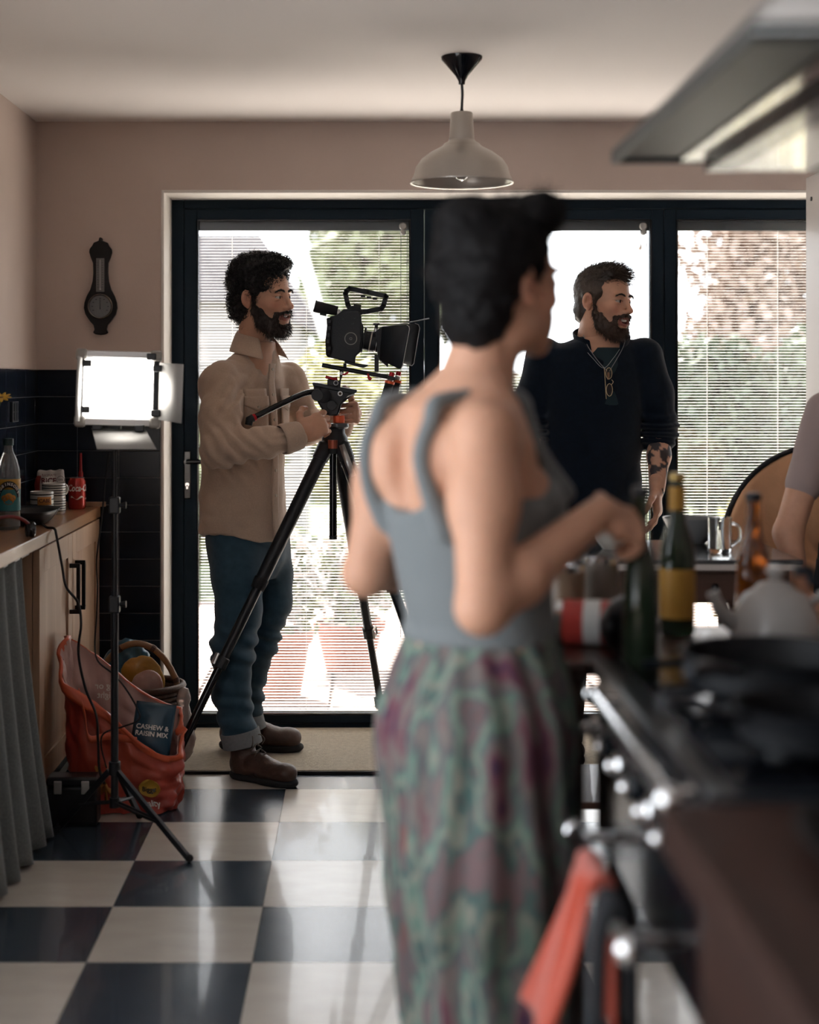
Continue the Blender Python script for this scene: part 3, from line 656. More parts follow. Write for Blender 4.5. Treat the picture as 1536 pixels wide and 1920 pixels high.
for k, ch in enumerate('ROBINSONS'):
    a = math.radians(152-k*15.5); cx_, cy_ = .037*math.cos(a), -.028+.050*math.sin(a); ro = a-math.pi/2
    f2 = wrap(c, r*1.03, c[2]+.125, .25)
    lettering('letter', ch, .0125, lambda x, y, cx_=cx_, cy_=cy_, ro=ro: f2(cx_+x*math.cos(ro)-y*math.sin(ro), cy_+x*math.sin(ro)+y*math.cos(ro)), M_white, lb, .0004)
for k, (ox, oy, rr) in enumerate(((0, -.030, .017), (.012, -.022, .012), (-.012, -.022, .012), (.0, -.016, .012))): decal('orange_print', disc(ox, oy, rr, rr*.8), wrap(c, r*(1.02+.002*k), c[2]+.125, .25), mat('print_orange%d' % (k % 2), ((.42, .14, .02), (.50, .22, .04))[k % 2], .5), lb)
# rice bag
c = np.array((-1.168, 5.80, CT))
rb = thing('rice_bag', 'crumpled white and red paper bag of rice', 'bag', c)
G = SDF(c-np.array((.12, .08, 0.01)), c+np.array((.12, .08, .19)), .004); G.box(c+np.array((0, 0, .055)), (.052, .030, .055), .02, .01); G.box(c+np.array((.004, .004, .118)), (.048, .016, .03), .012, .03); G.noise(.009, 28, 4); G.noise(.004, 60, 6); G.half((0, 0, -1), -c[2])
v, q = G.net(); K = np.tile(np.array((.50, .46, .44)), (len(v), 1)); K[(v[:, 0] < c[0]-.028) & (v[:, 2] < c[2]+.125)] = (.28, .04, .03); sdf_obj('paper', [(v, q, K)], mat('printed_paper', (.5, .5, .5), .6, attr='Col'), rb)
lettering('word', 'RICE', .027, lambda x, y: (c[0]+.004+x, c[1]-.037+abs(x)*.02, c[2]+.108+y), mat('dark_red_ink', (.12, .01, .015), .6), rb, .0009)
lettering('small_word', 'BASMATI', .013, lambda x, y: (c[0]+.004+x, c[1]-.033+abs(x)*.02, c[2]+.128+y), MATS['dark_red_ink'], rb)
band('roundel', [(c[0]+.048+.013*math.cos(t), .112+.013*math.sin(t)) for t in np.linspace(0, 6.283, 24)], [(c[0]+.048+.0145*math.cos(t), .112+.0145*math.sin(t)) for t in np.linspace(0, 6.283, 24)], lambda x, y: (x, c[1]-.036, c[2]+y), M_black, rb)
lettering('roundel_text', '100%', .009, lambda x, y: (c[0]+.048+x, c[1]-.037, c[2]+.112+y), M_black, rb)
# striped mugs
M_mug = mat('cream_glaze', (.52, .49, .45), .2, coat=.4); M_band = mat('black_glaze', (.01, .01, .012), .25)
def mug(c, r, h, label, ang, tag=None):
    t = thing('mug', label, 'mug', c, 'striped mugs on the worktop')
    MB().lathe([(0, .003), (r*.85, 0), (r*.97, .006), (r, .02), (r, h-.003), (r*.985, h), (r*.93, h-.004), (r*.92, .012), (0, .009)], c, 32).build('body', M_mug, t, 40)
    for k in range(5): MB().lathe([(r*.99, z) for z in (0, )]+[(r*1.006, 0), (r*1.006, .0032), (r*.99, .0032)], (c[0], c[1], c[2]+.012+k*(h-.02)/4.2), 32, closed=True).build('stripe', M_band, t, 40)
    p = [np.array((c[0]+(r+.0)*math.cos(ang)+o_*math.cos(ang), c[1]+(r)*math.sin(ang)+o_*math.sin(ang), c[2]+z)) for o_, z in ((-.003, h*.82), (.018, h*.80), (.026, h*.55), (.018, h*.26), (-.003, h*.22))]
    MB().tube(smooth_path(p, 5), .0048, 8).build('handle', M_mug, t, 180)
    if tag:
        band('tag', [(x, -.014) for x in np.linspace(-.026, .026, 14)], [(x, .014) for x in np.linspace(-.026, .026, 14)], wrap(c, r*1.012, c[2]+h*.66, .45), mat('orange_paper', (.55, .22, .05), .7), t)
        lettering('tag_text', tag, .017, wrap(c, r*1.022, c[2]+h*.66, .45), mat('brown_ink', (.10, .03, .02), .7), t, .0005)
m1 = np.array((-1.125, 5.455, CT)); mug(m1, .041, .092, 'striped mug with an orange paper tag', 1.6, 'CABE')
m2 = np.array((-1.112, 5.60, CT)); mug(m2, .042, .056, 'lower striped mug of the stack of two', 1.2); mug(m2+np.array((0, 0, .0555)), .042, .056, 'upper striped mug of the stack of two', 1.0)
# cola can
c = np.array((-1.072, 5.83, CT)); cn = thing('drinks_can', 'red cola can with white script lettering', 'can', c); r = .033
MB().lathe([(0, .004), (.024, .001), (.028, 0), (r, .009), (r, .103), (.0275, .114), (.027, .116)], c, 36).build('body', mat('red_can', (.42, .030, .022), .25, .45, coat=.3), cn, 40)
ld = MB().lathe([(.027, .1155), (.0278, .1165), (.0262, .1165), (.0255, .112), (0, .112)], c, 32).build('lid', M_alu, cn, 40)
MB().lathe([(.004, 0), (.008, 0), (.008, .0012), (.004, .0012)], (c[0], c[1]-.008, c[2]+.1125), 16, closed=True).build('ring_pull', M_alu, ld)
lettering('script', 'Coca-Cola', .034, lambda x, y: wrap(c, r*1.012, c[2]+.062, .45)(y*.9+.004, -x*0+0) if False else wrap(c, r*1.012, c[2]+.078, .62)(x*.72, y), M_white, cn, .0009, .25)
band('ribbon', [(x, -.006+.004*math.sin(x*160)) for x in np.linspace(-.035, .035, 24)], [(x, -.002+.006*math.sin(x*160+.6)) for x in np.linspace(-.035, .035, 24)], wrap(c, r*1.01, c[2]+.046, .5), M_white, cn)
rc = c+np.array((.004, .055, 0)); MB().lathe([(0, 0), (.009, 0), (.009, .13), (.006, .14), (.005, .205), (0, .206)], rc, 16).build('red_bottle', mat('dark_red_glass', (.25, .012, .015), .15), None, 40, label='slim red bottle behind the cola can', cat='bottle')
# black plate tray, headphones and charger cable
c = np.array((-1.125, 5.24, CT)); tr_ = thing('plastic_tray', 'black plastic tray at the edge of the wooden worktop', 'tray', c)
def tray(u, v):
    a = u*6.2832; k = v; r = .055+.040*k; p = 3.0; ca_, sa_ = math.cos(a), math.sin(a); q = (abs(ca_)**p+abs(sa_)**p)**(-1/p); return (c[0]+r*q*ca_*1.0, c[1]+r*q*sa_*1.6, c[2]+.002+.045*k**1.4)
MB().sheet(tray, 48, 6).build('rim', M_black, tr_, 60, solid=.003)
MB().prism([(-.1, 0), (.1, 0)], 0, 1) if False else MB().add([tray(u/40, 0) for u in range(40)], [tuple(range(40))]).build('base', M_black, tr_, solid=.003)
c = np.array((-1.075, 4.74, CT)); hp = thing('headphones', 'black headphones with a dark red padded band', 'headphones', c)
hu_ = np.array((.93, .36, 0)); hw_ = Matrix.Rotation(math.atan2(.36, .93)-math.pi/2, 4, 'Z')
bp_ = [c+hu_*.066*math.cos(t)+np.array((0, -.02*math.sin(t), .020+.048*math.sin(t))) for t in np.linspace(math.pi, 0, 18)]
MB().tube(bp_, [.0055]*18, 8).build('headband', mat('dark_red_leather', (.17, .018, .018), .35, bump=.1), hp, 180)
for k in (0, -1):
    e = bp_[k]; sg = 1 if k == 0 else -1; Me = Matrix.Translation(V3(e+np.array((0, 0, .006)))) @ hw_ @ Matrix.Rotation(sg*math.pi/2, 4, 'X') @ Matrix.Scale(.72, 4)
    cup = MB().lathe([(0, -.012), (.030, -.012), (.034, -.004), (.034, .008), (.028, .014), (0, .015)], n=24, M=Me).build('ear_cup', M_blackg, hp, 40)
    MB().lathe([(.018, -.024), (.030, -.024), (.033, -.018), (.030, -.012), (.018, -.012)], n=24, closed=True, M=Me).build('ear_pad', M_rubber, cup, 60)
# yellow flower in a small vase at the side wall
c = np.array((-1.205, 4.93, CT)); vz = thing('bud_vase', 'small black vase by the navy tiles at the worktop', 'vase', c)
MB().lathe([(0, 0), (.022, 0), (.027, .04), (.014, .09), (.012, .15), (.015, .16), (.010, .16), (.009, .09), (0, .03)], c, 20).build('body', M_blackg, vz, 60)
fw_ = thing('flower', 'yellow flower standing in the small black vase', 'flower', c+np.array((0, 0, .1)))
MB().tube(smooth_path([c+np.array((0, 0, .062)), c+np.array((0, 0, .12)), c+np.array((.001, 0, .17)), c+np.array((.030, .01, .31)), c+np.array((.056, .02, .418))], 5), .002, 6).build('stem', mat('stem_green', (.06, .10, .03), .6), fw_, 180)
fc = c+np.array((.057, .02, .422))
for k in range(9):
    a = k*2*math.pi/9; MB().sphere((0, 0, 0), (.016, .006, .002), 8, 5, M=Matrix.Translation(V3(fc)) @ Matrix.Rotation(.5, 4, 'X') @ Matrix.Rotation(a, 4, 'Z') @ Matrix.Translation((.017, 0, .003))).build('petal', mat('petal_yellow', (.55, .33, .03), .6), fw_, 180)
MB().sphere(fc, (.009, .009, .006), 10, 6).build('flower_centre', mat('flower_brown', (.15, .07, .02), .8), fw_, 180)

# ------------------------------------------------------------------ light panel on its stand
LX, LY = W(215, 0, 4.75)[0], 4.75
st = thing('light_stand', 'black folding light stand under the glowing panel', 'stand', (LX, LY, 0))
MB().cyl((LX, LY, .10), (LX, LY, .72), .0115, n=16).build('lower_tube', M_black, st, 40)
MB().cyl((LX, LY, .70), (LX, LY, 1.02), .0095, n=16).build('middle_tube', M_black, st, 40)
MB().cyl((LX, LY, 1.0), (LX, LY, 1.19), .0075, n=16).build('upper_tube', M_black, st, 40)
for z in (.70, 1.0):
    k = MB().box((LX-.016, LY-.016, z-.025), (LX+.016, LY+.016, z+.025)).build('clamp_collar', M_black, st, bev=.004); MB().cyl((LX+.015, LY, z), (LX+.035, LY, z), .006, .011, 10).build('clamp_knob', M_black, k)
cz = W(0, 1440, 4.75)[2]
MB().cyl((LX, LY, cz-.02), (LX, LY, cz+.02), .018).build('leg_collar', M_black, st, 40, bev=.002); MB().cyl((LX, LY, .085), (LX, LY, .115), .016).build('brace_collar', M_black, st, 40)
for a in (-46, 165, 74):
    a = math.radians(a); R_ = .37 if a < 0 else .185; d = np.array((math.cos(a), math.sin(a), 0)); n_ = np.array((-d[1], d[0], 0)); top = np.array((LX, LY, cz-.01))+d*.018; foot = np.array((LX, LY, .008))+d*R_
    l = MB(); ax = foot-top; up = np.cross(ax/np.linalg.norm(ax), n_)
    vs = [p+n_*sx*.006+up*sy*.009 for p in (top, foot) for sx, sy in ((-1, -1), (1, -1), (1, 1), (-1, 1))]; l.add(vs, [(0, 1, 2, 3), (7, 6, 5, 4), (0, 4, 5, 1), (1, 5, 6, 2), (2, 6, 7, 3), (3, 7, 4, 0)]); lg_ = l.build('leg', M_black, st, bev=.001)
    MB().sphere(foot+np.array((0, 0, .004)), .011, 10, 6).build('rubber_foot', M_rubber, lg_, 180)
    mid = top*.42+foot*.58; b0 = np.array((LX, LY, .10))+d*.014
    for sx in (-1, 1): MB().tube([b0+n_*sx*.008, mid+n_*sx*.008], .0042, 6).build('brace', M_black, st)
# the panel
pcx = W(222, 729, 4.72); pn = thing('film_light', 'bright square film light panel with folded barn doors', 'light', pcx)
MP = Matrix.Translation(V3(pcx)) @ Matrix.Rotation(math.radians(8), 4, 'Z') @ Matrix.Rotation(math.radians(-4), 4, 'X') @ Matrix.Rotation(math.radians(-1.5)*-1, 4, 'Y')
k_ = 4.72/FPX
def LB(name, a, b, m, parent=pn, bev=.002): return MB().box(a, b, MP).build(name, m, parent, bev=bev)
hx, hz = 64*k_, 56*k_
LB('housing', (-hx-.012, -.012, -hz-.014), (hx+.012, .035, hz+.014), M_black)
M_led = mat('led_diffuser', (.9, .9, .9), .5, emit=(1, .93, .85), estr=11)
LB('diffuser', (-hx, -.016, -hz), (hx, -.0125, hz), M_led, bev=0)
for z, nm_ in ((hz+.012, 'frame_rail'), (-hz-.012, 'frame_rail')): LB(nm_, (-hx-.005, -.026, z-.010), (hx+.005, -.013, z+.010), M_alu)
for x in (-hx-.011, hx+.011): LB('frame_rail', (x-.009, -.026, -hz-.003), (x+.009, -.013, hz+.003), M_black)
M_bump = mat('clear_corner_rubber', (.45, .43, .40), .25, trans=.3)
for sx in (-1, 1):
    for sz in (-1, 1): LB('corner_bumper', (sx*(hx+.008)-.017, -.032, sz*(hz+.010)-.017), (sx*(hx+.008)+.017, .04, sz*(hz+.010)+.017), M_bump, bev=.008)
M_barn = mat('barn_door_grey', (.36, .36, .35), .55)
def barn(name, p4, hin):
    vs = [V3(W(px, py, d)) for px, py, d in p4]; b_ = MB().add(vs, [(0, 1, 2, 3)]).build(name, M_barn, pn, solid=.0025)
    for px, py, d in hin: q = W(px, py, d); MB().box(q-np.array((.014, .008, .010)), q+np.array((.014, .010, .010))).build('hinge', M_black, b_, bev=.003)
barn('barn_door', [(300, 680, 4.70), (344, 683, 4.55), (340, 794, 4.55), (297, 787, 4.70)], [(296, 691, 4.69), (292, 775, 4.69)])
barn('barn_door', [(155, 671, 4.70), (146, 668, 4.52), (141, 790, 4.52), (151, 790, 4.70)], [(163, 681, 4.69), (160, 768, 4.69)])
barn('barn_door', [(172, 803, 4.70), (274, 808, 4.70), (293, 842, 4.58), (182, 842, 4.58)], [(182, 800, 4.69), (262, 803, 4.69)])
barn('barn_door', [(160, 666, 4.71), (288, 671, 4.71), (286, 664, 4.86), (166, 659, 4.86)], [(168, 664, 4.70), (284, 669, 4.70)])
MB().tube([(LX, LY, 1.17), (LX, LY, 1.215)], .012).build('spigot', M_black, pn)
MB().box((LX-.02, LY-.02, 1.20), (LX+.02, LY+.012, 1.25)).build('yoke_block', M_black, pn, bev=.003)
# cables hanging from the worktop and panel
cpts = [np.array((-1.066, 5.17, CT+.006)), on_top(108, 975), on_top(115, 983)+np.array((.012, 0, .004)), W(119, 1005, 5.0), W(116, 1060, 4.98), W(124, 1100, 4.95), W(146, 1130, 4.9), W(152, 1170, 4.88), W(147, 1225, 4.86), W(160, 1290, 4.85), W(180, 1340, 4.84), W(184, 1390, 4.83), W(186, 1440, 4.82), W(196, 1470, 4.82)]
cpts[1] = np.array((-1.025, 5.05, CT+.0045)); cpts[2] = np.array((-.996, 5.02, CT+.003)); cpts[3][0] = -.985
MB().tube(smooth_path(cpts, 6), .0042, 7).build('power_cable', M_rubber, None, 180, label='black power cable hanging from the worktop past the cabinet handles', cat='cable')
cp2 = [W(205, 850, 4.77), W(198, 900, 4.79), W(190, 980, 4.85), W(181, 1050, 4.9), W(183, 1100, 4.9), W(181, 1160, 4.9), W(178, 1210, 4.88), W(184, 1240, 4.84), W(210, 1262, 4.79), W(235, 1290, 4.782), W(258, 1330, 4.78), W(260, 1350, 4.78), W(232, 1362, 4.785), W(195, 1375, 4.79), W(190, 1400, 4.8), W(200, 1440, 4.8)]
MB().tube(smooth_path(cp2, 6), .0028, 6).build('light_cable', M_rubber, None, 180, label='thin black cable looping down beside the light stand', cat='cable')

# ------------------------------------------------------------------ basket and bags on the floor
M_wick = mat('dark_wicker', (.06, .028, .016), .6, bump=.3, bscale=120); M_cane = mat('cane_handle', (.22, .115, .055), .45, bump=.1, bscale=60)
bk_c = np.array((-.82, 5.62, 0)); bs_ = thing('wicker_basket', 'round wicker basket with tall hooped cane handle', 'basket', bk_c)
wv = MB()
for k in range(15):
    z = .02+k*.0175; rr = .125+.035*(k/14)**.7; n = 44; pts = [bk_c+np.array((rr*(1+.022*math.cos(11*t*2+(k % 2)*math.pi))*math.cos(t), rr*(1+.022*math.cos(22*t+(k % 2)*math.pi))*math.sin(t)*.9, z)) for t in np.linspace(0, 6.2832, n*2, endpoint=False)]
    wv.tube(pts, .0088, 6, closed=True)
o = wv.build('weave', M_wick, bs_, 180); o['kind'] = 'stuff'
for k in range(22):
    t = k*6.2832/22; MB().tube([bk_c+np.array((.122*math.cos(t), .11*math.sin(t), .0)), bk_c+np.array((.162*math.cos(t), .146*math.sin(t), .285))], .004, 5).build('stake', M_wick, bs_)
MB().lathe([(0, .006), (.125, .006), (.125, .016), (0, .016)], bk_c, 30).build('base', M_wick, bs_)
rim = [bk_c+np.array((.165*math.cos(t), .148*math.sin(t), .285+.004*math.sin(30*t))) for t in np.linspace(0, 6.2832, 60, endpoint=False)]
MB().tube(rim, .013, 8, closed=True).build('rim', M_wick, bs_, 180)
hp_ = [bk_c+np.array((.165*math.cos(t), .0, .16+.275*math.sin(t))) for t in np.linspace(-.3, math.pi+.3, 30)]
hd_ = MB().tube(hp_, .0115, 10).build('handle', M_cane, bs_, 180)
for t in (.55, 1.2, 1.95, 2.6):
    p = bk_c+np.array((.165*math.cos(t), 0, .16+.275*math.sin(t))); q = np.array((-math.sin(t)*.165, 0, .275*math.cos(t))); q = q/np.linalg.norm(q)*.008; MB().tube([p-q, p+q], .0132, 10).build('binding', M_wick, hd_)
def lump(name, label, cat, c, r, m, seed, nz=.02, h=.006, group=None):
    c = np.array(c, float); r = np.array(r, float); t = SDF(c-r*1.5-.02, c+r*1.5+.02, h); t.ell(c, r, .02); t.noise(nz, 14, seed); t.noise(nz*.5, 34, seed+2); t.noise(nz*.25, 70, seed+3); v, q = t.net()
    return sdf_obj(name, [(v, q, (.5, .5, .5))], m, None, label=label, cat=cat, group=group)
M_blup = mat('blue_polythene', (.03, .105, .17), .3, bump=.3, bscale=40, spec=.6); M_yel = mat('yellow_packet', (.42, .22, .04), .35, var=.2, bump=.2, bscale=30)
lump('plastic_bag', 'crumpled blue plastic bag stuffed in the basket', 'bag', bk_c+np.array((-.045, .066, .300)), (.088, .036, .130), M_blup, 3, .018)
lump('crisp_packet', 'yellow snack packet leaning in the basket under the hoop', 'packet', bk_c+np.array((.030, -.043, .320)), (.078, .017, .085), M_yel, 8, .010)
lump('bread_bag', 'orange printed food bag at the front of the basket', 'bag', bk_c+np.array((.052, -.090, .295)), (.056, .016, .060), mat('orange_food_bag', (.30, .09, .045), .3, col2=(.45, .33, .30), vscale=9, bump=.2, bscale=30), 12, .007)
lump('clear_bag', 'clear wrinkled plastic bag beside the basket rim', 'bag', bk_c+np.array((.185, -.13, .17)), (.030, .035, .13), mat('cloudy_plastic', (.55, .45, .42), .2, trans=.45, bump=.3, bscale=40), 15, .014)
# shopping bag: open mouth facing the room
M_bagred = mat('orange_red_plastic', (.42, .075, .04), .32, col2=(.30, .035, .03), vscale=5, bump=.15, bscale=25)
M_bagin = mat('pale_bag_lining', (.48, .30, .27), .4, var=.12, vscale=4, bump=.15, bscale=25)
sb_c = np.array((-.765, 5.06, 0)); sb = thing('shopping_bag', 'open orange shopping bag with pale lining slumped by the light stand', 'bag', sb_c)
def bagp(u, v, wob=1.0, inn=0.0):
    """u round the bag, v up"""
    a = u*6.2832; ca_, sa_ = math.cos(a), math.sin(a); p = 4.0; q = (abs(ca_)**p+abs(sa_)**p)**(-1/p); hgt = .385-.11*max(0, -sa_)**1.2-.15*ca_-.05*max(0, ca_)*max(0, -sa_)+.012*math.sin(3*a)
    w_ = .160+.028*v-inn; dp = .088+.022*v-inn
    n1 = float(vnoise(ca_*2+5, sa_*2, v*3, 2.2, 3))*.020*wob+float(vnoise(ca_*2+5, sa_*2, v*3, 5, 4))*.009*wob
    return (sb_c[0]+(w_+n1)*q*ca_-.02*v, sb_c[1]+(dp+n1)*q*sa_+.03*v, .004+hgt*v)
MB().sheet(lambda u, v: bagp(u, v), 80, 26).build('outer_skin', M_bagred, sb, 180)
MB().sheet(lambda u, v: bagp(u, .04+.955*v, 1.0, .005), 80, 24).build('lining', M_bagin, sb, 180)
MB().sheet(lambda u, v: tuple(np.array(bagp(u, 1.0-.09*v, 1.0, -.0025+.010*0))+np.array((0, 0, .003*(1-v)))), 80, 3).build('hem_band', mat('orange_hem', (.55, .10, .045), .35), sb, 180, solid=.009)
MB().add([bagp(k/60, .0) for k in range(60)], [tuple(range(60))]).build('base', M_bagred, sb)
for uu, out in ((.70, -1),):
    a_, b_ = np.array(bagp(uu-.05, 1.0)), np.array(bagp(uu+.10, 1.0)); m_ = (a_+b_)/2+np.array((-.05 if out < 0 else .02, -.05 if out < 0 else 0, -.06 if out < 0 else .05))
    hpn = smooth_path([a_, a_*.4+m_*.6+np.array((0, 0, .01)), m_, b_*.4+m_*.6+np.array((0, 0, .01)), b_], 6)
    o = MB(); n = len(hpn)
    o.add([p+Vector((0, 0, sg*.011)) for p in hpn for sg in (-1, 1)], [(2*i, 2*i+1, 2*i+3, 2*i+2) for i in range(n-1)]).build('strap', MATS['orange_hem'], sb, 180, solid=.003)
def on_bag(x, z, off=.006):                                                     # front face of the bag
    u = .75+x/.34*.25*.9; p = bagp(u, min(1, z/.24)); return (p[0], p[1]-off, z)
lp = lambda x, y: tuple(np.array((sb_c[0]-.085-x, sb_c[1]+.085, .36+y)))
lettering('lining_text', 'Big or\nLight', .030, lp, M_white, sb, .0004)
lettering('print_text', 'quality', .026, lambda x, y: on_bag(.125+x, .035+y, .010), M_white, sb, .0004)
decal('print_patch', disc(.115, .085, .040, .026), lambda x, y: on_bag(x, y, .008), mat('print_yellow', (.50, .28, .04), .5), sb)
lettering('patch_text', 'Bigger', .020, lambda x, y: on_bag(.115+x, .085+y, .016), M_black, sb, .0006)
for k in range(9):
    a = k*2*math.pi/9; decal('print_petal', [(-.075+.03*math.cos(a)+.034*math.cos(a)*math.cos(t)-.009*math.sin(a)*math.sin(t), .10+.03*math.sin(a)+.034*math.sin(a)*math.cos(t)+.009*math.cos(a)*math.sin(t)) for t in np.linspace(0, 6.28, 12, endpoint=False)], lambda x, y: on_bag(x, y, .008), mat('print_ochre', (.35, .15, .03), .5), sb)
pk_c = np.array((-.685, 5.055, .252)); pk = thing('snack_packet', 'navy cashew and raisin packet in the orange shopping bag', 'packet', pk_c)
Mk = Matrix.Translation(V3(pk_c)) @ Matrix.Rotation(.12, 4, 'Y') @ Matrix.Rotation(-.25, 4, 'X')
def pil(sg): return lambda u, v: Mk @ Vector(((u-.5)*.13, sg*.018*math.sin(math.pi*u)**.6*math.sin(math.pi*v)**.6, (v-.5)*.17))
o = MB().sheet(pil(-1), 16, 16); o.sheet(pil(1), 16, 16); o.build('pouch', mat('navy_foil', (.015, .05, .085), .3, bump=.2, bscale=25), pk, 180)
lettering('pouch_text', 'CASHEW &\nRAISIN MIX', .021, lambda x, y: Mk @ Vector((x, -.0215, y-.005)), M_white, pk, .0004)
box_c = np.array((-.907, 4.855, 0)); gb = thing('camera_case', 'black plastic equipment case on the floor in front of the cabinet', 'case', box_c)
box('case_body', (-.985, 4.848, .0), (-.83, 4.925, .12), M_black, gb, bev=.008); box('case_lid', (-.987, 4.846, .121), (-.828, 4.927, .15), M_black, gb, bev=.008)
for x in (-.95, -.865): box('latch', (x-.012, 4.838, .10), (x+.012, 4.846, .14), M_alu, gb, bev=.002)
# ------------------------------------------------------------------ people
M_skin = mat('skin', (.5, .3, .2), .5, attr='Col', var=.08, vscale=60, sss=.12, bump=.06, bscale=500, spec=.35)
M_eye = mat('eye_white', (.42, .38, .35), .15); M_iris = mat('iris_brown', (.02, .012, .008), .1)
M_teeth = mat('teeth', (.78, .74, .68), .25)
SKIN = np.array((.56, .31, .21)); LIP = np.array((.36, .13, .105)); BLUSH = np.array((.50, .21, .145))
def turn(V, Rm, o): return V @ np.array(Rm).T+np.array(o)
def head_sdf(h=.0026, open_=.5, neck=.19, female=False):
    """a head that faces -y, origin between the ears; returns vertices, quads, colours"""
    G = SDF((-.105, -.15, -.07-neck), (.105, .13, .145), h)
    w = .94 if female else 1
    G.ell((0, .018, .044), (.075, .095, .084), .02)
    G.ell((0, -.046, .05), (.056*w, .05, .054), .03)
    G.ell((0, -.038, -.02), (.058*w, .062, .07), .03)
    G.ell((0, -.046, -.074), (.047*w, .05, .040), .03)
    G.ell((.047*w, -.004, -.066), (.015, .03, .03), .03, sym=True)
    G.ell((0, -.087, -.100), (.020, .017, .017), .022)
    G.ell((.027, -.086, .031), (.026, .012, .008), .014, sym=True)
    G.ell((.032, -.106, .011), (.019, .018, .012), .012, sym=True, cut=True)
    G.ell((.032, -.080, .0152), (.0175, .0170, .0078), .003, sym=True)
    G.ell((.032, -.080, .0022), (.0175, .0162, .0062), .003, sym=True)
    G.ell((.043, -.066, -.020), (.020, .022, .019), .02, sym=True)
    G.ell((0, -.084, -.060), (.031, .022, .032), .02)
    G.cone((0, -.096, .024), (0, -.120, -.019), .0065, .0095, .014)
    G.ell((0, -.121, -.024), (.0105, .0115, .0090), .008)
    G.ell((.0125, -.108, -.028), (.0072, .0110, .0080), .006, sym=True)
    G.ell((.0065, -.114, -.036), (.0035, .006, .0045), .003, sym=True, cut=True)
    # smiling mouth
    for a, b, ra, rb in (((0, -.1075, -.0505), (.018, -.104, -.0500), .0042, .0040), ((.018, -.104, -.0500), (.031, -.092, -.0440), .0040, .003)):
        G.cone(a, b, ra, rb, .006, sym=True)
    dz = .012*open_
    G.cone((0, -.1045, -.064-dz), (.017, -.101, -.0605-dz*.7), .0055, .0048, .007, sym=True)
    G.cone((.017, -.101, -.0605-dz*.7), (.031, -.091, -.0450), .0048, .003, .006, sym=True)
    for x0, x1, z0, z1, r in ((0, .012, -.057-dz*.5, -.0565-dz*.5, .0034+dz*.42), (.012, .026, -.0565-dz*.5, -.0485, .0034+dz*.42)):
        G.cone((x0, -.106, z0), (x1, -.100 if x1 < .02 else -.093, z1), r, r if x1 < .02 else .0018, .002, sym=True, cut=True)
    # ears
    e = Rz(-.35) @ Ry(.12)
    G.ell((.079, .012, .002), (.0065, .019, .031), .006, R=e, sym=True)
    G.ell((.0885, .006, .004), (.0125, .0110, .0185), .002, R=e, sym=True, cut=True)
    G.ell((.079, -.006, -.002), (.005, .004, .007), .003, sym=True)
    G.ell((.078, .005, -.022), (.006, .009, .011), .006, sym=True)
    nr = .047 if female else .056
    G.cone((0, .022, -.06), (0, .038, -.07-neck+.03), nr, nr*1.06, .035)
    V, Q = G.net(); V = relax(V, Q, 1, .4)
    x, y, z = np.abs(V[:, 0]), V[:, 1], V[:, 2]; K = np.tile(SKIN, (len(V), 1))
    lip = ((y < -.088) & (x < .031) & (z < -.0455-.0) & (z > -.072-dz) & (np.abs(z+.058+dz*.5+x*-.2) < .0135+dz*.4)); K[lip] = LIP
    mouth = (y < -.06) & (y > -.098) & (x < .024) & (np.abs(z+.057+dz*.5) < .006+dz*.5) & (x < .022); K[mouth & lip] = (.08, .015, .012)
    bl = np.exp(-(((x-.045)/.02)**2+((z+.02)/.02)**2))*(y < -.03)+.8*np.exp(-((x-.08)/.008)**2)+.7*np.exp(-((x/.012)**2+((z+.026)/.012)**2))*(y < -.10)
    K = K*(1-.75*np.clip(bl, 0, 1)[:, None])+BLUSH*.75*np.clip(bl, 0, 1)[:, None]
    return V, Q, K
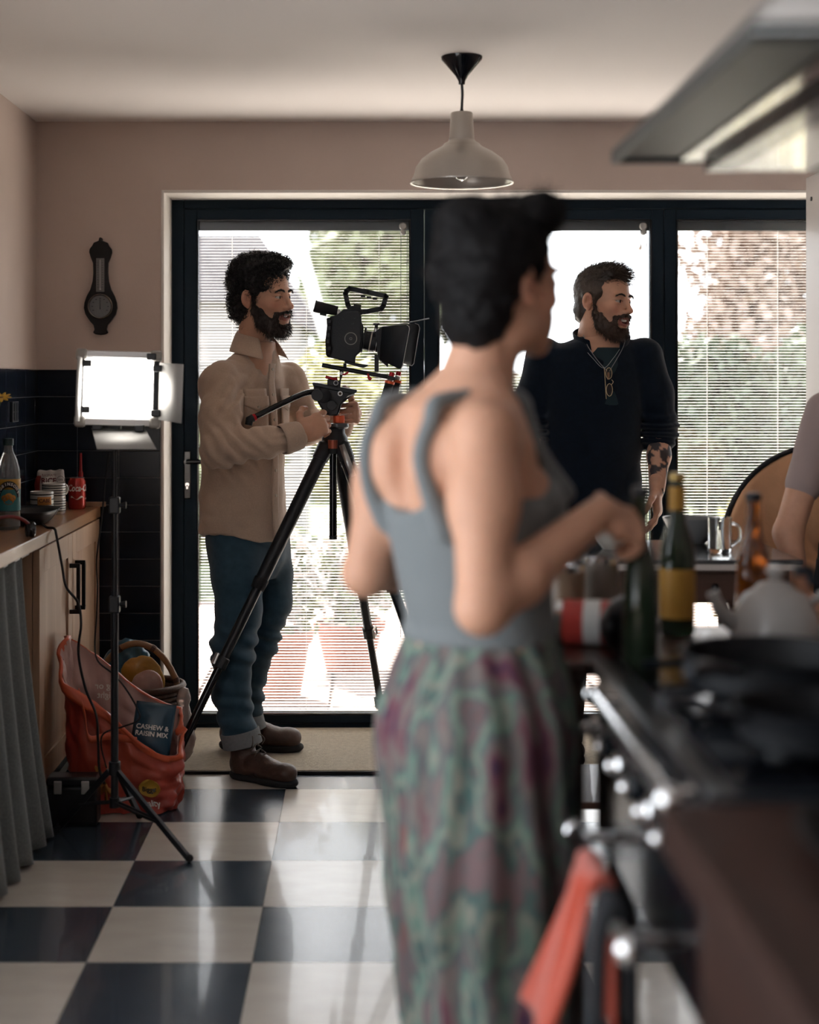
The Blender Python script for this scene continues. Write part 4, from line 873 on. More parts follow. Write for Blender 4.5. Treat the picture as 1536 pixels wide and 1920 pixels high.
def head_extras(t, Rm, o, hv, open_=.5, brow=(.02, .014, .011), gaze=0.0, bw=1.0):
    dz = .012*open_
    for sx in (-1, 1):
        c = np.array((sx*.032, -.0835, .0085)); m = MB(); m.sphere((0, 0, 0), .0132, 16, 12)
        m.v = [V3(turn(np.array(p)+c, Rm, o)) for p in m.v]; e = m.build('eye', M_eye, t, smooth=180)
        g = np.array((math.sin(gaze), -math.cos(gaze), .02)); g /= np.linalg.norm(g)
        m = MB(); q = V3(c+g*.0124); m.sphere((0, 0, 0), (.0062, .0062, .0016), 14, 6, M=Matrix.Translation(q) @ V3(g).to_track_quat('Z', 'Y').to_matrix().to_4x4())
        m.v = [V3(turn(np.array(p), Rm, o)) for p in m.v]; m.build('iris', M_iris, e, smooth=180)
        # brow
        gg = np.random.RandomState(5+sx); n = 260; u = gg.rand(n); r = np.stack((sx*(.010+.040*u), -.0985+.020*u**2+.001, .0285+.0075*np.sin(u*2.6)-.004*u+(gg.rand(n)-.5)*.007*(1-.5*u)*bw), 1)
        for i in range(n):
            near = hv[(np.abs(hv[:, 0]-r[i, 0]) < .003) & (np.abs(hv[:, 2]-r[i, 2]) < .003)]
            if len(near): r[i, 1] = near[:, 1].min()-.0003
        lash = np.array([(sx*(.0185+.0275*k/9), -.0995+.011*(k/9)**2*1.2, .0095+.0022*math.sin(k/9*3.14)) for k in range(10)]); mm = MB().tube([turn(p, Rm, o) for p in lash], .0009, 5); mm.build('eyelashes', mat('lash_black', (.01, .008, .007), .6), t, 180)
        d = np.stack((sx*(.9+0*u), -.25+.3*u, .45-.9*u), 1)+gg.randn(n, 3)*.15
        V, Q = strands(r, d, .010, .0008, seg=2, seed=3); V = turn(V, Rm, o)
        link('eyebrow', np_mesh('eyebrow', V, Q), mat('brow_hair', brow, .7), t, 180)
    m = MB()
    for k in range(-5, 5):
        a = (k+.5)*.0052; yy = -.1015+a*a*14; hh = (.0060+dz*.35) if abs(k+.5) < 2 else .0052+dz*.3
        m.box((a-.0025, yy, -.0525-hh), (a+.0025, yy+.006, -.0505+abs(a)*.08))
    m.v = [V3(turn(np.array(p), Rm, o)) for p in m.v]; m.build('teeth', M_teeth, t, bev=.0008)
def beard(t, Rm, o, m, open_=.5, seed=1, long=1.0):
    dz = .012*open_; G = SDF((-.09, -.15, -.165), (.09, .06, .03), .0026)
    G.cone((.069, -.010, .012), (.066, -.016, -.040), .006, .010*long, .01, sym=True)
    G.cone((.066, -.016, -.040), (.052, -.034, -.082), .010*long, .017*long, .015, sym=True)
    G.cone((.058, -.040, -.040), (.047, -.058, -.078), .006, .014*long, .02, sym=True)
    G.cone((.052, -.034, -.082), (.034, -.066, -.104), .017*long, .020*long, .015, sym=True)
    G.ell((0, -.066, -.102), (.048, .043, .028*long), .02)
    G.ell((0, -.088, -.108), (.030, .021, .022*long), .015)
    G.cone((.004, -.1135, -.0415), (.020, -.1085, -.0435), .0042, .0046, .005, sym=True)
    G.cone((.020, -.1085, -.0435), (.037, -.091, -.050), .0046, .0046, .006, sym=True)
    G.cone((.039, -.088, -.050), (.036, -.080, -.092), .0060, .016, .012, sym=True)
    G.ell((0, -.112, -.061-dz*.5), (.030, .030, .0125+dz*.6), .003, cut=True)
    G.ell((0, -.108, -.0835-dz), (.009, .012, .004), .006)
    G.noise(.0028, 160, seed); G.noise(.003, 60, seed+1)
    V, Q = G.net(); nr = normals(V, Q); g = np.random.RandomState(seed); i = g.choice(len(V), 2600)
    ok = nr[i][:, 1] < .6; i = i[ok]; d = nr[i]*.8+np.array((0, -.15, -.9)); SV, SQ = strands(V[i], d, .013*long, .0006, seg=2, seed=seed)
    K = np.array((.5, .5, .5)); V2, Q2, K2 = joined([(turn(V, Rm, o), Q, K), (turn(SV, Rm, o), SQ, K)])
    return link('beard', np_mesh('beard', V2, Q2), m, t, 180)
def hand_sdf(curl, spread=.1, thumb=(.35, .5), scale=1.0, h=.0022, left=False, wrist=.03):
    """hand along +x, palm towards -z, thumb at +y (right hand); curl: bend of the three joints for index..little"""
    G = SDF((-.06, -.075, -.10), (.21, .10, .06), h)
    G.ell((.045, .0, .0), (.052, .040, .0155), .01)
    G.ell((.075, .002, .001), (.022, .040, .0135), .012)
    G.ell((.03, .024, -.007), (.032, .019, .016), .012)
    G.ell((.03, -.024, -.006), (.035, .016, .014), .012)
    G.cone((-wrist, 0, 0), (.01, 0, 0), .0255, .024, .015)
    nails = []
    for k, (y, L, r) in enumerate(((.029, .074, .0090), (.0095, .082, .0092), (-.0105, .076, .0088), (-.029, .060, .0078))):
        c = curl[k] if isinstance(curl[0], (tuple, list)) else curl
        p = np.array((.083-.004*abs(k-1), y, .002)); a = 0; sp = spread*(1.4-k)*.6
        G.ell(p, (.011, .0095, .0105), .008)
        for j, fr in enumerate((.45, .30, .25)):
            a += c[j]; d = np.array((math.cos(a)*math.cos(sp), math.sin(sp)*math.cos(a), -math.sin(a))); q = p+d*L*fr
            G.cone(p, q, r*(1-.06*j), r*(1-.06*(j+1)), .004); p = q
        up = np.array((-math.sin(a)*-1*0+math.sin(a), 0, math.cos(a))); nails.append((p-d*.001+up*r*.72, r*.62))
    p = np.array((.018, .030, -.006)); a0, b0 = thumb
    for j, (L, r) in enumerate(((.040, .0125), (.034, .0102), (.026, .0092))):
        ang = 1.0-a0*j*.6; d = np.array((math.cos(ang), math.sin(ang), -b0*(.4+.5*j))); d /= np.linalg.norm(d); q = p+d*L
        G.cone(p, q, r*1.05, r*.92, .006); p = q
    V, Q = G.net(); V = relax(V, Q, 1, .4); K = np.tile(SKIN, (len(V), 1)); kn = np.zeros(len(V))
    for c, r in nails: kn = np.maximum(kn, np.exp(-np.sum((V-c)**2, 1)/(r*1.0)**2))
    K = K*(1-.5*kn[:, None])+np.array((.62, .40, .32))*.5*kn[:, None]
    tip = np.clip((V[:, 0]-.08)/.1, 0, 1)[:, None]*.35; K = K*(1-tip)+BLUSH*tip
    V = V*scale
    if left: V = V*np.array((1, -1, 1)); Q = Q[:, ::-1]
    return V, Q, K
def basis(x, z):
    """rotation whose first axis is x and third near z"""
    x = np.array(x, float); x /= np.linalg.norm(x); z = np.array(z, float); z -= x*(x@z); z /= np.linalg.norm(z)
    return np.stack((x, np.cross(z, x), z), 1)
def bounds(*pts, m=.15): P = np.array(pts); return P.min(0)-m, P.max(0)+m
def fold(x, y, z, s, a, seed=0):
    n = vnoise(x, y, z, s, seed); return a*(1-2*np.abs(n))
def scalp_hair(t, Rm, o, m, name, caps, cuts, noise, curls, seed, h=.003, extra=None):
    G = SDF((-.125, -.14, -.13), (.125, .15, .19), h)
    for c, r in caps: G.ell(c, r, .02, sym=c[0] != 0)
    for c, r in cuts: G.ell(c, r, .008, sym=c[0] != 0, cut=True)
    for a, s in noise: G.noise(a, s, seed)
    V, Q = G.net(); parts = [(turn(V, Rm, o), Q, (.5, .5, .5))]; nr = normals(V, Q); g = np.random.RandomState(seed)
    for n, fn in curls:
        i = g.choice(len(V), n*3); i = i[nr[i][:, 2] > -.55][:n]; i = i[np.linalg.norm(V[i], axis=1) > .07]; SV, SQ = fn(V[i], nr[i], g); parts.append((turn(SV, Rm, o), SQ, (.5, .5, .5)))
    V2, Q2, K = joined(parts); return link(name, np_mesh(name, V2, Q2), m, t, 180)
def boot(t, heel, toe, m, h_shaft=.10, name='boot', lace=True):
    heel = np.array(heel, float); toe = np.array(toe, float); x = toe-heel; L = np.linalg.norm(x); x /= L; s = L/.30
    Rm = np.stack((x, np.cross((0, 0, 1), x), (0, 0, 1)), 1); G = SDF((-.04, -.08, -.0), (.34, .08, .24), .003)
    G.cone((.055, 0, .065), (.055, 0, .06+h_shaft), .044, .046, .02)
    G.ell((.055, 0, .05), (.052, .036, .05), .02); G.ell((.12, 0, .06), (.075, .040, .045), .03); G.ell((.205, 0, .045), (.075, .047, .038), .03); G.ell((.255, 0, .045), (.038, .040, .034), .02)
    G.half((0, 0, -1), -.022, 0); G.noise(.003, 30, 3, sc3=(1.5, .6, 1))
    V, Q = G.net(); V = relax(V, Q, 1)*s; b = link(name, np_mesh(name, turn(V, Rm, heel), Q), m, t, 180)
    G = SDF((-.04, -.08, -.01), (.34, .08, .05), .003)
    G.ell((.06, 0, .016), (.062, .040, .03), .01); G.ell((.205, 0, .016), (.098, .049, .03), .05); G.half((0, 0, 1), .026); G.half((0, 0, -1), -.001)
    V, Q = G.net(); link('sole', np_mesh('sole', turn(V*s, Rm, heel), Q), M_rubber, b, 180)
    if lace:
        mb = MB()
        for k in range(5):
            z = .15-.017*k; xx = .095+.018*k; r = .032
            for sg in (-1, 1):
                mb.tube([turn(np.array((xx-.012, -sg*r, z-.012))*s, Rm, heel), turn(np.array((xx+.006, 0, z+.006))*s, Rm, heel), turn(np.array((xx+.004, sg*r, z-.016))*s, Rm, heel)], .0022, 5)
        for sg in (-1, 1): mb.tube(smooth_path([turn(np.array(p)*s, Rm, heel) for p in ((.10, 0, .155), (.115, sg*.02, .168), (.128, sg*.035, .15), (.118, sg*.03, .13))], 4), .002, 5)
        mb.build('lace', mat('boot_lace', (.10, .085, .07), .8), b, 180)
    return b

# ---------------------------------------------------------------- the camera operator
M_shirt = mat('beige_shirt', (.46, .335, .255), .85, var=.06, vscale=200, bump=.12, bscale=700, sheen=.2, stretch=(1, 1, 1))
M_jeans = mat('blue_denim', (.012, .042, .070), .8, col2=(.024, .064, .098), vscale=40, bump=.25, bscale=900, sheen=.1)
M_cuffd = mat('pale_denim_inside', (.16, .17, .18), .85, var=.1, vscale=100, bump=.2, bscale=800)
M_hair1 = mat('black_brown_hair', (.008, .006, .006), .45); M_beard1 = mat('dark_brown_beard', (.024, .015, .012), .55)
M_bootl = mat('brown_leather', (.040, .020, .014), .5, col2=(.07, .036, .026), vscale=18, bump=.2, bscale=60)
M_btn = mat('horn_button', (.45, .37, .30), .3)
a1 = thing('person', 'bearded person in beige shirt and jeans operating the film camera', 'person', (W(470, 0, 5.56)[0], 5.56, 0))
H1 = W(491, 561, 5.52); R1 = Rz(math.radians(60)) @ Rx(math.radians(3)) @ Ry(math.radians(-2))
hv, hq, hk = head_sdf(open_=.35); hv_a = hv
d_ = 5.28
sR, eR, wR = W(414, 712, 5.40), W(413, 842, 5.27), W(566, 812, 5.345)
sL, eL, wL = W(540, 712, 5.69), W(577, 802, 5.74), W(640, 795, 5.66)
parts = [(turn(hv*1.0, R1, H1), hq, hk)]
hV, hQ, hK = hand_sdf(((.15, .75, .35), (.35, .85, .5), (.5, .9, .5), (.6, .85, .5)), .12, (.8, .5), 1.06)
hd = W(640, 776, 5.438)-wR; RH = basis(hd, (-.12, -1, .18)); parts.append((turn(hV, RH, wR+.0*hd), hQ, hK))
hV, hQ, hK = hand_sdf(((.9, .9, .6), (.95, .9, .6), (1.0, .9, .6), (1.0, .9, .6)), .02, (.5, .3), 1.0, left=True)
parts.append((turn(hV, basis((.02, -1, .05), (1, .05, .1)), W(666, 775, 5.632)), hQ, hK))
G = SDF(*bounds(sR, eR, wR, sL, eL, wL, W(465, 1400, 5.45), W(490, 640, 5.55), m=.2), .008)   # body inside the clothes
YW = math.radians(55)
def row(px, py, d, rx, ry): p = W(px, py, d); return (p[2], p[0], p[1], rx, ry)
G.loft([row(487, 640, 5.54, .055, .055), row(470, 700, 5.54, .15, .08), row(460, 800, 5.53, .16, .11), row(458, 1010, 5.55, .15, .12)], YW)
G.chain([(sR, .04), (eR, .036), (wR, .026)]); G.chain([(sL, .04), (eL, .036), (W(655, 780, 5.64), .026)])
G.chain([(W(440, 1000, 5.48), .07), (W(446, 1146, 5.45), .05), (W(437, 1215, 5.44), .046), (W(434, 1300, 5.45), .042), (W(451, 1395, 5.44), .036)]); G.chain([(W(497, 1000, 5.64), .07), (W(503, 1130, 5.63), .05), (W(488, 1200, 5.66), .042), (W(468, 1275, 5.71), .036), (W(465, 1390, 5.74), .034)])
v, q = G.net(); parts.append((v, q, SKIN)); sdf_obj('body', parts, M_skin, a1)
head_extras(a1, R1, H1, hv_a, .35, gaze=.25)
beard(a1, R1, H1, M_beard1, .35, 2, 1.08)
def curl_fn(V, n, g): return strands(V-n*.002, n*.8+g.randn(len(V), 3)*.6, .017, .0021, curl=.0085, seg=10, sides=4, seed=4, turns=1.4)
scalp_hair(a1, R1, H1, M_hair1, 'hair', [((0, .022, .062), (.086, .106, .092)), ((0, .055, -.02), (.074, .066, .085)), ((0, -.040, .118), (.064, .062, .036)), ((.05, .02, .10), (.05, .07, .05)), ((.070, -.030, .020), (.010, .020, .032))],
           [((0, -.135, -.005), (.085, .090, .092)), ((.082, .012, -.004), (.017, .024, .034)), ((0, -.03, -.14), (.12, .085, .10)), ((.09, -.06, -.02), (.05, .05, .06))], ((.006, 55), (.003, 110)), [(2600, curl_fn)], 8)
# shirt
G = SDF(*bounds(sR, eR, W(556, 820, 5.28), sL, eL, W(636, 795, 5.66), W(455, 1030, 5.55), m=.2), .0052)
pc = lambda p: (p[0], p[1])
G.loft([row(484, 652, 5.54, .066, .064), row(474, 672, 5.54, .115, .076), row(466, 690, 5.54, .165, .090), row(461, 715, 5.54, .186, .108), row(459, 760, 5.54, .182, .124), row(457, 850, 5.54, .176, .136), row(455, 935, 5.55, .180, .141), row(457, 1030, 5.55, .182, .145)],
       YW, .03, bottom=lambda u, v: W(0, 1012, 5.55)[2]+.032*np.clip(np.abs(u)/.18, 0, 1)**2-.0*v)
G.chain([(sR, .070), ((sR+eR)/2, .066), (eR, .060)], .045); G.chain([(eR, .060), (W(500, 830, 5.292), .056), (W(556, 820, 5.336), .043)], .03)
G.chain([(sL, .070), (eL, .060), (W(640, 800, 5.67), .046)], .045)
def shirt_folds(x, y, z):
    r = fold(x*.9+z*.3, y*.9, z*.8-x*.3, 8, .0065, 3)+fold(x, y, z*1.3, 19, .0032, 5)
    de = np.exp(-((x-eR[0]-.04)**2+(z-eR[2])**2)/.0075)*(y < 5.42)
    r = r+de*.0085*np.sin((x*.75+z*.66)*150+2.5*vnoise(x, y, z, 16, 9))
    dc = np.exp(-((x-W(540, 0, 5.28)[0])/.035)**2)*(z < 1.24)*(y < 5.4); r = r+dc*.004*np.sin(z*230+3*vnoise(x, y, z, 20, 2))
    ar = np.exp(-((x-sR[0]-.05)**2+(z-sR[2]+.06)**2)/.006); r = r+ar*.006*np.sin((x-z*.5)*130+2*vnoise(x, y, z, 15, 4))
    return r
G.warp(shirt_folds)
v, q = G.net(); sdf_obj('shirt', [(v, q, (.5, .5, .5))], M_shirt, a1)
# collar: stand and two folded wings
cN = W(481, 648, 5.54); ca, sa = math.cos(YW), math.sin(YW)
def yawed(u, v, z): return (cN[0]+u*ca-v*sa, cN[1]+u*sa+v*ca, cN[2]+z)      # u across, v back (+) front (-)
for sg in (-1, 1):
    def wing(u, v, sg=sg):
        a = math.pi/2+sg*(.0+u*2.45)                                        # from the nape round to the throat
        top = .060-.036*u; rt = .063+.003*u; rb = .086+.026*u; bot = -.018-.036*u**2.2
        k = v; r = rt+(rb-rt)*k**.8; z = top+(bot-top)*k; r2 = 1.0+.12*math.sin(a)
        return yawed(r*math.cos(a)*(1.0), r*math.sin(a)*r2-.012*u*k, z)
    MB().sheet(wing, 16, 6).build('collar_wing', M_shirt, a1, 180, solid=.003, sub=1)
# placket, pockets, buttons, cuff
def on_shirt(u, z):
    A = [row(484, 652, 5.54, .066, .064), row(461, 715, 5.54, .186, .108), row(459, 760, 5.54, .182, .124), row(457, 850, 5.54, .176, .136), row(455, 935, 5.55, .180, .141), row(457, 1030, 5.55, .182, .145)]
    A = np.array(sorted(A)); g = lambda c: np.interp(z, A[:, 0], A[:, c]); ry, rx = g(4), g(3)
    v = -ry*math.sqrt(max(0, 1-(u/rx)**2))-.0065
    return np.array((g(1)+u*ca-v*sa, g(2)+u*sa+v*ca, z))
zt_, zb_ = W(0, 682, 5.54)[2], W(0, 1010, 5.54)[2]
MB().sheet(lambda u, v: on_shirt(-.017+.034*u, zb_+(zt_-zb_)*v), 4, 30).build('placket', M_shirt, a1, 180, solid=.004)
for k in range(6):
    p = on_shirt(0, zt_-.02-k*.088); n = (math.sin(YW), -math.cos(YW), 0); MB().cyl(p, p+np.array(n)*.005, .0055, n=12).build('button', M_btn, a1)
for u0 in (-.125, .045):
    pk = MB().sheet(lambda u, v: on_shirt(u0+.09*u, W(0, 800, 5.54)[2]-.02*(1-abs(2*u-1))*(v < .1)+(.135)*v)+np.array((math.sin(YW)*.003, -math.cos(YW)*.003, 0)), 8, 8).build('pocket', M_shirt, a1, 180, solid=.003)
    def flap(u, v):
        z = W(0, 742, 5.54)[2]; return on_shirt(u0-.003+.096*u, z-(.052-.02*abs(2*u-1))*(1-v))+np.array((math.sin(YW)*.008, -math.cos(YW)*.008, 0))
    MB().sheet(flap, 8, 5).build('pocket_flap', M_shirt, pk, 180, solid=.003)
    p = on_shirt(u0+.045, W(0, 762, 5.54)[2]); MB().cyl(p, p+np.array((math.sin(YW), -math.cos(YW), 0))*.013, .005, n=10).build('button', M_btn, pk)
dc = (wR-W(500, 830, 5.292)); dc /= np.linalg.norm(dc); c0 = W(528, 825, 5.309)
MB().tube([c0, c0+dc*.012, c0+dc*.065, c0+dc*.072, c0+dc*.066], [.050, .0525, .0475, .044, .036], 22, cap=False).build('cuff', M_shirt, a1, 60, solid=.003)
p = c0+dc*.055+np.array((0, -.047, -.02)); MB().cyl(p, p+np.array((0, -.006, -.001)), .005, n=10).build('cuff_button', M_btn, a1)
# jeans
G = SDF(*bounds(W(382, 960, 5.5), W(546, 960, 5.7), W(440, 1395, 5.45), W(478, 1380, 5.74), m=.19), .0058)
G.loft([row(460, 960, 5.56, .150, .120), row(462, 1010, 5.56, .158, .135), row(464, 1050, 5.56, .150, .130), row(464, 1085, 5.56, .12, .10)], YW, .04)
G.chain([(W(440, 1010, 5.49), .092), (W(446, 1080, 5.47), .091), (W(448, 1146, 5.45), .079), (W(437, 1215, 5.44), .074), (W(434, 1300, 5.445), .064), (W(450, 1378, 5.435), .062)], .03)
G.chain([(W(497, 1010, 5.64), .092), (W(505, 1080, 5.64), .085), (W(506, 1130, 5.63), .079), (W(488, 1200, 5.66), .066), (W(468, 1275, 5.71), .056), (W(465, 1350, 5.74), .052)], .02)
def jean_folds(x, y, z):
    k = np.exp(-((z-W(0, 1215, 5.44)[2])/.075)**2)+.9*np.exp(-((z-W(0, 1340, 5.44)[2])/.07)**2)
    return fold(x, y, z, 10, .003, 13)+k*.0075*np.sin(z*105+x*35+2.2*vnoise(x, y, z, 12, 6))
G.warp(jean_folds); v, q = G.net(); sdf_obj('jeans', [(v, q, (.5, .5, .5))], M_jeans, a1)
for (cx, cy, d, r) in ((453, 1386, 5.435, .066), (466, 1358, 5.74, .058)):
    c = W(cx, cy, d); MB().lathe([(r, -.022), (r+.004, -.020), (r+.003, .028), (r-.001, .032), (r-.006, .030), (r-.004, -.020)], c, 26, closed=True, M=rot('Y', math.radians(-12), c)).build('turn_up', M_cuffd, a1, 50)
zf = 0.0
hb = W(435, 1450, 0)  # heel of the near boot lies on the floor
def floor_at(px, py): d = FPX*CH/(py-VY); return np.array(((px-VX)/FPX*d, d, 0))
boot(a1, floor_at(434, 1456), floor_at(556, 1478), M_bootl); boot(a1, floor_at(412, 1410)+np.array((0, 0, .0135)), floor_at(568, 1416)+np.array((0, 0, .0135)), M_bootl)

# ---------------------------------------------------------------- the laughing man in the navy jumper
M_jump = mat('navy_fleece', (.005, .009, .017), 1.0, var=.2, vscale=60, bump=.25, bscale=900, sheen=.08, spec=.15)
M_tee = mat('dark_teal_tee', (.008, .022, .030), .9, bump=.1, bscale=600)
M_black_cloth = mat('black_cloth', (.006, .007, .010), .9, bump=.2, bscale=500)
M_hair2 = mat('brown_hair', (.045, .030, .022), .5); M_beard2 = mat('brown_beard', (.040, .021, .013), .55)
a2 = thing('person', 'laughing bearded person in navy zip neck jumper behind the table', 'person', (W(1115, 0, 5.72)[0], 5.72, 0))
H2 = W(1130, 569, 5.70); R2 = Rz(math.radians(47)) @ Rx(math.radians(4)) @ Ry(math.radians(3)); Y2 = math.radians(8)
hv, hq, hk = head_sdf(open_=1.0); hv_b = hv
s1, e1, w1 = W(1022, 668, 5.73), W(993, 800, 5.74), W(1000, 930, 5.64)
s2, e2, w2 = W(1208, 668, 5.73), W(1236, 800, 5.74), W(1232, 920, 5.66)
parts = [(turn(hv, R2, H2), hq, hk)]
G = SDF(*bounds(s1, e1, w1, s2, e2, w2, W(1115, 1400, 5.72), W(1130, 630, 5.72), m=.18), .006)
r2 = lambda px, py, rx, ry, d=5.72: row(px, py, d, rx, ry)
G.loft([r2(1130, 622, .058, .056), r2(1120, 655, .13, .08), r2(1113, 720, .15, .10), r2(1112, 950, .14, .10)], Y2)
G.chain([(s1, .04), (e1, .041), (W(995, 860, 5.69), .040), (w1, .027)]); G.chain([(s2, .04), (e2, .041), (W(1236, 855, 5.70), .041), (w2, .028)])
G.chain([(W(1070, 960, 5.72), .07), (W(1068, 1380, 5.72), .04)]); G.chain([(W(1160, 960, 5.72), .07), (W(1165, 1380, 5.72), .04)])
v, q = G.net(); K = np.tile(SKIN, (len(v), 1))
al = (v[:, 0] > W(1205, 0, 5.7)[0]) & (v[:, 2] < 1.22)                      # the tattooed forearm
tn = vnoise(v[:, 0], v[:, 1], v[:, 2], 34, 5)+.6*vnoise(v[:, 0], v[:, 1], v[:, 2], 75, 6); zz = v[:, 2]
ink = al & (((tn > .02) & (zz > 1.02) & (zz < 1.17)) | ((tn > .25) & (zz <= 1.02) & (zz > .93))); K[ink] = (.055, .045, .05)
parts.append((v, q, K))
for w_, lf in ((w1, False), (w2, True)):
    hV, hQ, hK = hand_sdf(((.25, .35, .2), (.3, .4, .25), (.35, .4, .25), (.4, .4, .25)), .06, (.5, .3), 1.05, .003, lf)
    parts.append((turn(hV, basis((0, -.12, -1), (-.95 if not lf else .95, -.3, 0)), w_+np.array((0, 0, .01))), hQ, hK))
sdf_obj('body', parts, M_skin, a2)
head_extras(a2, R2, H2, hv_b, 1.0, (.05, .03, .02), gaze=.2, bw=.8); beard(a2, R2, H2, M_beard2, 1.0, 9, .95)
def swept(V, n, g):
    k = V[:, 2] > .07; V = V[k]; n = n[k]; return strands(V-n*.006, n*.55+np.array((.15, -.75, .25))+g.randn(len(V), 3)*.22, .036, .0011, curl=.002, seg=4, sides=3, seed=5, droop=.25)
def stubble(V, n, g): return strands(V-n*.001, n*.5+np.array((0, .1, -.6))+g.randn(len(V), 3)*.2, .008, .0007, seg=2, seed=6)
scalp_hair(a2, R2, H2, M_hair2, 'hair', [((0, .020, .050), (.0795, .0995, .090)), ((0, .055, -.025), (.068, .052, .065)), ((0, -.030, .108), (.062, .060, .036)), ((.070, -.026, .016), (.0095, .018, .03))],
           [((0, -.138, -.005), (.088, .088, .088)), ((.082, .012, -.006), (.017, .024, .034)), ((0, -.03, -.14), (.12, .085, .10)), ((.09, -.06, -.02), (.05, .05, .06))], ((.003, 60),), [(3600, swept), (2200, stubble)], 18)
# jumper
G = SDF(*bounds(s1, W(990, 815, 5.74), s2, W(1236, 830, 5.72), W(1115, 955, 5.72), m=.2), .0055)
G.loft([r2(1130, 628, .078, .074), r2(1124, 640, .120, .082), r2(1116, 655, .180, .098), r2(1114, 680, .197, .112), r2(1112, 760, .190, .125), r2(1110, 850, .186, .13), r2(1108, 955, .180, .13)], Y2, .03)
G.chain([(s1, .068), (W(1003, 740, 5.74), .066), (e1, .062), (W(989, 815, 5.74), .058)], .03); G.chain([(s2, .068), (W(1226, 740, 5.74), .066), (e2, .062), (W(1237, 822, 5.73), .058)], .03)
G.ell(W(1130, 640, 5.66), (.062, .07, .075), .01, cut=True); G.cone(W(1133, 640, 5.57), W(1141, 690, 5.56), .045, .012, .008, cut=True)
def jump_folds(x, y, z):
    k = np.exp(-((z-W(0, 808, 5.74)[2])/.05)**2)*(np.abs(x-W(1113, 0, 5.72)[0]) > .17)
    return fold(x, y, z, 8, .005, 23)+k*.008*np.sin(z*190+2*vnoise(x, y, z, 14, 3))
G.warp(jump_folds); v, q = G.net(); sdf_obj('jumper', [(v, q, (.5, .5, .5))], M_jump, a2)
G = SDF(*bounds(W(1085, 640, 5.6), W(1190, 760, 5.8), m=.05), .005)
G.loft([r2(1131, 652, .066, .066, 5.70), r2(1128, 672, .09, .085, 5.70), r2(1128, 760, .10, .10, 5.70)], Y2, .01); v, q = G.net(); sdf_obj('t_shirt', [(v, q, (.5, .5, .5))], M_tee, a2)
cN2 = W(1127, 647, 5.715)
for sg in (-1, 1):                                                           # stand-up collar, open at the throat
    def wing(u, v, sg=sg):
        a = math.pi/2+Y2+sg*u*2.5; r = .083+.020*v*u+.004*v; z = -.012+(.098-.050*u)*v-.02*u
        return (cN2[0]+r*math.cos(a)*1.04, cN2[1]+r*math.sin(a)*.98, cN2[2]+z)
    MB().sheet(wing, 18, 5).build('collar', M_jump, a2, 180, solid=.007, sub=1)
    pts = [W(1131+sg*px, py, 5.70-dd) for px, py, dd in ((34, 632, .055), (29, 655, .085), (18, 678, .105), (8, 692, .118))]
    pts = [W(1134+sg*40, 628, 5.66), W(1136+sg*33, 650, 5.63), W(1138+sg*17, 676, 5.60), W(1141+sg*2, 696, 5.585)]
    MB().tube(smooth_path(pts, 6), .0014, 6).build('zip', mat('zip_metal', (.25, .25, .26), .35, .8), a2, 180)
p = W(1141, 700, 5.578); MB().box(p-np.array((.004, .002, .022)), p+np.array((.004, .002, .004))).build('zip_pull', mat('bronze_pull', (.35, .20, .12), .4, .6), a2, bev=.001)
MB().tube(smooth_path([W(1097, 655, 5.63), W(1112, 672, 5.60), W(1132, 690, 5.588), W(1150, 672, 5.59), W(1162, 655, 5.62)], 6), .0007, 5).build('necklace', M_alu, a2, 180)
G = SDF(*bounds(W(1040, 935, 5.72), W(1190, 935, 5.72), W(1068, 1410, 5.72), W(1165, 1410, 5.72), m=.18), .008)
G.loft([r2(1110, 930, .165, .12), r2(1112, 1000, .17, .13), r2(1113, 1050, .15, .11)], Y2); G.chain([(W(1072, 1010, 5.72), .09), (W(1068, 1190, 5.70), .07), (W(1066, 1383, 5.72), .053)]); G.chain([(W(1155, 1010, 5.72), .09), (W(1160, 1190, 5.70), .07), (W(1163, 1383, 5.72), .053)])
G.warp(lambda x, y, z: fold(x, y, z, 11, .004, 3)); v, q = G.net(); sdf_obj('trousers', [(v, q, (.5, .5, .5))], M_black_cloth, a2)
for px in (1066, 1163): c = W(px, 0, 5.78); boot(a2, (c[0], 5.79, .0135), (c[0]+(.02 if px > 1100 else -.02), 5.50, .0135), M_black_cloth, .1, 'shoe', False)
# spectacles hooked on the zip
gl = thing('spectacles', 'wire rimmed spectacles hooked on the navy jumper', 'spectacles', W(1143, 716, 5.572)); mb = MB(); lm = MB()
for c, rx, rz in ((W(1142, 700, 5.570), .011, .020), (W(1143, 731, 5.570), .011, .022)):
    ring = [c+np.array((rx*math.cos(t), .0015*math.cos(2*t), rz*math.sin(t))) for t in np.linspace(0, 6.283, 24, endpoint=False)]
    MB().tube(ring, .0012, 6, closed=True).build('rim', mat('gold_wire', (.55, .42, .25), .3, .9), gl, 180); MB().add([r for r in ring], [tuple(range(24))]).build('lens', glassmat('spec_lens', (.8, .75, .7), .15) if 'spec_lens' not in MATS else MATS['spec_lens'], gl)
MB().tube(smooth_path([W(1147, 712, 5.57), W(1150, 716, 5.567), W(1147, 721, 5.57)], 5), .0012, 6).build('bridge', MATS['gold_wire'], gl, 180)
MB().tube(smooth_path([W(1137, 748, 5.573), W(1134, 700, 5.583), W(1133, 690, 5.59)], 5), .0012, 6).build('temple', MATS['gold_wire'], gl, 180)

